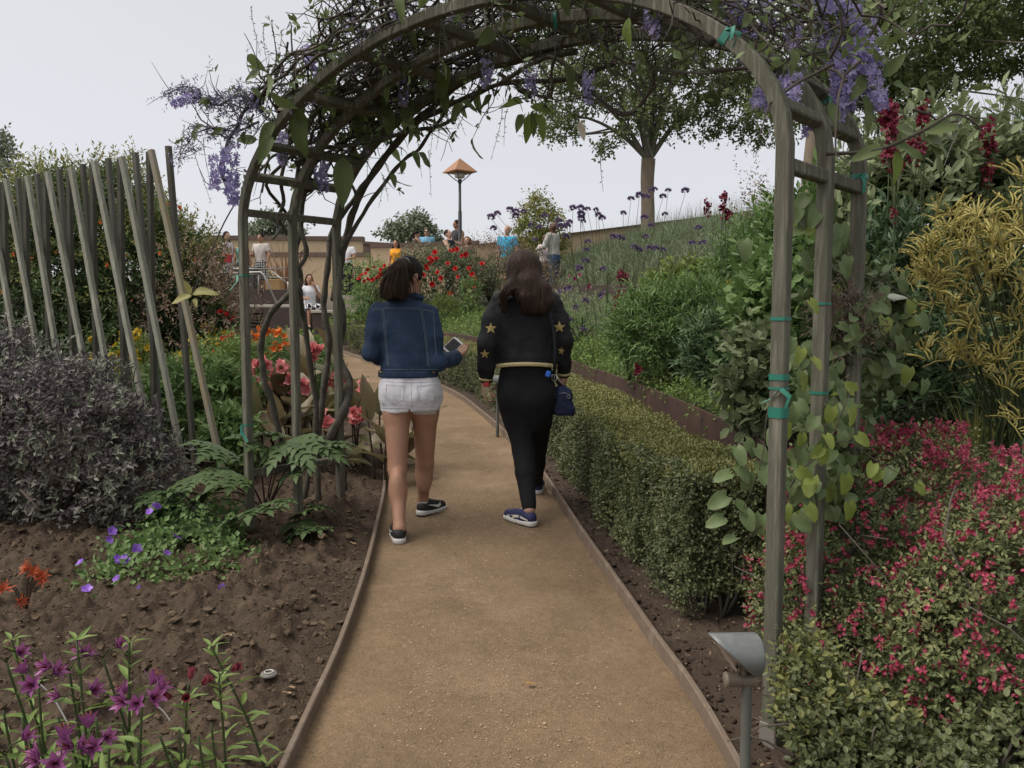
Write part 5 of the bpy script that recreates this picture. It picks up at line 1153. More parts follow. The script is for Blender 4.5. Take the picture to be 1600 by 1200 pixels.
M_purple_g = GR('grey_green_leaf', [(.06, .075, .05), (.11, .12, .085)], trans=.2)
M_pome = GR('glossy_dark_leaf', [(.014, .024, .010), (.024, .040, .014), (.045, .062, .020)], trans=.25, rough=.4)
M_pome_n = GR('yellow_green_leaf', [(.065, .085, .018), (.11, .12, .028), (.14, .12, .04)], trans=.35)
M_green = GR('mid_green_leaf', [(.030, .055, .017), (.050, .085, .024), (.075, .115, .035)], trans=.3)
M_lime = GR('lime_leaf', [(.085, .13, .022), (.13, .18, .035), (.17, .21, .06)], trans=.35)
M_dkgreen = GR('dark_green_leaf', [(.016, .028, .013), (.026, .044, .018), (.040, .060, .025)], trans=.2)
M_sage = GR('sage_leaf', [(.065, .085, .040), (.10, .125, .060), (.15, .175, .095)], trans=.25, rough=.6)
M_rose = GR('rose_leaf', [(.030, .040, .018), (.045, .055, .024), (.055, .040, .028)], trans=.2)
M_bronze = GR('bronze_leaf', [(.07, .045, .032), (.095, .065, .045), (.06, .055, .03)], trans=.2)
M_grass = GR('grey_green_grass', [(.052, .072, .036), (.075, .097, .052), (.10, .118, .072)], trans=.25, rough=.7, nscale=.8)
M_chart = GR('chartreuse_grass', [(.16, .17, .03), (.24, .24, .06), (.32, .30, .12)], trans=.35)
M_ltgreen = GR('ground_cover_leaf', [(.06, .10, .022), (.09, .135, .032), (.12, .165, .045)], trans=.3)
M_pinkf = GR('pink_shrub_flower', [(.24, .024, .055), (.35, .055, .10), (.46, .12, .165)], trans=.25, nscale=10)
M_red = GR('red_rose_petal', [(.35, .010, .012), (.52, .022, .022), (.62, .05, .04)], trans=.2, nscale=10)
M_crim = GR('crimson_petal', [(.040, .004, .010), (.070, .007, .016), (.105, .014, .024)], trans=.2, nscale=10)
M_magenta = GR('magenta_petal', [(.30, .03, .14), (.42, .07, .20)], trans=.25, nscale=10)
M_yel = GR('yellow_flower', [(.36, .25, .02), (.52, .38, .035), (.62, .48, .08)], trans=.25, nscale=6)
M_mustard = GR('mustard_paw_flower', [(.24, .205, .055), (.40, .345, .09), (.56, .50, .17)], trans=.2, nscale=4)
M_orange = GR('orange_flower', [(.55, .13, .02), (.66, .22, .05), (.60, .09, .03)], trans=.25, nscale=8)
M_pink = GR('canna_petal', [(.54, .16, .17), (.68, .28, .28), (.60, .20, .21)], trans=.3, nscale=8)
M_verb = GR('purple_verbena', [(.085, .06, .11), (.13, .09, .18), (.20, .14, .28)], trans=.2, nscale=20)
M_alst = GR('magenta_lily_petal', [(.17, .045, .14), (.27, .08, .22), (.40, .17, .35)], trans=.25, nscale=20)
M_alst_d = GR('dark_red_bud', [(.10, .015, .025), (.16, .03, .04)], trans=.2)
M_gera = GR('violet_geranium_petal', [(.17, .06, .40), (.26, .11, .55), (.36, .20, .65)], trans=.3, nscale=10)

def plant(name, label, cat, base, fol=None, mat=None, stems=None, smat=None, group=None, extra=()):
    t = thing(name, label, cat, base, group)
    if fol is not None: part('foliage', fol, mat, t, kind='stuff', smooth=False)
    if stems is not None: part('stems', stems, smat or M_wood_st, t, kind='stuff')
    for nm, mb, m in extra: part(nm, mb, m, t, kind='stuff', smooth=False)
    return t

# ---- clipped hedge beside the path
def hedge(label, y0, y1, gap, width, hfun, dens, LS, seed, stemy=None, wtop=None, pw=1.0, low_keep=.8):
    L = y1 - y0; nf = int(dens * L * .62); nt_ = int(dens * L * .6); nb = int(dens * L * .25)
    base = np.array([xr((y0 + y1) / 2) + gap + width / 2, (y0 + y1) / 2, zp((y0 + y1) / 2)])
    t = thing('boxwood_hedge', label, 'hedge', base)
    def pos(y, across, up):
        d = (xr(y + .1) - xr(y - .1)) / .2; n_ = 1 / np.sqrt(1 + d * d); xx_ = xr(y) + (gap + across) / n_ * 1.0; return np.stack([xx_, y, zp(y) + up], -1)
    fb, tb = MB(), MB()
    lum = lambda y, v: .05 * fbm(np.stack([y, v, 0 * y], -1), 3.2, 3, seed)
    y = y0 + L * R(nf) ** pw; u = .03 + (hfun(y) - .03) * R(nf) ** .9; kp = (u > .20) | (R(nf) < low_keep); y, u = y[kp], u[kp]
    a = .02 + .7 * lum(y, u) + np.abs(rn(len(y))) * .035
    p = pos(y, a, u); d = np.stack([-np.ones(len(y)), 0 * y, .6 + 0 * y], -1) + rn(len(y), 3) * .45
    twig_leaves(fb, p, d, .055, 6, LS, LS * .62, 'round' if LS < .016 else 'fold', 0, spread=.9, fwd=.45)
    W_ = width if wtop is None else wtop
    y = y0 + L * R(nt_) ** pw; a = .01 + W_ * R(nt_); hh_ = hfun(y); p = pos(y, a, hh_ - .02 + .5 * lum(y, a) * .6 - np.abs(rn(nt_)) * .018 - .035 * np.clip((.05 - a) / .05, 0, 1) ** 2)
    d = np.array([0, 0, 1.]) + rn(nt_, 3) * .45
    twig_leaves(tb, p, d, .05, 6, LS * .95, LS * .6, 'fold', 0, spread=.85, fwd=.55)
    # near and far ends
    n_ = int(dens * width * .8); y = y0 + np.abs(rn(n_)) * .04; u = .15 + (hfun(y) - .15) * R(n_); p = pos(y, width * R(n_), u); d = np.stack([0 * y, -np.ones(n_), .5 + 0 * y], -1) + rn(n_, 3) * .5; twig_leaves(fb, p, d, .055, 6, LS, LS * .62, 'fold', 0)
    n_ = nb; y = y0 + L * R(n_); u = hfun(y) * (.35 + .6 * R(n_)); p = pos(y, width - .03 + .03 * rn(n_), u); d = np.stack([np.ones(n_), 0 * y, .6 + 0 * y], -1) + rn(n_, 3) * .5; twig_leaves(fb, p, d, .055, 6, LS, LS * .62, 'fold', 0)
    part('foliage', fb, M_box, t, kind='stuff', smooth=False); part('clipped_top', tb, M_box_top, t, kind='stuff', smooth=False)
    sb = MB(); step = .07 if y0 < 5 else .3
    for yy_ in np.arange(y0 + .02, y1, step):
        for r_ in range(2 if y0 < 5 else 1):
            y_ = yy_ + .05 * rn(1)[0]; b = pos(np.array([y_]), np.array([.10 + .28 * R() * width]), np.array([0.]))[0]; e = pos(np.array([y_ + .12 * rn(1)[0]]), np.array([.05 + .5 * width * R()]), np.array([float(hfun(y_)) * (.55 + .4 * R())]))[0]
            branches(sb, b, [e], .009, .003, 5, .08); 
            if R() < .6: branches(sb, b * .7 + e * .3, [e + rn(3) * .07], .005, .002, 4, .1)
    part('stems', sb, M_wood_st, t, kind='stuff')
    return t
hedge('long clipped boxwood hedge with a flat olive top curving along the right of the path', 4.22, 17.3, .17, .52, lambda y: .56 + .0 * np.asarray(y) + .035 + .012 * np.sin(np.asarray(y) * 2.1), 1650, .019, 3, pw=1.5)
hedge('nearest leggy boxwood bush at the end of the hedge with bare stems showing', 3.50, 4.2, .19, .40, lambda y: .65 + .03 * np.sin(np.asarray(y) * 9), 5600, .017, 9, low_keep=.3)

# ---- purple shrub
bl = [(-3.0, 5.0, .76, .70, .55, .62), (-2.55, 4.9, .62, .48, .45, .56), (-3.7, 5.2, .88, .6, .5, .66), (-2.34, 5.0, .46, .34, .38, .46), (-3.4, 4.75, .62, .6, .45, .52), (-3.3, 5.3, 1.06, .5, .4, .42), (-2.75, 5.15, .98, .32, .3, .3)]
fb = foliage(bl, 6800, .037, .017, 7, .12, 'fold', .2, .32, 4.5, zmin=.20, seed=4, rand=.6)
f2 = foliage(bl, 1000, .040, .015, 6, .09, 'fold', .08, .18, 3.5, zmin=.20, seed=4)
sb = MB()
for b in bl: branches(sb, (b[0] * .5 - 1.5, 5.0, .22), [np.array(b[:3]) + rn(3) * .25 for _ in range(5)], .014, .003)
plant('purple_leaf_shrub', 'rounded shrub with dark purple leaves in front of the stake fence', 'shrub', (-3.0, 5.0, .25), fb, M_purple, sb, M_stem_br, extra=[('pale_shoots', f2, M_purple_g)])

# ---- big dark shrub with orange flowers behind the fence
bl = [(-4.9, 9.6, 2.1, .95, .9, 1.15), (-4.1, 9.5, 1.8, .75, .8, .95), (-5.6, 9.9, 1.9, .9, .8, 1.1), (-3.75, 9.5, 1.25, .55, .6, .7), (-4.6, 9.3, 1.1, 1.3, .7, .8), (-6.4, 10.2, 1.7, .9, .8, 1.0), (-3.55, 9.6, .85, .45, .5, .45)]
fb = foliage(bl, 11000, .070, .026, 8, .2, 'fold', .2, .22, 2.2, zmin=.45, seed=8)
fn = foliage([b[:3] + tuple(q * 1.05 for q in b[3:]) for b in bl[:4]], 1900, .06, .02, 9, .30, 'fold', .08, .22, 2.2, up=.9, zmin=1.6, seed=8, upbias=.9)
sb = MB(); branches(sb, (-4.5, 9.7, .4), [np.array(b[:3]) + rn(3) * .35 for b in bl for _ in range(4)], .045, .008, 6)
t = plant('flowering_shrub', 'large dense dark green shrub with small orange flowers behind the stake fence', 'shrub', (-4.6, 9.6, .45), fb, M_pome, sb, M_wood_st, extra=[('new_shoots', fn, M_pome_n)])
def rosette(n, L, W, cup=.5, seed=0, layers=1, shape='round'):
    rg = np.random.default_rng(seed); g = MB()
    for k in range(layers):
        a = np.arange(n) * 6.283 / n + k * .5 + rg.random(n) * .3; el = cup + .35 * k; d = np.c_[np.cos(a) * math.cos(el), np.sin(a) * math.cos(el), np.full(n, math.sin(el))]; nr = np.c_[-np.cos(a) * math.sin(el), -np.sin(a) * math.sin(el), np.full(n, math.cos(el))]
        g.leaves(np.zeros((n, 3)), d, nr, L * (1 - .22 * k), W * (1 - .2 * k), shape, 0)
    return g
FL_or = rosette(6, .035, .022, .6, 1, 2).mesh('flower', M_orange)
def put_flowers(par, me, pts, sc=1.0, face=(0, -.8, .5), jit=.5, name='flower'):
    for p in pts:
        z = unit(np.array(face) + rn(3) * jit); x = unit(np.cross(z, rn(3))); y = np.cross(z, x); s_ = sc * (.8 + .4 * R()); m = np.eye(4); m[:3, 0] = x * s_; m[:3, 1] = y * s_; m[:3, 2] = z * s_; m[:3, 3] = p; inst(name, me, par, Matrix(m.tolist()))
put_flowers(t, FL_or, [P(a, b, 8.75 - .0) for a, b in ((68, 310), (23, 397), (87, 396), (50, 405), (169, 415), (251, 396), (262, 320), (306, 405), (195, 400), (157, 348), (5, 458), (208, 470), (60, 345), (83, 285), (280, 325))], .8)

# ---- generic rounded bushes
def bush(name, label, cat, px, y, w, h, mat, n, L, W, m=6, tl=.12, shape='fold', dep=None, seed=1, flowers=None, lump=.2, group=None, smat=None, up=.35, droop=0, fmat=None, base_h=.0, blobs=3, spread=.85, fwd=.5, rand=.45):
    b = at(px, y); dep = dep or w * .8; bl = [(b[0], y, b[2] + h * .52 + base_h, w * .45, dep * .45, h * .48)]
    for k in range(blobs): a = R() * 6.28; bl.append((b[0] + math.cos(a) * w * .24, y + math.sin(a) * dep * .24, b[2] + base_h + h * (.38 + .25 * R()), w * .3, dep * .3, h * .36))
    fb = foliage(bl, n, L, W, m, tl, shape, .2, lump, 2.2 / max(w, .3), up, b[2] + .02, seed=seed, droop=droop, spread=spread, fwd=fwd, rand=rand)
    sb = MB(); branches(sb, b, [np.array(q[:3]) + rn(3) * .3 * np.array(q[3:]) for q in bl for _ in range(4)], .006 + .012 * h, .003)
    t = plant(name, label, cat, b, fb, mat, sb, smat or M_stem, group)
    return t
# behind the arch, left of the path
bush('bushy_plant', 'broad green shrub at the edge of the plaza right of the slatted bin', 'shrub', 572, 19.7, 1.7, 1.4, M_ltgreen, 700, .06, .03, seed=61)
bush('bushy_plant', 'bright green leafy plant between the stakes and the arch', 'plant', 300, 6.6, 1.0, .85, M_green, 900, .07, .03, seed=2)
bush('bushy_plant', 'fine leaved green plant behind the pink cannas', 'plant', 345, 7.6, .9, .95, M_ltgreen, 800, .05, .02, seed=3)
bush('bushy_plant', 'low green weedy plant at the foot of the leaning stakes', 'plant', 352, 6.1, .5, .5, M_green, 300, .07, .032, seed=5)
bush('lavender_plant', 'grey green feathery plant low behind the stake fence', 'plant', 245, 8.0, 1.0, .62, M_sage, 700, .035, .007, seed=6)
bush('mixed_shrub', 'reddish brown loose shrub beneath the end of the stake fence', 'shrub', 305, 8.9, 1.5, 1.9, M_bronze, 1100, .05, .02, seed=7, lump=.3)
bush('mixed_shrub', 'dark leafy shrub with red blooms beside the handrail', 'shrub', 338, 10.5, .8, 1.75, M_rose, 700, .05, .025, seed=8, lump=.3)
for (px, y, w, h, lb, mt, fm, sd) in ((205, 8.4, .7, .85, 'yellow leaved bush seen between the leftmost low stakes', M_lime, M_yel, 1), (325, 8.6, .55, .8, 'yellow flowering bush seen through the last leaning stake', M_lime, M_yel, 2), (350, 9.2, .5, .95, 'yellow flowering bush close behind the front left arch post', M_green, M_yel, 3)):
    t = bush('yellow_bush', lb, 'shrub', px, y, w, h, mt, 300, .06, .025, seed=10 + sd)
    b = at(px, y); fy = rosette(9, .045, .014, .5, 3, 2, 'fold').mesh('flower', fm); put_flowers(t, fy, [b + np.array([(R() - .5) * w * .9, -.3 * w - .1 * R(), h * (.55 + .5 * R())]) for _ in range(36)], 1.15)
t = bush('orange_lilies', 'clump of orange and red alstroemeria blooms seen between the left arch posts', 'flowers', 432, 8.6, 1.1, .9, M_green, 500, .07, .018, seed=14)
FO = [rosette(6, .055, .03, .75, s_, 1).mesh('flower', m_) for s_, m_ in ((1, M_orange), (2, M_orange), (3, leafm('coral_red_petal', [(.42, .05, .03), (.52, .10, .06)], .2)))]
put_flowers(t, FO[0], [P(a + 3 * rn(1)[0], b + 3 * rn(1)[0], 8.3) for a, b in ((390, 515), (402, 513), (398, 523), (389, 532), (397, 534), (405, 530), (420, 520), (428, 522), (437, 519), (424, 546), (432, 543), (442, 539), (440, 543), (447, 538), (452, 528), (445, 524), (417, 548), (412, 517), (408, 520), (394, 527), (402, 536), (415, 523), (433, 524), (428, 546), (436, 541), (425, 515), (442, 527))], 1.0)
put_flowers(t, FO[2], [P(a, b, 8.4) for a, b in ((355, 527), (362, 524), (349, 530), (358, 533), (366, 530), (345, 545), (352, 548), (338, 550))], .9)
t = bush('red_flowers', 'small plant with dark red blooms left of the front arch post', 'flowers', 358, 9.6, .6, 1.15, M_rose, 250, .06, .02, seed=15)
put_flowers(t, rosette(7, .045, .03, .6, 1, 2).mesh('flower', M_red), [P(a, b, 9.3) for a, b in ((345, 489), (352, 493), (360, 502), (357, 491), (362, 497), (372, 486))], 1)
bush('succulent_clump', 'pale green rounded clump behind the middle left arch post', 'plant', 452, 11.5, 1.0, .85, M_ltgreen, 600, .05, .03, seed=16)
bush('bushy_plant', 'green leafy plant between the middle and back left arch posts', 'plant', 490, 10.5, .9, .75, M_green, 500, .06, .03, seed=17)

# ---- cannas: bronze striped leaves, pink flowers
def canna_mat():
    m, nt, b, out = nt_mat('canna_leaf'); v = coords(nt, (1, 1, 1), 'UV')
    at_ = nt.nodes.new('ShaderNodeAttribute'); at_.attribute_name = 'vein'
    w = nt.nodes.new('ShaderNodeTexWave'); w.inputs['Scale'].default_value = 7; w.inputs['Distortion'].default_value = 1.5; nt.links.new(at_.outputs['Vector'], w.inputs['Vector'])
    oi = nt.nodes.new('ShaderNodeObjectInfo'); rr = ramp(nt, oi.outputs['Random'], [(.2, (.12, .062, .042)), (.55, (.15, .10, .055)), (.9, (.12, .125, .055))])
    mx = nt.nodes.new('ShaderNodeMix'); mx.data_type = 'RGBA'; nt.links.new(w.outputs[0], mx.inputs[0]); nt.links.new(rr, mx.inputs[6]); mx.inputs[7].default_value = (.24, .215, .11, 1)
    nt.links.new(mx.outputs[2], b.inputs['Base Color']); b.inputs['Roughness'].default_value = .45
    t = nt.nodes.new('ShaderNodeBsdfTranslucent'); nt.links.new(mx.outputs[2], t.inputs[0]); x = nt.nodes.new('ShaderNodeMixShader'); x.inputs[0].default_value = .3
    nt.links.new(b.outputs[0], x.inputs[1]); nt.links.new(t.outputs[0], x.inputs[2]); nt.links.new(x.outputs[0], out.inputs[0]); return m
M_canna = canna_mat()
CL = []
for k in range(4):
    v, f = big_leaf(1, .42, (.10, .22, .35, .5)[k], .02, 12, seed=k); g = MB(); g.add(v, f); me = g.mesh('canna_leaf', M_canna)
    a = me.attributes.new('vein', 'FLOAT_VECTOR', 'POINT'); a.data.foreach_set('vector', np.stack([v[:, 1] * 1.0 - np.abs(v[:, 0]) * 1.3, 0 * v[:, 0], 0 * v[:, 0]], -1).astype(np.float32).ravel()); CL.append(me)
FPK = [rosette(5, .065, .045, .7, s_, 2).mesh('flower', M_pink) for s_ in (1, 2)]
def canna(label, px, y, h, nl, sd, flowers, spread=.16):
    b = at(px, y); t = thing('canna_plant', label, 'canna', b); rg = np.random.default_rng(sd); st = MB()
    for s_ in range(max(3, nl // 5)):
        bb = b + np.array([rg.normal() * spread, rg.normal() * spread, 0]); tp_ = bb + np.array([rg.normal() * .08, rg.normal() * .06, h * (.65 + .3 * rg.random())]); st.tube(spline([bb - [0, 0, .05], (bb + tp_) / 2 + rg.normal(size=3) * .02, tp_], 4), np.linspace(.013, .006, 9), 6)
        for k in range(5):
            f = .12 + .8 * (k + rg.random() * .5) / 5; p = bb + (tp_ - bb) * f; a = rg.random() * 6.28; e = .15 + .9 * f + .3 * rg.normal(); d = np.array([math.cos(a) * math.cos(e), math.sin(a) * math.cos(e), math.sin(e)]); inst('leaf', CL[int(rg.integers(4))], t, frame(d, np.array([0, 0, 1.]) + .3 * rg.normal(size=3) - d * .3, p, (.30 + .16 * rg.random()) * (.75 + .25 * h)))
    for (fx, fy, n_) in flowers:
        c = P(fx, fy, y - .12)
        st.tube(spline([b + np.array([(c[0] - b[0]) * .4, 0, h * .3]), (b + c) / 2 + [0, 0, h * .25], c], 4), .005, 5)
        put_flowers(t, FPK[n_ % 2], [c + rn(3) * .028 for _ in range(n_)], 1.0, (0, -.7, .5), .6)
    part('stems', st, M_stem_br, t, kind='stuff')
canna('canna clump with striped bronze leaves and many pink flowers behind the front left arch post', 425, 6.9, .85, 28, 1, [(400, 570, 5), (408, 566, 4), (436, 590, 6), (408, 605, 5), (399, 610, 3), (470, 598, 4), (476, 608, 4)], .2)
canna('canna with upright red bronze leaves and a tall pink flower between the left arch posts', 490, 6.95, 1.15, 20, 2, [(492, 545, 5), (487, 552, 3), (515, 600, 6), (520, 594, 3), (545, 600, 3)], .15)
canna('low canna with pink flowers and drooping striped leaves beside the path edging', 545, 6.35, .62, 28, 3, [(510, 662, 6), (503, 657, 3), (516, 668, 3), (553, 655, 5), (560, 650, 3), (568, 612, 3)], .16)

canna('dense low mound of striped bronze canna foliage between the left arch posts', 462, 6.75, .62, 30, 5, [(452, 596, 4), (440, 575, 3)], .24)
# ---- deeply cut palmate plants round the left arch foot
def palm_leaf(seed):
    rg = np.random.default_rng(seed); g = MB()
    for k in range(7):
        a = (k - 3) * .62 + .08 * rg.normal(); L = 1 - .16 * abs(k - 3); d = np.array([math.sin(a), math.cos(a), 0]); s_ = np.array([math.cos(a), -math.sin(a), 0]); n_ = 5
        for j in range(n_):
            t0 = .12 + .88 * j / n_; p = d * t0 * L - np.array([0, 0, .28 * (t0 * L) ** 2])
            for sd in (-1, 1):
                if j < n_ - 1 : dd = d * .8 + s_ * sd * .75 + np.array([0, 0, -.15]); g.leaves([p], [dd], [[0, 0, 1]], .27 * (1 - .5 * t0) * L + .07, .16 * (1 - .35 * t0), 'blade', 0)
        g.leaves([np.zeros(3)], [d * .55 - np.array([0, 0, .06])], [[0, 0, 1]], .5 * L, .21, 'blade', 0); g.leaves([d * .45 * L - np.array([0, 0, .28 * (.45 * L) ** 2])], [d - np.array([0, 0, .4])], [[0, 0, 1]], .56 * L, .24, 'blade', 0)
    return g
M_palm = GR('cut_leaf', [(.022, .036, .013), (.033, .052, .019), (.046, .068, .025)], trans=.3)
PM = [palm_leaf(s_).mesh('cut_leaf', M_palm) for s_ in (1, 2, 3)]
def palmate(label, base, leaves):
    t = thing('cut_leaf_plant', label, 'plant', base); b = np.array(base) + [0, 0, .03]
    for (px, py, y, sz) in leaves:
        sz = sz * 1.25; c = P(px, py, y); o = c - b; o[2] = 0; o = unit(o + rn(3) * .02 - np.array([0, .25, 0])); s_ = MB(); s_.tube(spline([b, b * .55 + c * .45 + [0, 0, .06], c], 4), np.linspace(.006, .0035, 9), 5); part('leaf_stalk', s_, M_stem_br, t)
        inst('leaf', PM[int(R() * 3)], t, frame(o + np.array([0, 0, .05]) + .25 * rn(3), np.array([0, -.5, 1.]) + .3 * rn(3), c, sz * (.8 + .4 * R())))
b1 = at(408, 4.95)
palmate('deeply cut leafy plant spreading round the front left foot of the arch', b1, [(400, 690, 4.75, .22), (345, 700, 4.8, .21), (365, 740, 4.6, .22), (330, 770, 4.55, .21), (455, 690, 4.75, .23), (480, 700, 4.7, .21), (440, 680, 4.9, .2), (395, 800, 4.35, .22), (420, 785, 4.5, .2), (300, 790, 4.6, .22), (310, 745, 4.7, .2), (500, 695, 4.8, .18), (470, 730, 4.75, .2)])
palmate('smaller deeply cut plant near the middle left foot of the arch', at(478, 4.85), [(478, 800, 4.55, .17), (490, 825, 4.45, .16), (465, 815, 4.5, .16), (500, 790, 4.7, .14), (455, 840, 4.4, .14)])
palmate('deeply cut plant with pale leaves left of the arch foot', at(300, 4.7), [(262, 800, 4.5, .2), (280, 770, 4.6, .18), (320, 815, 4.45, .2), (250, 770, 4.7, .16), (340, 850, 4.3, .18)])

# ---- violet geranium on the bare soil
bl = [(X_(265, 4.15), 4.15, .28, .42, .35, .14), (X_(200, 4.0), 4.0, .24, .28, .24, .10), (X_(330, 4.1), 4.1, .26, .28, .26, .11), (X_(290, 4.5), 4.5, .33, .3, .25, .18)]
fb = foliage(bl, 900, .034, .024, 5, .10, 'fold', .3, .2, 5, zmin=.16, seed=12); dry = foliage([(X_(330, 4.05), 4.05, .24, .33, .28, .09), (X_(370, 4.1), 4.1, .22, .2, .2, .07)], 240, .03, .008, 5, .11, 'fold', .4, .2, 5, zmin=.14)
t = plant('geranium', 'sprawling geranium with violet flowers on the bare soil bed', 'flowers', at(265, 4.15), fb, M_green, None, None, extra=[('dry_stems', dry, leafm('dry_straw', [(.15, .11, .07), (.22, .17, .11)], .1, .9))])
FG = rosette(5, .027, .026, .35, 1, 1).mesh('flower', M_gera)
put_flowers(t, FG, [P(a, b, y) for a, b, y in ((246, 788, 4.3), (234, 800, 4.3), (175, 830, 4.1), (173, 842, 4.05), (183, 873, 3.9), (188, 880, 3.88), (200, 878, 3.88), (195, 872, 3.9), (126, 879, 3.85), (262, 866, 3.95), (183, 905, 3.78), (136, 921, 3.7), (220, 922, 3.7), (312, 934, 3.68), (346, 920, 3.72), (275, 840, 4.05), (213, 858, 4.0))], 1.0, (0, -.6, .7), .5)
# small orange paws at the far left
t = thing('kangaroo_paw', 'small plant with spiky orange red flowers at the left edge of the bed', 'flowers', at(20, 3.6)); st = MB()
FOP = rosette(6, .05, .012, .5, 2, 2, 'fold').mesh('flower', leafm('rust_orange_petal', [(.36, .06, .025), (.45, .11, .04)], .2))
for a, b in ((50, 895), (62, 900), (68, 905), (5, 922), (30, 940), (45, 888), (-12, 915)):
    c = P(a, b, 3.55); st.tube(spline([at(20, 3.6) - [0, 0, .02], (at(20, 3.6) + c) / 2 + [0, 0, .06], c], 4), .0025, 4); put_flowers(t, FOP, [c], 1.0, (.4, -.5, .5), .4)
part('stems', st, M_stem_br, t, kind='stuff')

# ---- alstroemerias in the near left corner
AL = []
for s_ in range(3):
    g = MB()
    v, f = big_leaf(1, .24, (.1, .25, .4)[s_], .02, 5, seed=s_); g.add(v, f); AL.append(g.mesh('lily_leaf', M_ltgreen))
AF = []
for s_ in (1, 2):
    rg = np.random.default_rng(s_); g = MB()
    for k in range(6):
        a = k * 1.047; el = .92 + .18 * (k % 2); d = np.array([math.cos(a) * math.cos(el), math.sin(a) * math.cos(el), math.sin(el)]); v, f = big_leaf(.047, .027 if k % 2 else .019, .22, .02, 5, seed=k); Mx = np.array(frame(d, [-math.cos(a) * math.sin(el), -math.sin(a) * math.sin(el), math.cos(el)], (0, 0, 0))); g.add(v @ Mx[:3, :3].T, f, 0)
    for k in range(5): a = k * 1.25; g.tube(np.array([(0, 0, 0), (math.cos(a) * .006, math.sin(a) * .006, .03), (math.cos(a) * .012, math.sin(a) * .012, .045)]), .0012, 3, mi=1)
    AF.append(g.mesh('flower', [M_alst, M_alst_d]))
AB = rosette(5, .04, .02, 1.25, 3, 1).mesh('bud', M_alst_d)
def alstro(label, hx, hy, y, nflow, kind, group=None, h0=None):
    c = P(hx, hy, y); bx = c[0] + .06 * rn(1)[0]; by = y + .10 * R(); b = np.array([bx, by, ground(bx, by)])
    t = thing('peruvian_lily', label, 'flower', b, group); pth = spline([b - [0, 0, .02], b * .6 + c * .4 + rn(3) * .012, c], 8); st = MB(); st.tube(pth, np.linspace(.0042, .003, len(pth)), 6); part('stem', st, M_stem, t)
    n_ = 16
    for k in range(n_):
        q = .12 + .8 * k / n_; p = pth[int(q * (len(pth) - 1))]; a = k * 2.4 + R(); d = np.array([math.cos(a), math.sin(a), .15 + .5 * R()]); inst('leaf', AL[k % 3], t, frame(d, np.array([0, 0, 1.]) + .4 * rn(3), p, .06 + .035 * R()))
    if kind == 'shoot' or kind == 'bud':
        for k in range(11): a = k * 2.4; d = np.array([math.cos(a), math.sin(a), .35 + .12 * k]); inst('leaf', AL[k % 3], t, frame(d, np.array([0, 0, 1.]) + .3 * rn(3), pth[-1 - min(k // 4, 3)], .055 - .002 * k))
    tip = pth[-1]
    for k in range(nflow):
        a = k * 6.283 / max(nflow, 1) + R(); d = unit(np.array([math.cos(a) * .8, math.sin(a) * .8 - .35, .55])); f0 = tip + d * .045; s2 = MB(); s2.tube(np.array([tip, tip + d * .02 + [0, 0, .012], f0]), .0018, 4); part('flower_stalk', s2, M_stem, t)
        if kind == 'bud': m_ = frame(np.cross(d, [.3, .9, .1]), d, f0, .9); inst('bud', AB, t, m_)
        else: m_ = frame(np.cross(d, [.3, .9, .1]), d, f0, .72 + .2 * R()); inst('flower', AF[k % 2], t, m_)
    return t
alstro('lily stem with a large purple bloom head right of the near left corner clump', 222, 1100, 1.95, 6, 'flower')
alstro('lily with a single magenta bloom beside the tall middle shoot', 108, 1048, 2.05, 2, 'flower')
alstro('tall lily stem with dark red buds and one open pink petal bloom', 160, 1028, 2.1, 2, 'flower')
alstro('lily with two small mauve blooms left of the middle shoot', 60, 1072, 2.0, 3, 'flower')
alstro('purple trumpet lily bloom cut by the left edge of the soil bed view', 10, 1035, 2.1, 2, 'flower')
alstro('lily bloom half hidden low behind the middle stem', 122, 1095, 2.1, 2, 'flower')
alstro('largest magenta lily head low beside the bottom left corner', 95, 1192, 1.78, 5, 'flower')
alstro('magenta lily head close behind the largest one', 142, 1168, 1.85, 4, 'flower')
alstro('red streaked magenta lily in the extreme bottom left corner', 8, 1180, 1.8, 3, 'flower')
alstro('lily stem with unopened dark red buds at the right of the clump', 292, 1092, 2.0, 4, 'bud')
alstro('slender lily stem with a single pinkish bud nearest the path edging', 342, 1060, 2.1, 1, 'bud')
for i, (px, py, y) in enumerate(((120, 1000, 2.05), (202, 1005, 2.1), (18, 1000, 2.2), (330, 1010, 2.35))):
    alstro(('tallest leafy lily shoot with a dark tip standing in the middle of the clump', 'leafy lily shoot with a spiky pale tip on bare soil', 'leafy brown tipped lily shoot at the left edge', 'small pale lily shoot standing alone on the soil towards the path')[i], px, py, y, 0, 'shoot')
for i, (px, py, y) in enumerate(((35, 1120, 2.0), (150, 1120, 2.0), (190, 1130, 2.0), (250, 1150, 1.95), (280, 1140, 1.95), (310, 1150, 1.98), (60, 1150, 1.9), (170, 1170, 1.85), (5, 1110, 2.1), (265, 1180, 1.88), (330, 1130, 2.05), (90, 1120, 2.1), (215, 1160, 1.9), (300, 1180, 1.85))):
    alstro('short flowerless leafy lily shoot at the base of the near left clump', px, py, y, 0, 'stem', 'flowerless lily shoots in the near left clump')
n = 1500; y = 1.8 + 5.0 * R(n) ** 1.3; x = xl(y) - .03 - 3.0 * R(n) ** 1.3; g = MB(); a = 6.283 * R(n); g.leaves(np.stack([x, y, zleft(x, y) + .004], -1), np.c_[np.cos(a), np.sin(a), .25 * rn(n)], rn(n, 3) * .35 + [0, 0, 1], .008 + .028 * R(n) ** 3, .002 + .008 * R(n) ** 2, 'fold')
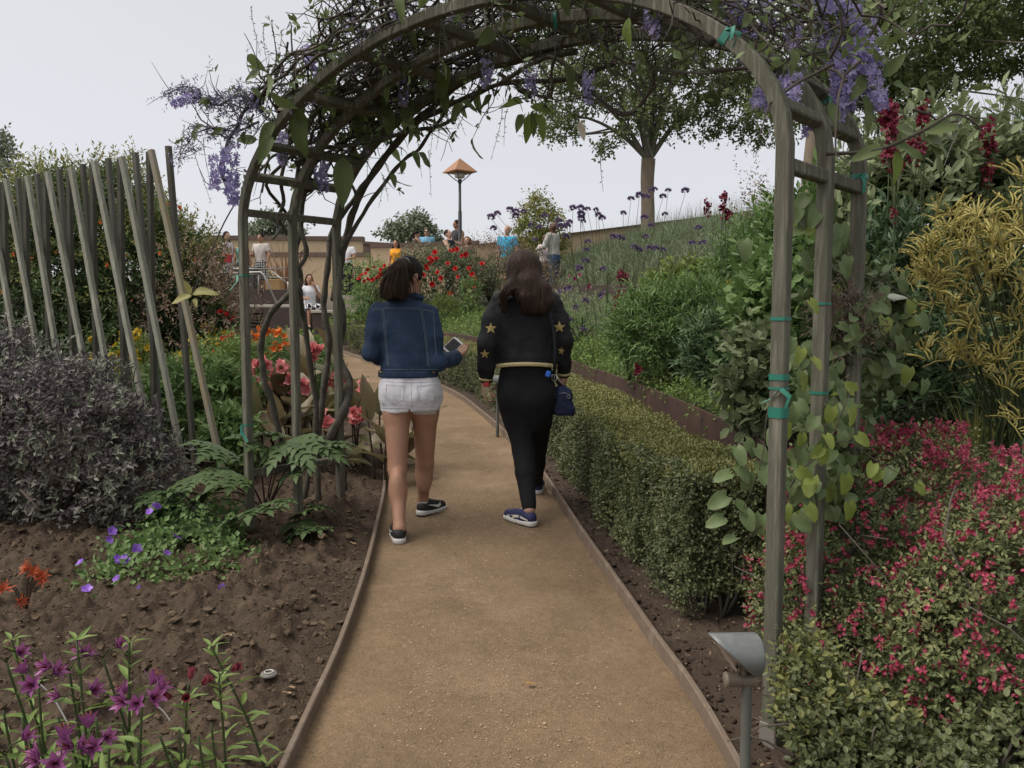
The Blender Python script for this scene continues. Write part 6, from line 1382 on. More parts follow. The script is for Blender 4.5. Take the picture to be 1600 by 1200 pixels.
n = 900; y = 1.8 + 6 * R(n) ** 1.3; x = xr(y) + .03 + .5 * R(n); a = 6.283 * R(n); g.leaves(np.stack([x, y, zp(y) + .036 + .02 * R(n)], -1), np.c_[np.cos(a), np.sin(a), .25 * rn(n)], rn(n, 3) * .35 + [0, 0, 1], .008 + .024 * R(n) ** 2, .003 + .009 * R(n), 'fold')
n = 420; y = 1.8 + 7 * R(n) ** 1.3; e = R(n) ** 3 * .35; x = np.where(R(n) < .5, xl(y) + .02 + e, xr(y) - .02 - e); a = 6.283 * R(n); g.leaves(np.stack([x, y, path_z(x, y) + .005], -1), np.c_[np.cos(a), np.sin(a), .1 * rn(n)], rn(n, 3) * .25 + [0, 0, 1], .006 + .02 * R(n) ** 3, .002 + .007 * R(n) ** 2, 'fold')
setting('leaf_litter', g, leafm('litter', [(.05, .032, .02), (.10, .07, .042), (.19, .145, .09), (.30, .25, .17)], .1, .9, nscale=30), 'stuff', False)
# irrigation cap, dead leaves, drip hoses
c = G(421, 1087) + np.array([0, 0, .05]); c[2] = ground(c[0], c[1]) + .012
t = thing('sprinkler_cap', 'round grey sprinkler cap lying on the soil near the path edging', 'sprinkler', c)
g = MB(); g.lathe([(.001, 0), (.030, 0), (.032, .004), (.028, .010), (.016, .012), (.014, .007), (.001, .007)], c, 22); part('cap', g, plain('grey_cap', (.16, .155, .14), .6), t)
g = MB(); g.lathe([(.014, .013), (.018, .0125), (.0175, .016), (.0145, .016), (.014, .013)], c, 22); part('ring', g, plain('worn_ring', (.5, .48, .45), .4), t)
M_dead = surf('dead_leaf', (.30, .21, .14), (.24, .16, .10), 20, .8, .2); M_dead2 = surf('ochre_leaf', (.40, .24, .08), (.3, .17, .06), 20, .8, .2)
def dead(px, py, L, label, mat, path=False, cat='leaf'):
    c = G(px, py); c[2] = path_z(c[0], c[1]) + .006 if path else ground(c[0], c[1]) + .014
    v, f = big_leaf(L, L * .55, -.3, .06, 5, seed=px); a = R() * 6.28; Mx = np.array(Matrix.Rotation(a, 3, 'Z')); g = MB(); g.add(v @ Mx.T + c, f); solo('fallen_leaf', g, mat, label, cat, base=c)
dead(462, 1094, .045, 'dry tan leaf on the soil right of the sprinkler cap', M_dead); dead(457, 1106, .035, 'crumpled pale leaf just below the tan one near the edging', M_dead); dead(362, 1036, .06, 'large dry leaf flat on the middle of the soil bed', M_dead); dead(836, 1073, .04, 'ochre fallen leaf lying on the gravel path', M_dead2, True)
dead(374, 1073, .02, 'small pale chip on soil left of the sprinkler cap', surf('pale_chip', (.5, .46, .40)), cat='chip'); dead(282, 945, .05, 'withered pale flower on the soil below the geranium', M_dead)
dead(360, 888, .04, 'pale crumpled leaf beside the dry geranium stems', M_dead); dead(557, 868, .04, 'brown leaf on the soil against the left edging', M_dead)
for lb, pts in (('thin grey irrigation tube crossing the soil by the lily clump', [(240, 1130), (262, 1150), (285, 1190)]), ('short grey irrigation tube lying behind the purple lily head', [(60, 1105), (85, 1150), (110, 1195)])):
    q = [G(a, b) for a, b in pts]; q = [np.array([p[0], p[1], ground(p[0], p[1]) + .012]) for p in q]; g = MB(); g.tube(spline(q, 6), .003, 6); solo('drip_tube', g, plain('grey_tube', (.16, .16, .15), .6), lb, 'tube')

# ---- pink flowering shrubs and small box bush in the right foreground
def pink_shrub(label, blobs, n, nf, seed, base, spots):
    fb = foliage(blobs, int(n * 1.5), .019, .0105, 8, .10, 'fold', .13, .2, 4, zmin=.10, seed=seed); sb = MB()
    for b in blobs: branches(sb, np.array(base) + rn(3) * [.1, .1, 0], [np.array(b[:3]) + rn(3) * .6 * np.array(b[3:]) for _ in range(9)], .007, .002, 4)
    t = plant('pink_shrub', label, 'shrub', base, fb, M_box_p, sb, M_wood_st)
    p, nr = blob_points(blobs, nf, .05, .2, 4, seed, .15, .35)
    cl = fbm(p, 3.2, 2, seed + 5); k = (cl > -.75) & (nr[:, 1] < .45); p, nr = p[k], nr[k]; p = p + nr * .035
    near = np.argsort(np.linalg.norm(p - CAM, axis=1)); vis = near[:290]; rest = near[290:]
    put_flowers(t, FPS[0], p[vis[::2]], .95, (0, -.5, .6), .7, 'flower_cluster'); put_flowers(t, FPS[1], p[vis[1::2]], .95, (0, -.5, .6), .7, 'flower_cluster')
    if len(rest):
        g = MB(); m = 9; c = np.repeat(p[rest], m, 0) + rn(len(rest) * m, 3) * .012; twig_leaves(g, c, rn(len(c), 3) + [0, -.3, .5], .006, 4, .012, .010, 'fold'); part('far_flowers', g, M_pinkf, t, kind='stuff', smooth=False)
    return t
M_box_p = GR('small_green_leaf', [(.026, .036, .014), (.050, .062, .024), (.10, .11, .042), (.13, .13, .055)], trans=.2, rough=.5, nscale=2.2)
FPS = []
for s_ in (1, 2):
    g = MB(); rg = np.random.default_rng(s_)
    for k in range(4):
        c = rg.normal(size=3) * .013; r_ = rosette(5, .0115, .009, .75, s_ + k, 1); z = unit(rg.normal(size=3) + [0, 0, .8]); x = unit(np.cross(z, [.3, .8, .1])); y = np.cross(z, x); g.add(r_.v[0] @ np.array([x, y, z]) + c, r_.f[0][0])
        if len(r_.f) > 1: g.f.append((r_.f[1][0] + g.n - len(r_.v[0]), 0))
    FPS.append(g.mesh('flower', M_pinkf))
def B_(px, py, y, rx, ry, rz): c = P(px, py, y); return (c[0], c[1], c[2], rx, ry, rz)
pink_shrub('large mound of small pink flowers beside the front right arch post', [B_(1385, 850, 3.15, .40, .38, .40), B_(1300, 900, 3.05, .26, .28, .36), B_(1480, 820, 3.25, .40, .36, .36), B_(1330, 790, 3.3, .30, .28, .26), B_(1420, 960, 2.95, .34, .28, .34), B_(1260, 970, 2.95, .18, .2, .30), B_(1350, 1020, 2.8, .28, .24, .28)], 3600, 1150, 3, (1.35, 3.1, .13), None)
pink_shrub('second pink flowered mound filling the lower right edge of the view', [B_(1590, 940, 2.55, .36, .34, .34), B_(1500, 1000, 2.5, .27, .28, .34), B_(1660, 920, 2.7, .4, .35, .36), B_(1550, 1060, 2.45, .30, .26, .28), B_(1440, 1050, 2.55, .18, .2, .24)], 3000, 1000, 4, (1.55, 2.5, .11), None)
bl = [B_(1290, 1150, 2.25, .12, .12, .14), B_(1375, 1185, 2.2, .12, .12, .13), B_(1255, 1080, 2.35, .08, .10, .16), B_(1325, 1130, 2.3, .11, .11, .13), B_(1350, 1210, 2.15, .18, .15, .16)]
fb = foliage(bl, 1050, .020, .0125, 8, .085, 'round', .16, .2, 5, zmin=.10, seed=5, up=.7); f2 = foliage(bl[:4], 260, .021, .013, 8, .10, 'round', .05, .2, 5, zmin=.3, seed=5, up=1.0)
sb = MB(); branches(sb, (.98, 2.25, .1), [np.array(b[:3]) + rn(3) * .12 for b in bl for _ in range(7)], .006, .002, 5)
plant('box_shrub', 'small round leaved green box shrub at the foot of the front right arch post', 'shrub', (.98, 2.25, .1), fb, M_box, sb, M_wood_st, extra=[('new_leaves', f2, M_box_top)])
bl = [B_(1480, 1245, 2.1, .22, .16, .15), B_(1580, 1205, 2.15, .22, .18, .17), B_(1660, 1190, 2.2, .22, .18, .18)]
fb = foliage(bl, 1100, .022, .014, 8, .09, 'round', .16, .2, 5, zmin=.08, seed=6, up=.6); sb = MB(); branches(sb, (1.2, 2.1, .1), [np.array(b[:3]) + rn(3) * .12 for b in bl for _ in range(6)], .006, .002, 5)
plant('box_shrub', 'larger blue green box shrub in the bottom right corner below the pink flowers', 'shrub', (1.2, 2.1, .1), fb, M_box, sb, M_wood_st)

# ---- heart leaved creeper on the right posts
creep = thing('creeper', 'heart leaved creeper with lime young leaves climbing the right posts of the arch', 'vine', (aB[0] + .3, aB[1] + .35, .15))
HB = [big_leaf(1, .85, c, .03, 8, heart=True, seed=s_) for s_, c in enumerate((.12, .3, .45))]
M_heart = GR('heart_leaf', [(.030, .045, .017), (.048, .068, .026), (.078, .098, .042)], trans=.25)
HM = leaf_mesh('heart_leaf', HB, M_heart); HL = leaf_mesh('young_heart_leaf', HB, leafm('young_heart_leaf', [(.17, .23, .035), (.23, .28, .06)], .4))
for pts, r_ in (([P(1290, 900, 3.0), P(1300, 760, 3.0), P(1275, 620, 2.95), P(1300, 500, 2.95), P(1285, 380, 2.95), P(1280, 300, 2.9)], .008), ([P(1340, 760, 3.25), P(1330, 640, 3.2), P(1345, 520, 3.2), P(1330, 430, 3.2)], .007), ([P(1220, 880, 2.75), P(1235, 760, 2.72), P(1310, 690, 2.7), P(1370, 720, 2.68), P(1440, 760, 2.66)], .003), ([P(1240, 740, 2.7), P(1290, 700, 2.68), P(1330, 610, 2.66)], .003), ([P(1230, 560, 2.75), P(1200, 640, 2.7), P(1190, 720, 2.7), P(1160, 800, 2.72)], .003), ([P(1225, 800, 2.7), P(1180, 830, 2.72), P(1140, 880, 2.75)], .0025), ([P(1320, 420, 3.15), P(1380, 440, 3.1), P(1440, 480, 3.05)], .004)):
    g = MB(); g.tube(spline(pts, 6), np.linspace(r_, r_ * .4, 6 * (len(pts) - 1) + 1), 5); part('stem', g, M_twig, creep)
def heart(px, py, y, L, lime=False):
    d = np.array([.5 * rn(1)[0], -.25 + .2 * rn(1)[0], -.7 + .35 * rn(1)[0]]); inst('leaf', (HL if lime else HM)[int(R() * 3)], creep, frame(d, np.array([.2 * rn(1)[0], -.8, .7]) + .25 * rn(3), P(px, py, y), L))
for k in range(240):
    c = RNG.choice(3, p=(.5, .3, .2)); px, py, y = ((1300 + 38 * rn(1)[0], 470 + 300 * R(), 2.85 + .25 * R()), (1360 + 40 * rn(1)[0], 430 + 170 * R(), 3.1 + .2 * R()), (1270 + 30 * rn(1)[0], 620 + 190 * R(), 2.72 + .15 * R()))[c]
    heart(px, py, y, .040 + .036 * R(), R() < .09)
for a, b in ((1165, 690), (1150, 700), (1182, 700), (1190, 725), (1170, 740), (1140, 740), (1152, 730), (1135, 775), (1150, 785), (1165, 800), (1130, 810), (1190, 805), (1200, 830), (1150, 840), (1145, 700)): heart(a, b, 2.72, .055 + .02 * R())
for a, b, L in ((1335, 612, .05), (1328, 640, .06), (1300, 636, .055), (1247, 735, .06), (1273, 750, .055), (1262, 790, .06), (1228, 790, .05), (1285, 700, .05), (1265, 470, .05), (1285, 700, .06), (1340, 680, .05), (1376, 735, .045), (1433, 755, .045), (1290, 680, .05), (1365, 725, .05), (1252, 545, .05), (1270, 560, .05)): heart(a, b, 2.68, L, True)
for k in range(26): heart(1265 + 55 * rn(1)[0] * .5, 300 + 120 * R(), 2.8 + .2 * R(), .05 + .03 * R(), R() < .15)
g = MB(); n_ = 260; c = np.stack([P(1325, 500, 3.02) + rn(3) * np.array([.05, .05, .07]) for _ in range(n_)]); twig_leaves(g, c, rn(n_, 3), .05, 4, .035, .006); part('dry_tangle', g, leafm('dry_brown', [(.05, .035, .028), (.09, .07, .055)], .1, .9), creep, kind='stuff')
bl = [B_(1300, 600, 3.15, .14, .12, .5), B_(1350, 520, 3.35, .16, .14, .35), B_(1280, 760, 3.0, .14, .12, .25)]
part('inner_leaves', foliage(bl, 420, .05, .036, 6, .1, 'round', .4, .2, 4, zmin=.2), M_heart, creep, kind='stuff')

# ---- raised bed on the right: shrubs, from the wall upwards
def cover(name, mat, n, xf, y0, y1, h, L, W, mm=6, dens=None):
    y = y0 + (y1 - y0) * R(n); x = xf(y, R(n)); z = zbed(x, y); q = np.stack([x, y, z + h * (.2 + .8 * R(n)) * (.6 + .5 * fbm(np.stack([x, y, 0 * x], -1), 2.2, 2, 3))], -1)
    g = MB(); twig_leaves(g, q, rdir(n, .8), .10, mm, L, W, 'fold'); return setting(name, g, mat, 'stuff', False)
cover('ground_cover', M_ltgreen, 2300, lambda y, r: xw(y) + .02 + 1.0 * r ** 1.2, 4.6, 8.4, .17, .032, .016)
cover('ground_cover', M_ltgreen, 1500, lambda y, r: xw(y) + .02 + .55 * r, 8.4, 11.0, .16, .036, .018)
cover('ground_cover', M_ltgreen, 2600, lambda y, r: xw(y) + .02 + 1.5 * r, 12.2, 18.5, .16, .045, .022)
cover('ground_cover', M_green, 1500, lambda y, r: xw(y) + .6 + 2.2 * r, 8.5, 13.5, .25, .05, .016)
bush('willow_leaf_shrub', 'dark narrow leaved shrub arching above the rusted wall in the middle of the slope', 'shrub', 1075, 6.9, 1.15, .85, M_green, 1300, .075, .014, 8, .2, 'blade', seed=21, lump=.3, spread=.7, fwd=.7)
bush('willow_leaf_shrub', 'darker narrow leaved shrub just left of the front right arch post', 'shrub', 1150, 6.0, .85, .68, M_dkgreen, 900, .07, .014, 8, .2, 'blade', seed=22, lump=.3, spread=.7, fwd=.7)
bush('lime_shrub', 'bright lime leaved shrub below the grassy hill', 'shrub', 1085, 9.4, 1.3, .85, M_lime, 700, .075, .04, seed=23, lump=.3)
bush('upright_shrub', 'upright glossy leaved shrub behind the front right arch post', 'shrub', 1190, 8.2, 1.0, 1.15, M_green, 900, .075, .022, 8, .25, seed=24, up=1.0, lump=.3)
t = bush('yellow_flowers', 'fine leaved pale green clump with yellow flowers left of the front right post', 'flowers', 1140, 7.6, .95, .68, M_lime, 800, .035, .018, seed=25)
put_flowers(t, rosette(7, .03, .018, .35, 1, 2).mesh('flower', M_yel), [P(a, b, 7.15) for a, b in ((1100, 460), (1106, 468), (1128, 450), (1133, 458), (1140, 443), (1132, 467), (1158, 440), (1211, 406), (1144, 509), (1120, 472), (1113, 473), (1165, 447), (1150, 462), (1213, 412), (1125, 485))], 1.1)
t = bush('magenta_flowers', 'leafy plant with a cluster of magenta blooms left of the front right post', 'flowers', 1180, 6.3, .5, .72, M_green, 260, .06, .02, seed=26)
put_flowers(t, rosette(6, .045, .022, .7, 4, 2).mesh('flower', M_magenta), [P(a, b, 6.0) for a, b in ((1160, 470), (1168, 467), (1176, 474), (1163, 478), (1182, 476), (1188, 475), (1172, 511), (1173, 516), (1124, 537))], 1.0)
bush('leafy_vine_plant', 'pale leafy climber in front of the rusted wall beside the arch post', 'plant', 1190, 4.6, .5, .72, M_sage, 240, .065, .04, 5, .14, 'round', seed=27)
bush('broad_leaf_plant', 'broad grey green leaved plant between the right arch posts', 'plant', 1255, 4.9, .9, 1.15, M_green, 520, .07, .045, 6, .16, 'round', seed=28, up=.8)
bush('tall_leafy_plant', 'tall dense leafy stems filling the gap behind the middle right post', 'plant', 1300, 5.6, 1.2, 1.45, M_green, 1300, .085, .03, 8, .25, seed=29, up=1.2, lump=.3)
bush('tall_leafy_plant', 'dark narrow leaved tall plant just right of the rear arch post', 'plant', 1395, 4.7, .9, 1.15, M_dkgreen, 1300, .085, .022, 8, .25, 'blade', seed=30, up=.9, lump=.3)
bush('sage_shrub', 'big pale sage green shrub with broad leaves at the upper right', 'shrub', 1480, 5.4, 1.6, 2.0, M_sage, 1500, .085, .040, 6, .2, 'round', seed=31, up=1.2, lump=.35)
bush('sage_shrub', 'second pale sage shrub reaching the right edge of the view', 'shrub', 1600, 5.2, 1.3, 1.9, M_sage, 1000, .09, .042, 6, .2, 'round', seed=32, up=1.2, lump=.35)
bush('twiggy_shrub', 'thin twiggy shrub against the sky left of the front right post', 'shrub', 1188, 9.2, .7, 1.75, M_bronze, 220, .04, .018, 5, .3, seed=33, up=1.4, lump=.4)
bush('dark_shrub', 'dark shady shrub low behind the heart leaved creeper', 'shrub', 1420, 4.3, 1.0, .85, M_dkgreen, 700, .06, .022, seed=34)
bush('green_shrub', 'bushy green mass behind the yellow kangaroo paws', 'shrub', 1520, 6.2, 1.6, 1.0, M_green, 800, .07, .03, seed=35)
# white umbrella-like leaf and grasses
t = thing('white_flower_head', 'large flat white flower head above the creeper by the middle right post', 'flower', P(1385, 540, 3.3)); st = MB(); c = P(1388, 462, 3.25); st.tube(spline([P(1375, 640, 3.35), P(1380, 540, 3.3), c], 5), .005, 5); part('stem', st, M_stem, t)
g = MB(); g.lathe([(.001, .010), (.03, .008), (.06, -.002), (.085, -.02), (.075, -.022), (.03, -.006), (.001, -.004)], c, 18); v = g.v[0]; g.v[0] = v + .008 * np.stack([fbm(v, 18, 2, 5)] * 3, -1); part('umbel', g, surf('cream_umbel', (.48, .50, .42), (.38, .41, .33), 30, .9, .5, 90, .006), t)
def tuft(name, label, cat, px, y, n, L, W, mat, spread, el, seed, h0=0., group=None):
    b = at(px, y); rg = np.random.default_rng(seed); g = MB(); a = rg.random(n) * 6.283; e = el + .3 * rg.standard_normal(n); LL = L * (.6 + .5 * rg.random(n)); rr = np.abs(rg.standard_normal(n)) * spread
    o = np.c_[np.cos(a), np.sin(a), 0 * a]; p = b + o * rr[:, None] * .5 + [0, 0, h0]; k = 6; prev = p; d = o * np.cos(e)[:, None] + np.c_[0 * a, 0 * a, np.sin(e)]
    s_ = np.c_[-np.sin(a), np.cos(a), 0 * a]; rows = []
    for i in range(k + 1):
        w = W * (1 - (i / k) ** 2 * .9) / 2; rows.append((prev - s_ * w, prev + s_ * w)); prev = prev + d * (LL / k)[:, None]; d = unit(d - np.array([0, 0, .26 * (i + 1) / k * 1.2]))
    V = np.stack([np.stack(r, 1) for r in rows], 1).reshape(n, -1, 3); F_ = np.array([(2 * i, 2 * i + 1, 2 * i + 3, 2 * i + 2) for i in range(k)])
    g.add(V.reshape(-1, 3), (F_[None] + (np.arange(n) * 2 * (k + 1))[:, None, None]).reshape(-1, 4)); t = thing(name, label, cat, b, group); part('blades', g, mat, t, kind='stuff'); return t
tuft('ornamental_grass', 'fountain of pale chartreuse grass at the right edge under the yellow paws', 'grass', 1570, 4.7, 420, .75, .010, M_chart, .14, 1.0, 1)
tuft('ornamental_grass', 'small pale variegated grass tuft on the dark soil at the right', 'grass', 1530, 3.9, 170, .42, .008, M_chart, .08, .9, 2, .15)
tuft('ornamental_grass', 'second pale grass tuft half hidden behind the twiggy dark plant', 'grass', 1440, 5.0, 200, .5, .009, M_chart, .1, 1.0, 3, .1)
tuft('strap_leaf_plant', 'broad strap leaved plant at the right edge above the pink flowers', 'plant', 1615, 3.4, 30, .62, .032, M_sage, .06, .8, 4, .1)
tuft('dark_grass', 'dark spiky grass against the sky at the upper right', 'grass', 1570, 7.6, 420, 1.0, .012, M_dkgreen, .2, 1.15, 5, 1.5)
tuft('dark_grass', 'second dark spiky grass clump behind the crimson snapdragons', 'grass', 1470, 8.2, 300, .9, .012, M_dkgreen, .2, 1.15, 6, 1.35)
t = thing('dark_rosette', 'dark spidery plant with bare radiating stems on the right slope', 'plant', at(1492, 4.0)); g = MB(); c = P(1490, 625, 4.0)
for k in range(15): a = k * .43 + .2 * R(); e = c + .42 * np.array([math.cos(a), -.3 + .3 * rn(1)[0], .75 * math.sin(a)]); g.tube(spline([c, (c + e) / 2 + [0, 0, .02], e], 4), np.linspace(.006, .002, 9), 5)
g.tube(np.array([at(1492, 4.0) - [0, 0, .03], c]), .012, 6); part('stems', g, surf('dark_bark', (.035, .026, .022)), t); g = MB(); twig_leaves(g, c + rn(26, 3) * .05, rdir(26, .5), .08, 6, .08, .02, 'blade'); part('leaves', g, M_dkgreen, t, kind='stuff')

# ---- yellow kangaroo paws at the right
PAW = []
for s_ in (1, 2, 3):
    rg = np.random.default_rng(s_); g = MB()
    for k in range(9):
        a = (k - 4) * .3 + .15 * rg.normal(); d = np.array([math.sin(a), .25 * rg.normal(), math.cos(a)]); p0 = np.array([0.012 * (k - 4), 0, 0]); L_ = .055 + .015 * rg.random()
        cv = np.array([p0, p0 + d * L_ * .5 + [0, 0, .004], p0 + d * L_ + np.array([.012 * math.copysign(1, a), 0, -.004])]); g.tube(spline(cv, 3), [.0024, .0033, .0038, .0040, .0037, .0032, .0022], 5); g.leaves(np.repeat(cv[-1:], 4, 0), np.array([d + .9 * rg.normal(size=3) for _ in range(4)]), rg.normal(size=(4, 3)), .016, .007, 'fold')
    g.tube(np.array([(-.05, 0, -.03), (0, 0, -.004), (.05, 0, .004)]), .003, 4); PAW.append(g.mesh('flower', M_mustard))
kp = thing('kangaroo_paw', 'tall mustard yellow kangaroo paw flowers at the right edge', 'flowers', at(1560, 3.7)); st = MB(); tips = []
for (px, py, y) in ((1500, 345, 3.6), (1545, 340, 3.6), (1530, 360, 3.55), (1465, 385, 3.6), (1440, 395, 3.6), (1490, 375, 3.55), (1560, 380, 3.5), (1590, 360, 3.6), (1450, 420, 3.6), (1520, 410, 3.5), (1475, 430, 3.55), (1550, 425, 3.5), (1590, 420, 3.55), (1595, 270, 3.5), (1598, 300, 3.5), (1500, 450, 3.6), (1480, 470, 3.6), (1520, 470, 3.5), (1590, 470, 3.5), (1465, 490, 3.6), (1500, 500, 3.6), (1580, 520, 3.5), (1540, 520, 3.55), (1595, 560, 3.5), (1500, 560, 3.6), (1530, 585, 3.6), (1480, 570, 3.6), (1560, 575, 3.5), (1590, 600, 3.5), (1440, 445, 3.6), (1570, 400, 3.5), (1510, 390, 3.5), (1600, 390, 3.5), (1470, 545, 3.6), (1510, 530, 3.55), (1595, 500, 3.5), (1600, 640, 3.4)):
    c = P(px, py, y); tips.append(c)
    for k in range(3 if py < 470 else 2):
        m_ = Matrix.Translation(Vector(c + rn(3) * np.array([.05, .04, .04]))) @ Matrix.Rotation(R() * 6.28, 4, 'Z') @ Matrix.Rotation(.4 * rn(1)[0], 4, 'X') @ Matrix.Rotation(-.3 + .5 * rn(1)[0], 4, 'Y') @ Matrix.Scale(.8 + .35 * R(), 4); inst('flower', PAW[k % 3], kp, m_)
b = at(1575, 3.7)
for c in tips: st.tube(spline([b + rn(3) * np.array([.08, .08, 0]), b * .5 + c * .5 + np.array([.08, 0, .1]), c], 5), np.linspace(.0055, .003, 11), 5)
part('stems', st, M_stem, kp, kind='stuff'); g = MB(); n_ = 60; a = R(n_) * 6.28; twig_leaves(g, b + rn(n_, 3) * .1 * np.array([1, 1, .2]), np.c_[np.cos(a) * .5, np.sin(a) * .5, 1 + 0 * a], .02, 1, .45, .018, 'blade'); part('basal_leaves', g, M_green, kp, kind='stuff')

# ---- crimson snapdragon spikes
SNAP = []
for s_ in (1, 2):
    rg = np.random.default_rng(s_); g = MB()
    for k in range(18): c = np.array([.028 * rg.normal(), .028 * rg.normal(), .06 * rg.normal()]); g.leaves(np.repeat(c[None], 4, 0), rg.normal(size=(4, 3)), rg.normal(size=(4, 3)), .042, .044, 'round')
    SNAP.append(g.mesh('flower', M_crim))
def snap(label, pts, y, bpx, sc=1.0):
    b = at(bpx, y); t = thing('snapdragon', label, 'flower', b); st = MB()
    for (px, py) in pts:
        c = P(px, py, y); st.tube(spline([b, b * .4 + c * .6 + rn(3) * .04, c], 5), np.linspace(.005, .003, 11), 5); inst('flower', SNAP[px % 2], t, Matrix.Translation(Vector(c)) @ Matrix.Rotation(R() * 6, 4, 'Z') @ Matrix.Scale(sc * .66, 4))
    part('stems', st, M_stem, t, kind='stuff')
snap('dark crimson snapdragon in the middle of the slope right of the black jacket', [(970, 430), (965, 470), (972, 492), (960, 488), (978, 437)], 7.2, 985, .85)
snap('single low crimson bloom above the rusted wall', [(996, 577)], 6.2, 1000, .75)
snap('crimson snapdragon against the grassy skyline', [(1105, 325), (1132, 307), (1130, 325), (1138, 335)], 7.6, 1150, .85)
snap('tall crimson snapdragon right of the rear arch post', [(1390, 170), (1385, 185), (1397, 195), (1395, 205), (1390, 240), (1400, 255)], 4.6, 1410, .9)
snap('crimson snapdragon behind the large vine leaves at the right', [(1445, 178), (1425, 232), (1435, 238), (1440, 182)], 4.7, 1440, .8)
snap('dark crimson spike standing before the dark spiky grass', [(1545, 208), (1543, 220), (1548, 230), (1545, 270)], 4.9, 1545, .9)
snap('small crimson bloom low on the dark tall plant', [(1396, 333)], 4.2, 1400, .45)
snap('crimson bloom seen between the right arch hoops', [(1302, 250), (1300, 262)], 5.6, 1310, .6)
t = bush('purple_flowers', 'faded purple flowering plant by the jeans of the man in the pale jacket', 'flowers', 905, 10.2, .9, .8, M_sage, 260, .05, .012, 6, .25, 'blade', seed=36, up=1.2)
put_flowers(t, rosette(8, .035, .02, .6, 7, 2).mesh('flower', M_magenta), [P(a, b, 9.9) for a, b in ((890, 432), (897, 436), (920, 450), (922, 444), (905, 430))], 1.0)
put_flowers(t, rosette(8, .03, .02, .5, 8, 2).mesh('flower_purple', M_verb), [P(a, b, 9.9) for a, b in ((883, 452), (890, 450), (943, 458), (938, 462), (946, 452), (875, 456))], 1.2)

# ---- tall thin verbena
VH = MB(); rg = np.random.default_rng(3); o = rdir(60, .7); VH.leaves(o * .006 * np.array([1.6, 1.6, .8]), o, rg.normal(size=(60, 3)), .016, .011, 'fold'); VH = VH.mesh('flower_head', M_verb)
heads = [(895, 325), (907, 325), (918, 327), (908, 334), (908, 341), (911, 346), (931, 328), (935, 336), (941, 341), (890, 347), (886, 353), (884, 370), (919, 378), (916, 391), (915, 408), (905, 419), (942, 421), (958, 370), (966, 371), (972, 373), (974, 333), (986, 311), (999, 305), (1010, 308), (1018, 298), (1023, 296), (1036, 307), (1044, 298), (1071, 298), (1039, 335), (1007, 340), (1017, 353), (1009, 370), (991, 386), (999, 391), (1015, 388), (1025, 388), (1036, 390), (1091, 356), (1082, 380), (1098, 380), (1118, 426), (777, 334), (767, 339), (771, 357), (797, 328), (806, 331), (806, 337), (818, 331), (830, 352), (842, 356), (876, 354), (890, 347), (836, 375), (851, 338), (873, 345), (915, 470), (900, 480), (890, 500), (912, 515)]
VLAB = ['wiry verbena with heads against the sky left of the turquoise shirt', 'wiry verbena with heads against the small yellow green tree', 'wiry verbena with purple heads crossing the face of the stooping man', 'wiry verbena with heads over the shoulder of the pale jacket', 'wiry verbena with heads low beside the pale jacket and jeans', 'dense headed verbena against the sky just right of the pale jacket', 'verbena with staggered heads from the tan wall down to the slope', 'verbena with dark heads left of the tree trunk against the tan wall', 'verbena with four spread heads between the tan wall and the trunk', 'verbena with heads just left of the pale tree trunk', 'verbena crossing the grass below the pale tree trunk', 'tall verbena with heads overlapping the pale tree trunk', 'tall verbena with the highest heads just right of the tree trunk', 'tall verbena against the sky with widely forked stems right of the trunk', 'verbena with heads low in the grass below the crimson skyline snapdragon']
heads.sort(); grp = [heads[i:i + 4] for i in range(0, len(heads), 4)]
for gi, hs in enumerate(grp):
    y = 8.2 + 1.6 * ((gi * 7) % 5) / 5; mx_ = sum(h[0] for h in hs) / len(hs); bpx = 940 + (mx_ - 930) * .45 + 12 * rn(1)[0]; y = max(y, 8.4); b = at(max(bpx, 800 + FPX * (xw(y) + .1) / y), y)
    t = thing('verbena', VLAB[gi], 'flower', b, 'tall verbenas on the slope'); st = MB(); top_ = np.mean([P(*h, y) for h in hs], 0); nd = b * .35 + top_ * .65 + rn(3) * .03
    st.tube(spline([b, b * .6 + nd * .4 + rn(3) * .03, nd], 5), np.linspace(.0045, .003, 11), 4)
    for h in hs:
        c = P(*h, y); st.tube(spline([nd - (top_ - b) * .15 * R(), nd * .5 + c * .5 + rn(3) * .02, c - [0, 0, .012]], 4), .0021, 4); inst('flower_head', VH, t, Matrix.Translation(Vector(c)) @ Matrix.Rotation(.3 * rn(1)[0], 4, 'X') @ Matrix.Rotation(R() * 6, 4, 'Z') @ Matrix.Scale(1.5 + .6 * R(), 4))
    part('stems', st, M_stem, t, kind='stuff')
g = MB()
for a in ([(1060, 780 - 220), (1010, 500), (960, 440), (905, 360)], [(990, 560), (940, 500), (880, 420), (845, 350)], [(1010, 520), (1020, 440), (1032, 380), (1040, 300)]): 
    pass
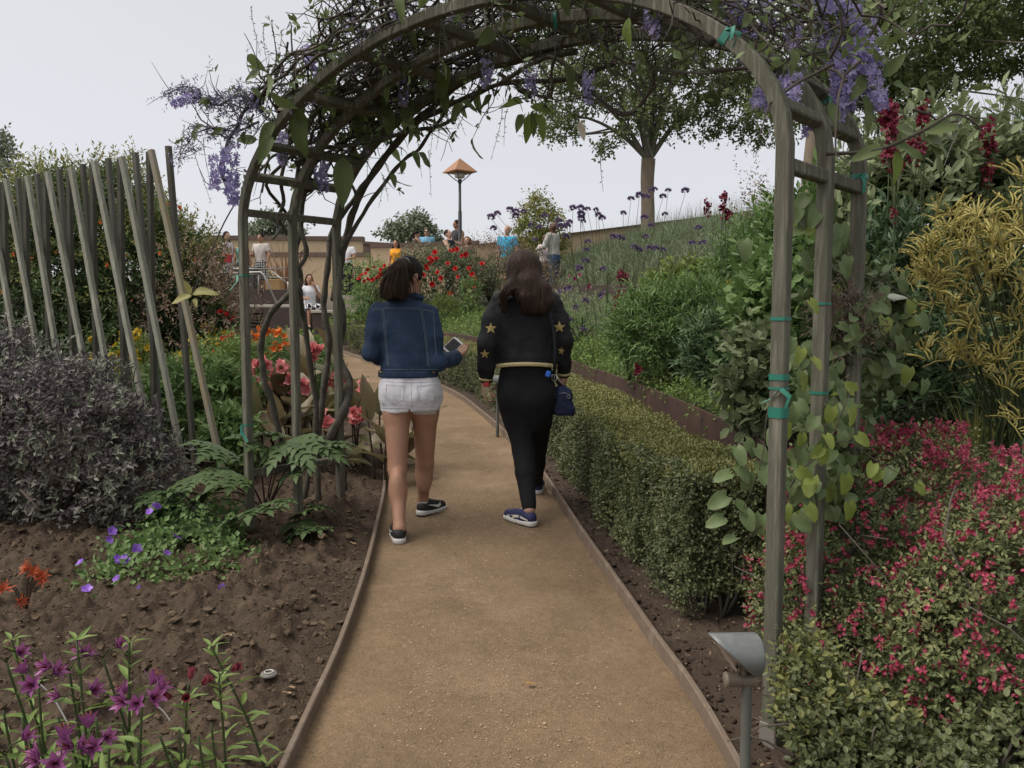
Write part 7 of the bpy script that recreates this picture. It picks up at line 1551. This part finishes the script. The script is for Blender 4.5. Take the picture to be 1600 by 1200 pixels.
# ---- grassy hill
n = 30000; y = 10.6 + 13.4 * R(n); x = 1.0 + 7.0 * R(n); s_ = (x - 1) * .98 + (y - 22) * .196; k = (s_ > .03) & (x / y < .46) & (s_ < 6); x, y = x[k], y[k]; z = zbed(x, y)
q = np.stack([x, y, z], -1); cl = fbm(q, 1.3, 3, 77); k = cl > -.9; q, cl = q[k], cl[k]; n = len(q)
a = 6.283 * R(n); e = .75 + .35 * rn(n); d = np.c_[np.cos(a) * np.cos(e), np.sin(a) * np.cos(e) - .2, np.abs(np.sin(e))]; g = MB()
g.leaves(q + rn(n, 3) * np.array([.05, .05, 0]), d, rn(n, 3) + [0, -.5, .5], (.20 + .16 * R(n)) * (1 + .6 * cl), .016, 'blade'); setting('hill_grass', g, M_grass, 'stuff', True)
n = 1500; y = 11 + 12 * R(n); x = 2.4 + 4.5 * R(n); k = ((x - 1) * .98 + (y - 22) * .196 > .4) & (x / y < .4); q = np.stack([x[k], y[k], zbed(x[k], y[k])], -1); g = MB(); n = len(q); g.leaves(q, np.c_[.15 * rn(n), .15 * rn(n), np.ones(n)], rn(n, 3), .55 + .25 * R(n), .006, 'blade'); setting('grass_seed_heads', g, M_grass, 'stuff')

# ---- rose beds in the middle distance
t = bush('rose_bush', 'big rose bush with scattered red roses above the planter wall', 'shrub', 690, 17.0, 2.2, 1.42, M_rose, 2400, .05, .028, 7, .22, seed=41, dep=1.6, lump=.28)
RO = rosette(8, .055, .05, .5, 3, 3).mesh('rose', M_red); RO2 = rosette(8, .055, .05, .6, 4, 2).mesh('rose', M_red)
put_flowers(t, RO, [P(a, b, 16.0) for a, b in ((670, 412), (676, 408), (665, 416), (680, 395), (709, 391), (704, 393), (715, 390), (684, 426), (675, 444), (726, 445), (738, 429), (753, 413), (703, 458), (722, 400), (742, 436), (668, 420), (672, 404), (727, 398), (712, 420), (740, 447), (690, 435), (661, 430), (700, 412), (733, 420), (716, 433), (682, 405))], 1.1, (0, -1, .4), .4, 'rose')
bush('rose_bush', 'brown twiggy half dead rose bush left of the head of the long haired girl', 'shrub', 765, 17.6, 1.9, 1.45, M_bronze, 900, .045, .018, 5, .3, seed=42, lump=.35, smat=M_wood_st)
bush('rose_bush', 'brownish wiry shrub in front of the man in the pale jacket', 'shrub', 835, 15.5, 1.3, .95, M_bronze, 500, .045, .016, 5, .3, seed=43, lump=.35, smat=M_wood_st)
t = bush('rose_bush', 'smaller rose bush with dense red roses left of the ponytail', 'shrub', 592, 18.2, 1.2, 1.05, M_green, 700, .05, .026, seed=44, lump=.3)
put_flowers(t, RO2, [P(a, b, 17.5) for a, b in ((574, 421), (566, 431), (568, 440), (583, 438), (591, 433), (602, 416), (596, 422), (584, 419), (610, 418), (588, 436), (595, 430), (575, 438), (562, 436), (606, 424), (572, 428), (598, 440))], 1.15, (0, -1, .4), .4, 'rose')
bush('bushy_plant', 'green shrub behind the back left arch post by the bin', 'shrub', 560, 18.3, 1.3, .85, M_ltgreen, 420, .06, .03, seed=45)
t = bush('pale_flower_plant', 'small plant with pale yellow green flowers below the rose bush', 'flowers', 733, 15.6, .55, .75, M_green, 200, .05, .022, seed=46, up=.9)
put_flowers(t, rosette(5, .045, .02, .4, 5, 1).mesh('flower', M_lime), [P(a, b, 15.3) for a, b in ((733, 455), (728, 465), (737, 462), (742, 470), (725, 472), (735, 474), (719, 484), (744, 476), (730, 460), (738, 468))], 1.2)
t = bush('yellow_green_plant', 'feathery yellow green plant right of the blue denim shoulder', 'plant', 692, 15.2, .55, .62, M_lime, 420, .04, .008, seed=47, up=1.2)
bush('phormium', 'bronze green low shrub around the end of the plaza', 'shrub', 806, 18.6, 1.4, 1.0, M_dkgreen, 500, .06, .022, seed=48)
g = tuft('bronze_flax', 'tall reddish brown spiky flax behind the man in plaid shorts', 'plant', 448, 22.6, 70, 1.7, .05, leafm('flax_blade', [(.20, .115, .065), (.28, .17, .10)], .15), .25, 1.2, 7)
tuft('bronze_flax', 'second brown spiky flax left of the man in plaid shorts', 'plant', 392, 23.2, 50, 1.4, .05, bpy.data.materials['flax_blade'], .2, 1.2, 8)
bush('bushy_plant', 'low green shrub behind the legs of the man in plaid shorts', 'shrub', 405, 22.2, 1.1, .7, M_dkgreen, 300, .07, .03, seed=49)

# ================================================================== TREES
M_tbark = surf('pale_bark', (.30, .235, .175), (.235, .185, .14), 4, .9, .4, 30, .01, stretch=(2, 2, .5), c3=(.34, .28, .21))
M_gbark = surf('grey_limb_bark', (.19, .175, .15), (.14, .13, .11), 4, .9, .3, 30, .01)
M_tleaf = GR('tree_leaf', [(.028, .040, .015), (.048, .062, .022), (.078, .09, .032)], trans=.35, rough=.5, nscale=.6)
M_tleaf2 = GR('tree_leaf_light', [(.035, .05, .018), (.055, .075, .026), (.08, .10, .036)], trans=.4, rough=.5, nscale=.6)
M_ftree = GR('distant_tree_leaf', [(.045, .058, .036), (.06, .075, .046), (.085, .10, .062)], trans=.2, nscale=.4)
def tree(name, label, base, h_fork, r0, limbs, clumps, n, L, W, mat, lean=(0, 0), seed=1, bark=None, sub=4):
    b = np.array(base, float); t = thing(name, label, 'tree', b); fk = b + np.array([lean[0], lean[1], h_fork])
    tr = MB(); pth = spline([b - [0, 0, .3], b + (fk - b) * .33 + rn(3) * .03, b + (fk - b) * .7 + rn(3) * .03, fk], 6); rr = np.interp(np.linspace(0, 1, len(pth)), [0, .12, .5, 1], [r0 * 1.35, r0 * 1.02, r0 * .92, r0 * 1.0]); tr.tube(pth, rr, 14); part('trunk', tr, M_tbark, t)
    ends = []
    for k, e in enumerate(limbs):
        e = np.array(e, float); lb = MB(); s0 = fk - np.array([0, 0, .15 * R()]); mid = s0 * .55 + e * .45 + np.array([0, 0, .10 * np.linalg.norm(e - s0)]); p = spline([s0, mid, e], 7); p += .05 * np.stack([fbm(p, 1.5, 2, seed + k * 3 + i) for i in range(3)], -1) * np.linspace(0, 1, len(p))[:, None]
        lb.tube(p, np.linspace(r0 * .45, r0 * .12, len(p)), 8)
        for j in range(sub):
            q = p[int((.3 + .65 * R()) * (len(p) - 1))]; e2_ = q + (e - s0) * .35 + rn(3) * np.linalg.norm(e - s0) * .28; lb.tube(spline([q, q * .5 + e2_ * .5 + rn(3) * .1, e2_], 4), np.linspace(r0 * .16, r0 * .04, 9), 5); ends.append(e2_)
        part('limb', lb, bark or M_gbark, t)
    cr = foliage(clumps, n, L, W, 9, L * 4.5, 'fold', .38, .42, .9, .1, -9, seed=seed, droop=.15, rand=.7)
    part('crown', cr, mat, t, kind='stuff', smooth=False); return t
zc = lambda px, py, y: tuple(P(px, py, y))
def CL_(px, py, y, rx, ry, rz): return zc(px, py, y) + (rx, ry, rz)
b = at(1010, 22.0)
limbs = [zc(930, 150, 21.5), zc(955, 60, 22.5), zc(1000, 20, 21.6), zc(1040, 10, 22.6), zc(1075, 70, 21.8), zc(1120, 140, 22.3), zc(900, 180, 22.5), zc(985, 90, 21.0), zc(1055, 110, 23)]
tree('shade_tree', 'spreading tree with a pale trunk standing on the grassy hill under the arch', b, zc(1010, 248, 22)[2] - b[2], .185, limbs, [CL_(1010, 40, 22, 2.4, 2.2, 1.7), CL_(905, 150, 21.7, 1.15, 1.2, .85), CL_(960, 120, 22, 1.3, 1.4, 1.0), CL_(1075, 130, 22, 1.5, 1.5, 1.0), CL_(1150, 170, 21.7, 1.15, 1.1, .75), CL_(1010, 190, 21.5, 1.3, 1.2, .5), CL_(920, 70, 22.3, 1.5, 1.5, 1.2), CL_(1130, 80, 22.3, 1.7, 1.5, 1.2), CL_(1200, 200, 22, .9, .9, .6), CL_(880, 195, 22, .7, .8, .45), CL_(945, 235, 21.6, .35, .4, .25)], 7000, .095, .056, M_tleaf, (0, 0), 5)
b = at(1258, 17.5)
limbs = [zc(1330, 120, 17), zc(1420, 90, 16.5), zc(1500, 60, 17), zc(1600, 20, 16), zc(1560, 110, 17.5), zc(1650, 110, 17), zc(1350, 10, 18), zc(1300, 60, 18.5), zc(1220, 100, 18)]
tree('shade_tree', 'broad tree overhanging the upper right with a pinkish trunk seen through the hoops', b, zc(1262, 190, 17.5)[2] - b[2], .15, limbs, [CL_(1400, 60, 17, 1.7, 1.8, 1.0), CL_(1330, 130, 17.5, 1.1, 1.2, .7), CL_(1480, 20, 17, 1.6, 1.6, 1.1), CL_(1570, -20, 16.5, 1.6, 1.5, 1.1), CL_(1290, 40, 18, 1.3, 1.2, 1.0), CL_(1650, 10, 16.5, 1.5, 1.4, .9), CL_(1420, 150, 16.8, .9, .9, .42), CL_(1240, 150, 18, 1.0, 1.0, .7), CL_(1500, 100, 17, .9, 1.0, .5), CL_(1700, -50, 16, 1.5, 1.5, 1.2), CL_(1585, 105, 17, .5, .6, .22), CL_(1390, 190, 16.5, .55, .6, .25)], 9500, .095, .056, M_tleaf2, (.1, 0), 9)
b = np.array([X_(-25, 26), 26, .5]); tree('tree', 'tree at the far left edge behind the stake fence', b, 5, .16, [zc(-40, 230, 26), zc(-5, 250, 26), zc(-60, 270, 26)], [CL_(-25, 265, 26, 1.0, 1.0, 1.3), CL_(-45, 330, 26, .9, 1, 1.1), CL_(-20, 235, 26.2, .6, .7, .6)], 900, .14, .08, M_ftree, seed=12)
def far_tree(label, px, y, zb_, clumps, n, L=.28, name='distant_tree'):
    b = np.array([X_(px, y), y, zb_]); c = np.array(clumps[0][:3]); tree(name, label, b, max(c[2] - zb_ - .6, .5), .14, [np.array(q[:3]) for q in clumps], clumps, n, L, L * .55, M_ftree, seed=int(px), sub=2)
far_tree('distant dark round tree over the wall behind the man in the grey tee', 425, 62, 2.6, [CL_(425, 352, 62, 1.1, 1.2, .75), CL_(402, 362, 62, .7, .8, .6), CL_(455, 362, 62, .85, .9, .6)], 420)
far_tree('distant dark tree over the wall left of the lamp post', 640, 60, 2.6, [CL_(640, 360, 60, 1.3, 1.3, .8), CL_(618, 364, 60, .9, .9, .7), CL_(664, 362, 60, .9, .9, .8), CL_(655, 348, 60, .7, .8, .5), CL_(680, 378, 60, .5, .6, .4)], 620)
b = at(843, 24.6); b[2] = 2.0; tree('small_tree', 'small yellow green tree behind the man in the pale jacket', b, 1.1, .06, [zc(825, 350, 24.6), zc(845, 325, 24.6), zc(862, 350, 24.6)], [CL_(845, 345, 24.6, .62, .6, .55), CL_(828, 372, 24.5, .55, .55, .5), CL_(862, 372, 24.6, .55, .55, .5), CL_(838, 318, 24.6, .25, .3, .35), CL_(845, 400, 24.5, .8, .6, .6)], 900, .10, .05, M_pome_n, seed=17)

# ================================================================== LAMPS, BIN, RAILING, SPOTLIGHT
def lamp(label, px, y, ytop, zb_, sc=1.0):
    x = X_(px, y); zt = Z_(ytop, y); t = thing('street_lamp', label, 'lamp post', (x, y, zb_)); M_pole = bpy.data.materials.get('lamp_pole') or plain('lamp_pole', (.055, .06, .062), .5)
    g = MB(); g.lathe([(.09, 0), (.09, .06), (.055, .12), (.055, (zt - zb_) * .62), (.042, (zt - zb_) * .63), (.038, zt - zb_ - .62 * sc), (.001, zt - zb_ - .62 * sc)], (x, y, zb_), 14); part('pole', g, M_pole, t)
    c = np.array([x, y, zt]); r = .37 * sc; g = MB(); v = [(r * a, r * b, -.40 * sc) for a, b in ((-1, -1), (1, -1), (1, 1), (-1, 1))] + [(0, 0, 0)] + [(r * a, r * b, -.415 * sc) for a, b in ((-1, -1), (1, -1), (1, 1), (-1, 1))]
    ca, sa = math.cos(.62), math.sin(.62); rot = lambda q: np.array([q[0] * ca - q[1] * sa, q[0] * sa + q[1] * ca, q[2]]); v = [rot(q) + c for q in v]
    g.add(v, [(0, 1, 4), (1, 2, 4), (2, 3, 4), (3, 0, 4)]); g.add(v, [(5, 6, 1, 0), (6, 7, 2, 1), (7, 8, 3, 2), (8, 5, 0, 3), (8, 7, 6, 5)]); part('lamp_shade', g, surf('copper_shade', (.36, .19, .10), (.28, .15, .085), 3, .6, .1), t, False)
    for k in range(4):
        a = .62 + math.pi / 4 + k * math.pi / 2; e = c + np.array([math.cos(a) * .36 * sc, math.sin(a) * .36 * sc, -.43 * sc]); g = MB(); g.tube(np.array([c + [0, 0, -.70 * sc], c + np.array([math.cos(a) * .16 * sc, math.sin(a) * .16 * sc, -.60 * sc]), e]), .014 * sc, 6); part('bracket', g, M_pole, t)
    g = MB(); g.lathe([(.001, -.44 * sc), (.16 * sc, -.44 * sc), (.14 * sc, -.56 * sc), (.001, -.56 * sc)], c, 14); part('diffuser', g, plain('lamp_diffuser', (.55, .55, .52), .4), t)
    g = MB(); g.lathe([(.055, -.60 * sc), (.055, -.72 * sc), (.001, -.72 * sc)], c, 12); part('head_collar', g, M_pole, t)
lamp('tall dark lamp post with a copper pyramid shade in the middle distance', 719.5, 24.4, 247, 2.08)
t = thing('street_lamp', 'distant dark lamp with a flat round head in front of the dark tree', 'lamp post', (X_(437, 45), 45, 2.66)); x = X_(437, 45); zt = Z_(341, 45); M_pole = bpy.data.materials['lamp_pole']
g = MB(); g.lathe([(.08, 0), (.07, zt - 2.66), (.001, zt - 2.66)], (x, 45, 2.66), 10); part('pole', g, M_pole, t); g = MB(); g.lathe([(.001, .12), (.5, .02), (.5, -.05), (.25, -.22), (.08, -.3), (.001, -.3)], (x, 45, zt), 16); part('lamp_head', g, M_pole, t)

# litter bin with vertical slats
bx, by = X_(545, 20.9), 20.9; t = thing('litter_bin', 'black slatted litter bin in front of the man in the white shirt', 'bin', (bx, by, 2.08)); M_bin = plain('black_steel', (.018, .018, .019), .5)
g = MB(); g.lathe([(.30, .02), (.30, .40), (.29, .40), (.29, .02), (.30, .02)], (bx, by, 2.08), 22); part('liner', g, M_bin, t)
sl = MB(); sl.beam((bx + .32, by, 2.10), (bx + .33, by, 2.72), .035, .012, bev=.003); ref = None
for k in range(24):
    a = k * 6.2832 / 24; g = MB(); g.tube(np.array([(bx + math.cos(a) * .31, by + math.sin(a) * .31, 2.10), (bx + math.cos(a) * .31, by + math.sin(a) * .31, 2.60), (bx + math.cos(a) * .36, by + math.sin(a) * .36, 2.78)]), .013, 4); part('slat', g, M_bin, t)
for zz_ in (2.12, 2.45, 2.78): g = MB(); r_ = .31 if zz_ < 2.7 else .36; g.tube(np.array([(bx + math.cos(a) * r_, by + math.sin(a) * r_, zz_) for a in np.linspace(0, 6.2832, 25)]), .016, 6); part('hoop', g, M_bin, t)
# handrail
t = thing('handrail', 'grey metal handrail with sloping end above the dark steel planter', 'railing', (X_(400, 20.2), 20.2, 2.0)); M_rail = plain('rail_steel', (.30, .29, .27), .4, .6)
def rail(nm, pts, r=.024): g = MB(); g.tube(np.array(pts), r, 8); part(nm, g, M_rail, t)
rail('top_rail', [P(338, 428, 20.2), P(407, 425, 20.2), P(412, 429, 20.15), P(433, 474, 20.0)]); rail('rail', [P(330, 420, 20.6), P(447, 420, 20.6)], .02); rail('rail', [P(340, 431, 20.25), P(410, 428, 20.22)], .014)
for px in (345, 378, 404): rail('post', [P(px, 426, 20.22), P(px, 460, 20.22)], .02)
t = thing('handrail', 'short thin stair rail right of the plaid shorts', 'railing', (X_(450, 20.4), 20.4, 2.0)); rail('top_rail', [P(425, 424, 20.4), P(452, 445, 20.2)], .016); rail('rail', [P(420, 433, 20.4), P(450, 434, 20.3)], .012); rail('post', [P(450, 440, 20.2), P(450, 462, 20.2)], .016)
g = MB(); c = P(429, 450, 20.9); g.box((c[0], c[1], 2.28), (.36, .3, .40), bev=.01); solo('carton', g, surf('cardboard', (.36, .23, .11)), 'tan cardboard box behind the legs of the man in plaid shorts', 'box', smooth=False)
t = thing('bench', 'dark slatted bench end left of the front arch post beyond the handrail', 'bench', (X_(355, 20.9), 20.9, 2.08)); c = P(357, 442, 20.9)
for k in range(5): g = MB(); a = P(343 + 6.5 * k, 427, 20.9); b = P(347 + 6.5 * k, 452, 20.9); g.beam(a, b, .055, .03, bev=.004); part('slat', g, M_corten_d, t, False)
g = MB(); g.beam(P(341, 452, 20.9), P(378, 453, 20.9), .05, .05); part('seat_rail', g, M_corten_d, t, False)
for px in (347, 374): g = MB(); g.beam(P(px, 452, 20.9), P(px, 470, 20.9), .05, .05); part('leg', g, M_corten_d, t, False)
t = thing('utility_box', 'dark grey metal box between the handrail and the plaid shorts', 'box', (X_(390, 21), 21.3, 2.08)); g = MB(); g.box((X_(387, 21.3), 21.3, 2.46), (.55, .3, .72), bev=.02); part('cabinet', g, plain('dark_grey_metal', (.05, .052, .054), .5), t, False); g = MB(); g.box((X_(387, 21.3), 21.13, 2.46), (.46, .012, .6), bev=.004); part('door', g, plain('dark_grey_metal_door', (.06, .062, .064), .5), t, False)

# garden spotlights on poles
M_zinc = surf('weathered_zinc', (.22, .235, .23), (.15, .16, .155), 8, .55, .15, 60, .003, metal=.35, c3=(.28, .295, .29)); M_bronze_m = surf('bronze_fitting', (.20, .165, .125), (.15, .125, .095), 12, .6, .1, metal=.2); M_grpole = surf('grey_green_pole', (.105, .108, .095), (.08, .083, .073), 12, .6, .1); M_lens = clearm('lamp_glass', (.30, .26, .23), .5)
def spotlight(label, foot, top_z, aim=math.pi):
    f = np.array(foot, float); t = thing('garden_spotlight', label, 'spotlight', f); h = top_z - f[2]
    g = MB(); g.lathe([(.0155, -.05), (.0155, .10)], f, 16); g.lathe([(.0155, .10), (.0135, .105), (.0135, h - .155)], f, 16); part('pole', g, M_grpole, t)
    a = f + [0, 0, h - .150]; g = MB(); Rm = Matrix.Rotation(math.pi / 2, 3, 'Y'); g.lathe([(.001, -.055), (.019, -.055), (.021, -.052), (.021, -.046), (.0185, -.044), (.0185, .026), (.015, .030), (.001, .030)], a - [.004, 0, 0], 18, rot=Rm); part('knuckle', g, M_bronze_m, t)
    # hood: cylinder slit obliquely at the front, closed domed back; axis leans downward to the left
    c = a + np.array([-.020, 0, .068]); ax = unit(np.array([-1, -.12, .03])); up_ = unit(np.array([.03, 0, 1.])); up_ = unit(up_ - ax * (up_ @ ax)); sd_ = np.cross(ax, up_)
    g = MB(); n_ = 28; th = np.arange(n_ + 1) * 6.2832 / n_; rows = []
    for s_ in np.linspace(0, 1, 9):
        ln = .050 + .062 * np.cos(th) ; rows.append(c - ax * .042 + ax * (s_ * (ln + .015))[:, None] + (up_ * np.cos(th)[:, None] + sd_ * np.sin(th)[:, None]) * .056)
    inner = [r_ - (up_ * np.cos(th)[:, None] + sd_ * np.sin(th)[:, None]) * .003 for r_ in rows[::-1]]
    dome = [c - ax * (.042 + .016 * math.sin(q)) + (up_ * np.cos(th)[:, None] + sd_ * np.sin(th)[:, None]) * max(.056 * math.cos(q), .0005) for q in np.linspace(1.57, .15, 6)]
    g.grid(np.stack(dome + rows + inner, 0)); part('hood', g, M_zinc, t)
    g = MB(); q = c + ax * .012 - up_ * .004; g.add([q + (up_ * math.cos(x_) * .046 + sd_ * math.sin(x_) * .046) + ax * (.030 + .038 * math.cos(x_)) * .8 for x_ in th[:-1]] , [tuple(range(n_))]); part('lens', g, M_lens, t, False)
    g = MB(); g.lathe([(.010, -.03), (.010, .012)], a + np.array([-.010, 0, .03]), 10); part('stem', g, M_bronze_m, t)
    return t
f = np.array(P(1180, 1200, 2.02)); f = np.array([X_(1180, 2.10), 2.10, zp(2.1) + .02]); spotlight('zinc hooded garden spotlight on a thin pole in front of the right arch post', f, Z_(975, 2.10))
f = np.array([X_(777, 7.9), 7.9, zp(7.9) + .02]); spotlight('farther garden spotlight by the hedge half hidden behind the black trousers', f, Z_(582, 7.9))

# ================================================================== VISITORS ON THE TERRACE
C = lambda name, c, c2=None, sc=8, r=.85: surf(name, lin(*c), lin(*(c2 or [q * .9 for q in c])), sc, r, .1)
def dots(name, base, dot, scale=26, thr=.28):
    m, nt, b, _ = nt_mat(name); v = coords(nt); vo = nt.nodes.new('ShaderNodeTexVoronoi'); vo.inputs['Scale'].default_value = scale; nt.links.new(v, vo.inputs['Vector']); nt.links.new(ramp(nt, vo.outputs['Distance'], [(thr, lin(*dot)), (thr + .06, lin(*base))]), b.inputs['Base Color']); b.inputs['Roughness'].default_value = .9; return m
def plaid(name):
    m, nt, b, _ = nt_mat(name); v = coords(nt, (1, 1, 1)); ck = None
    for ax_ in ('X', 'Z'):
        w = nt.nodes.new('ShaderNodeTexWave'); w.bands_direction = ax_; w.inputs['Scale'].default_value = 5.2; nt.links.new(v, w.inputs['Vector'])
        if ck is None: ck = w.outputs['Fac']
        else:
            ad = nt.nodes.new('ShaderNodeMath'); ad.operation = 'ADD'; nt.links.new(ck, ad.inputs[0]); nt.links.new(w.outputs['Fac'], ad.inputs[1]); ck = ad.outputs[0]
    dv = nt.nodes.new('ShaderNodeMath'); dv.operation = 'MULTIPLY'; dv.inputs[1].default_value = .5; nt.links.new(ck, dv.inputs[0])
    nt.links.new(ramp(nt, dv.outputs[0], [(.25, (.02, .022, .028)), (.5, (.12, .12, .13)), (.75, (.5, .5, .5))]), b.inputs['Base Color']); b.inputs['Roughness'].default_value = .9; return m
PZ = 2.085
def vis(label, px, y, ytop, z=PZ, **k): return person(label, X_(px, y), y, z, H=Z_(ytop, y) - z, **k)
W_ = C('white_shirt', (225, 225, 230)); DK = C('dark_cloth', (30, 30, 34)); JN = C('blue_jeans', (62, 88, 118), (50, 72, 100)); KH = C('khaki', (140, 122, 98))
vis('woman in a black cardigan and pale floral dress holding a red bag', 357, 21.6, 362, male=False, yaw=-130, tone='light', hair='long', topm=dots('floral_dress', (205, 200, 208), (120, 80, 100)), toplen=.5, sleeve='none', botm=bpy.data.materials['floral_dress'], bot='knee', skirt=True, arms=[((-.10, -.02, -.24), (.02, .18, -.30)), ((.10, .02, -.24), (-.02, .2, -.28))])
c = P(352, 403, 21.3); g = MB(); g.hull([(x * .15, y * .05, z * .12) for x in (-1, 1) for y in (-1, 1) for z in (-1, .6)] + [(x * .11, 0, .11) for x in (-1, 1)], c); t = thing('handbag', 'red handbag hanging at the side of the woman in the black cardigan', 'bag', c - [0, 0, .12]); part('bag_body', g, plain('red_leather', lin(150, 25, 35), .5), t, False); g = MB(); g.tube(spline([c + [-.1, 0, .1], c + [0, 0, .32], c + [.1, 0, .1]], 5), .012, 6); part('handle', g, plain('red_handle', lin(120, 20, 28), .5), t)
g = MB(); o, _, _ = None, None, None
vis('woman in a turquoise tank top and sunglasses half hidden by the front arch post', 381, 21.9, 371, male=False, yaw=-160, tone='tan', hair='short', topm=C('turquoise_top', (110, 205, 185)), sleeve='none', botm=JN, glasses=True)
vis('man in a pale grey v-neck tee and plaid shorts standing behind the handrail', 411, 21.5, 365, male=True, yaw=165, tone='olive', hair='short', topm=C('pale_grey_tee', (190, 182, 176)), botm=plaid('plaid_cloth'), bot='knee', arms=[((-.08, .04, -.27), (-.04, .10, -.52)), ((.09, .0, -.26), (.0, .22, -.25))])
vis('man in a white polo shirt and sunglasses behind the slatted bin', 543, 22.0, 371, male=True, yaw=170, tone='olive', hair='short', topm=W_, botm=DK, glasses=True, arms=[((-.08, .06, -.26), (.02, .24, -.30)), ((.08, .06, -.26), (-.02, .26, -.22))])
vis('woman in an orange top with long dark hair behind the ponytail girl', 620, 21.6, 374, male=False, yaw=175, tone='tan', hair='long', topm=C('orange_top', (235, 160, 40)), sleeve='none', botm=DK)
vis('woman in a tan tank top leaning on the far wall', 652, 26.3, 360, z=2.665, male=False, yaw=-60, tone='tan', hair='short', topm=C('tan_tank', (70, 45, 38)), sleeve='none', botm=KH, arms=[((-.10, .08, -.22), (.0, .28, -.20)), ((.10, .10, -.22), (.0, .3, -.2))])
vis('man in a light blue shirt and sunglasses leaning on the far wall', 668, 26.2, 357, z=2.665, male=True, yaw=175, tone='light', hair='short', hmat=M_hair_b, topm=C('light_blue_shirt', (120, 170, 200)), botm=KH, glasses=True)
vis('man in a dark grey shirt partly behind the lamp post', 715, 26.4, 344, z=2.665, male=True, yaw=120, tone='olive', hair='short', topm=C('dark_grey_shirt', (62, 62, 66)), botm=DK)
vis('young man in a navy vest bending over the rose bush with a raised arm', 703, 21.6, 358, male=True, yaw=-120, tone='light', hair='short', topm=C('navy_vest', (28, 32, 46)), sleeve='none', botm=DK, head_pitch=-30, arms=[((-.22, .12, -.05), (-.12, .22, .16)), ((.10, .18, -.22), (.0, .36, -.26))])
vis('person with curly auburn hair half hidden behind the rose bush', 730, 20.9, 370, male=False, yaw=160, tone='light', hair='curly', hmat=M_hair_r, topm=C('brown_top', (90, 70, 62)), sleeve='short', botm=DK, head_pitch=-20)
vis('balding man in a bright turquoise patterned shirt behind the brown shrub', 793, 21.4, 352, male=True, yaw=160, tone='light', hair='bald', topm=dots('turquoise_print', (40, 165, 205), (20, 90, 140), 18, .2), botm=KH, head_pitch=-15)
vis('tall man in a pale grey jacket and jeans looking down beside the hill', 866, 21.8, 346, male=True, yaw=60, tone='dark', hair='bald', topm=C('pale_jacket', (176, 174, 168), (160, 158, 152)), sleeve='long', botm=JN, head_pitch=-35, lean=.10, arms=[((-.06, .10, -.26), (.06, .34, -.30)), ((.06, .10, -.26), (.0, .36, -.24))])
vis('older person in a white flowered blouse close to the man in the pale jacket', 851, 22.0, 366, male=False, yaw=150, tone='dark', hair='short', hmat=M_hair_g, topm=dots('blouse_print', (215, 205, 210), (190, 70, 90), 14, .25), botm=DK, head_pitch=-20)
t_, w_, h_ = person('seated woman in a white top and black patterned skirt beside the arch stems', X_(487, 19.9), 19.75, 1.26, H=1.66, male=False, yaw=-155, tone='tan', hair='long', topm=W_, sleeve='short', botm=dots('patterned_skirt', (215, 215, 222), (18, 18, 20), 14, .52), bot='knee', skirt=False, seated=True, arms=[((-.08, .10, -.22), (.05, .14, .02)), ((.08, .10, -.24), (.0, .3, -.26))], head_pitch=-10)
xx_, yy_ = X_(1556, 9.0), 9.0; person('seated person in a pale grey and white shirt glimpsed through the yellow paws', xx_, yy_, Z_(480, 9) - .78, H=1.68, male=True, yaw=-150, tone='light', hair='short', topm=dots('grey_white_shirt', (205, 205, 220), (60, 60, 72), 5, .3), botm=DK, seated=True)
g = MB(); zb_ = ground(xx_, yy_); g.box((xx_, yy_ - .0, (zb_ + Z_(480, 9) - .78 + .42) / 2), (.5, .42, max(Z_(480, 9) - .78 + .42 - zb_, .1)), bev=.02); solo('stone_block', g, M_conc, 'pale stone block under the seated person behind the yellow paws', 'block', smooth=False)
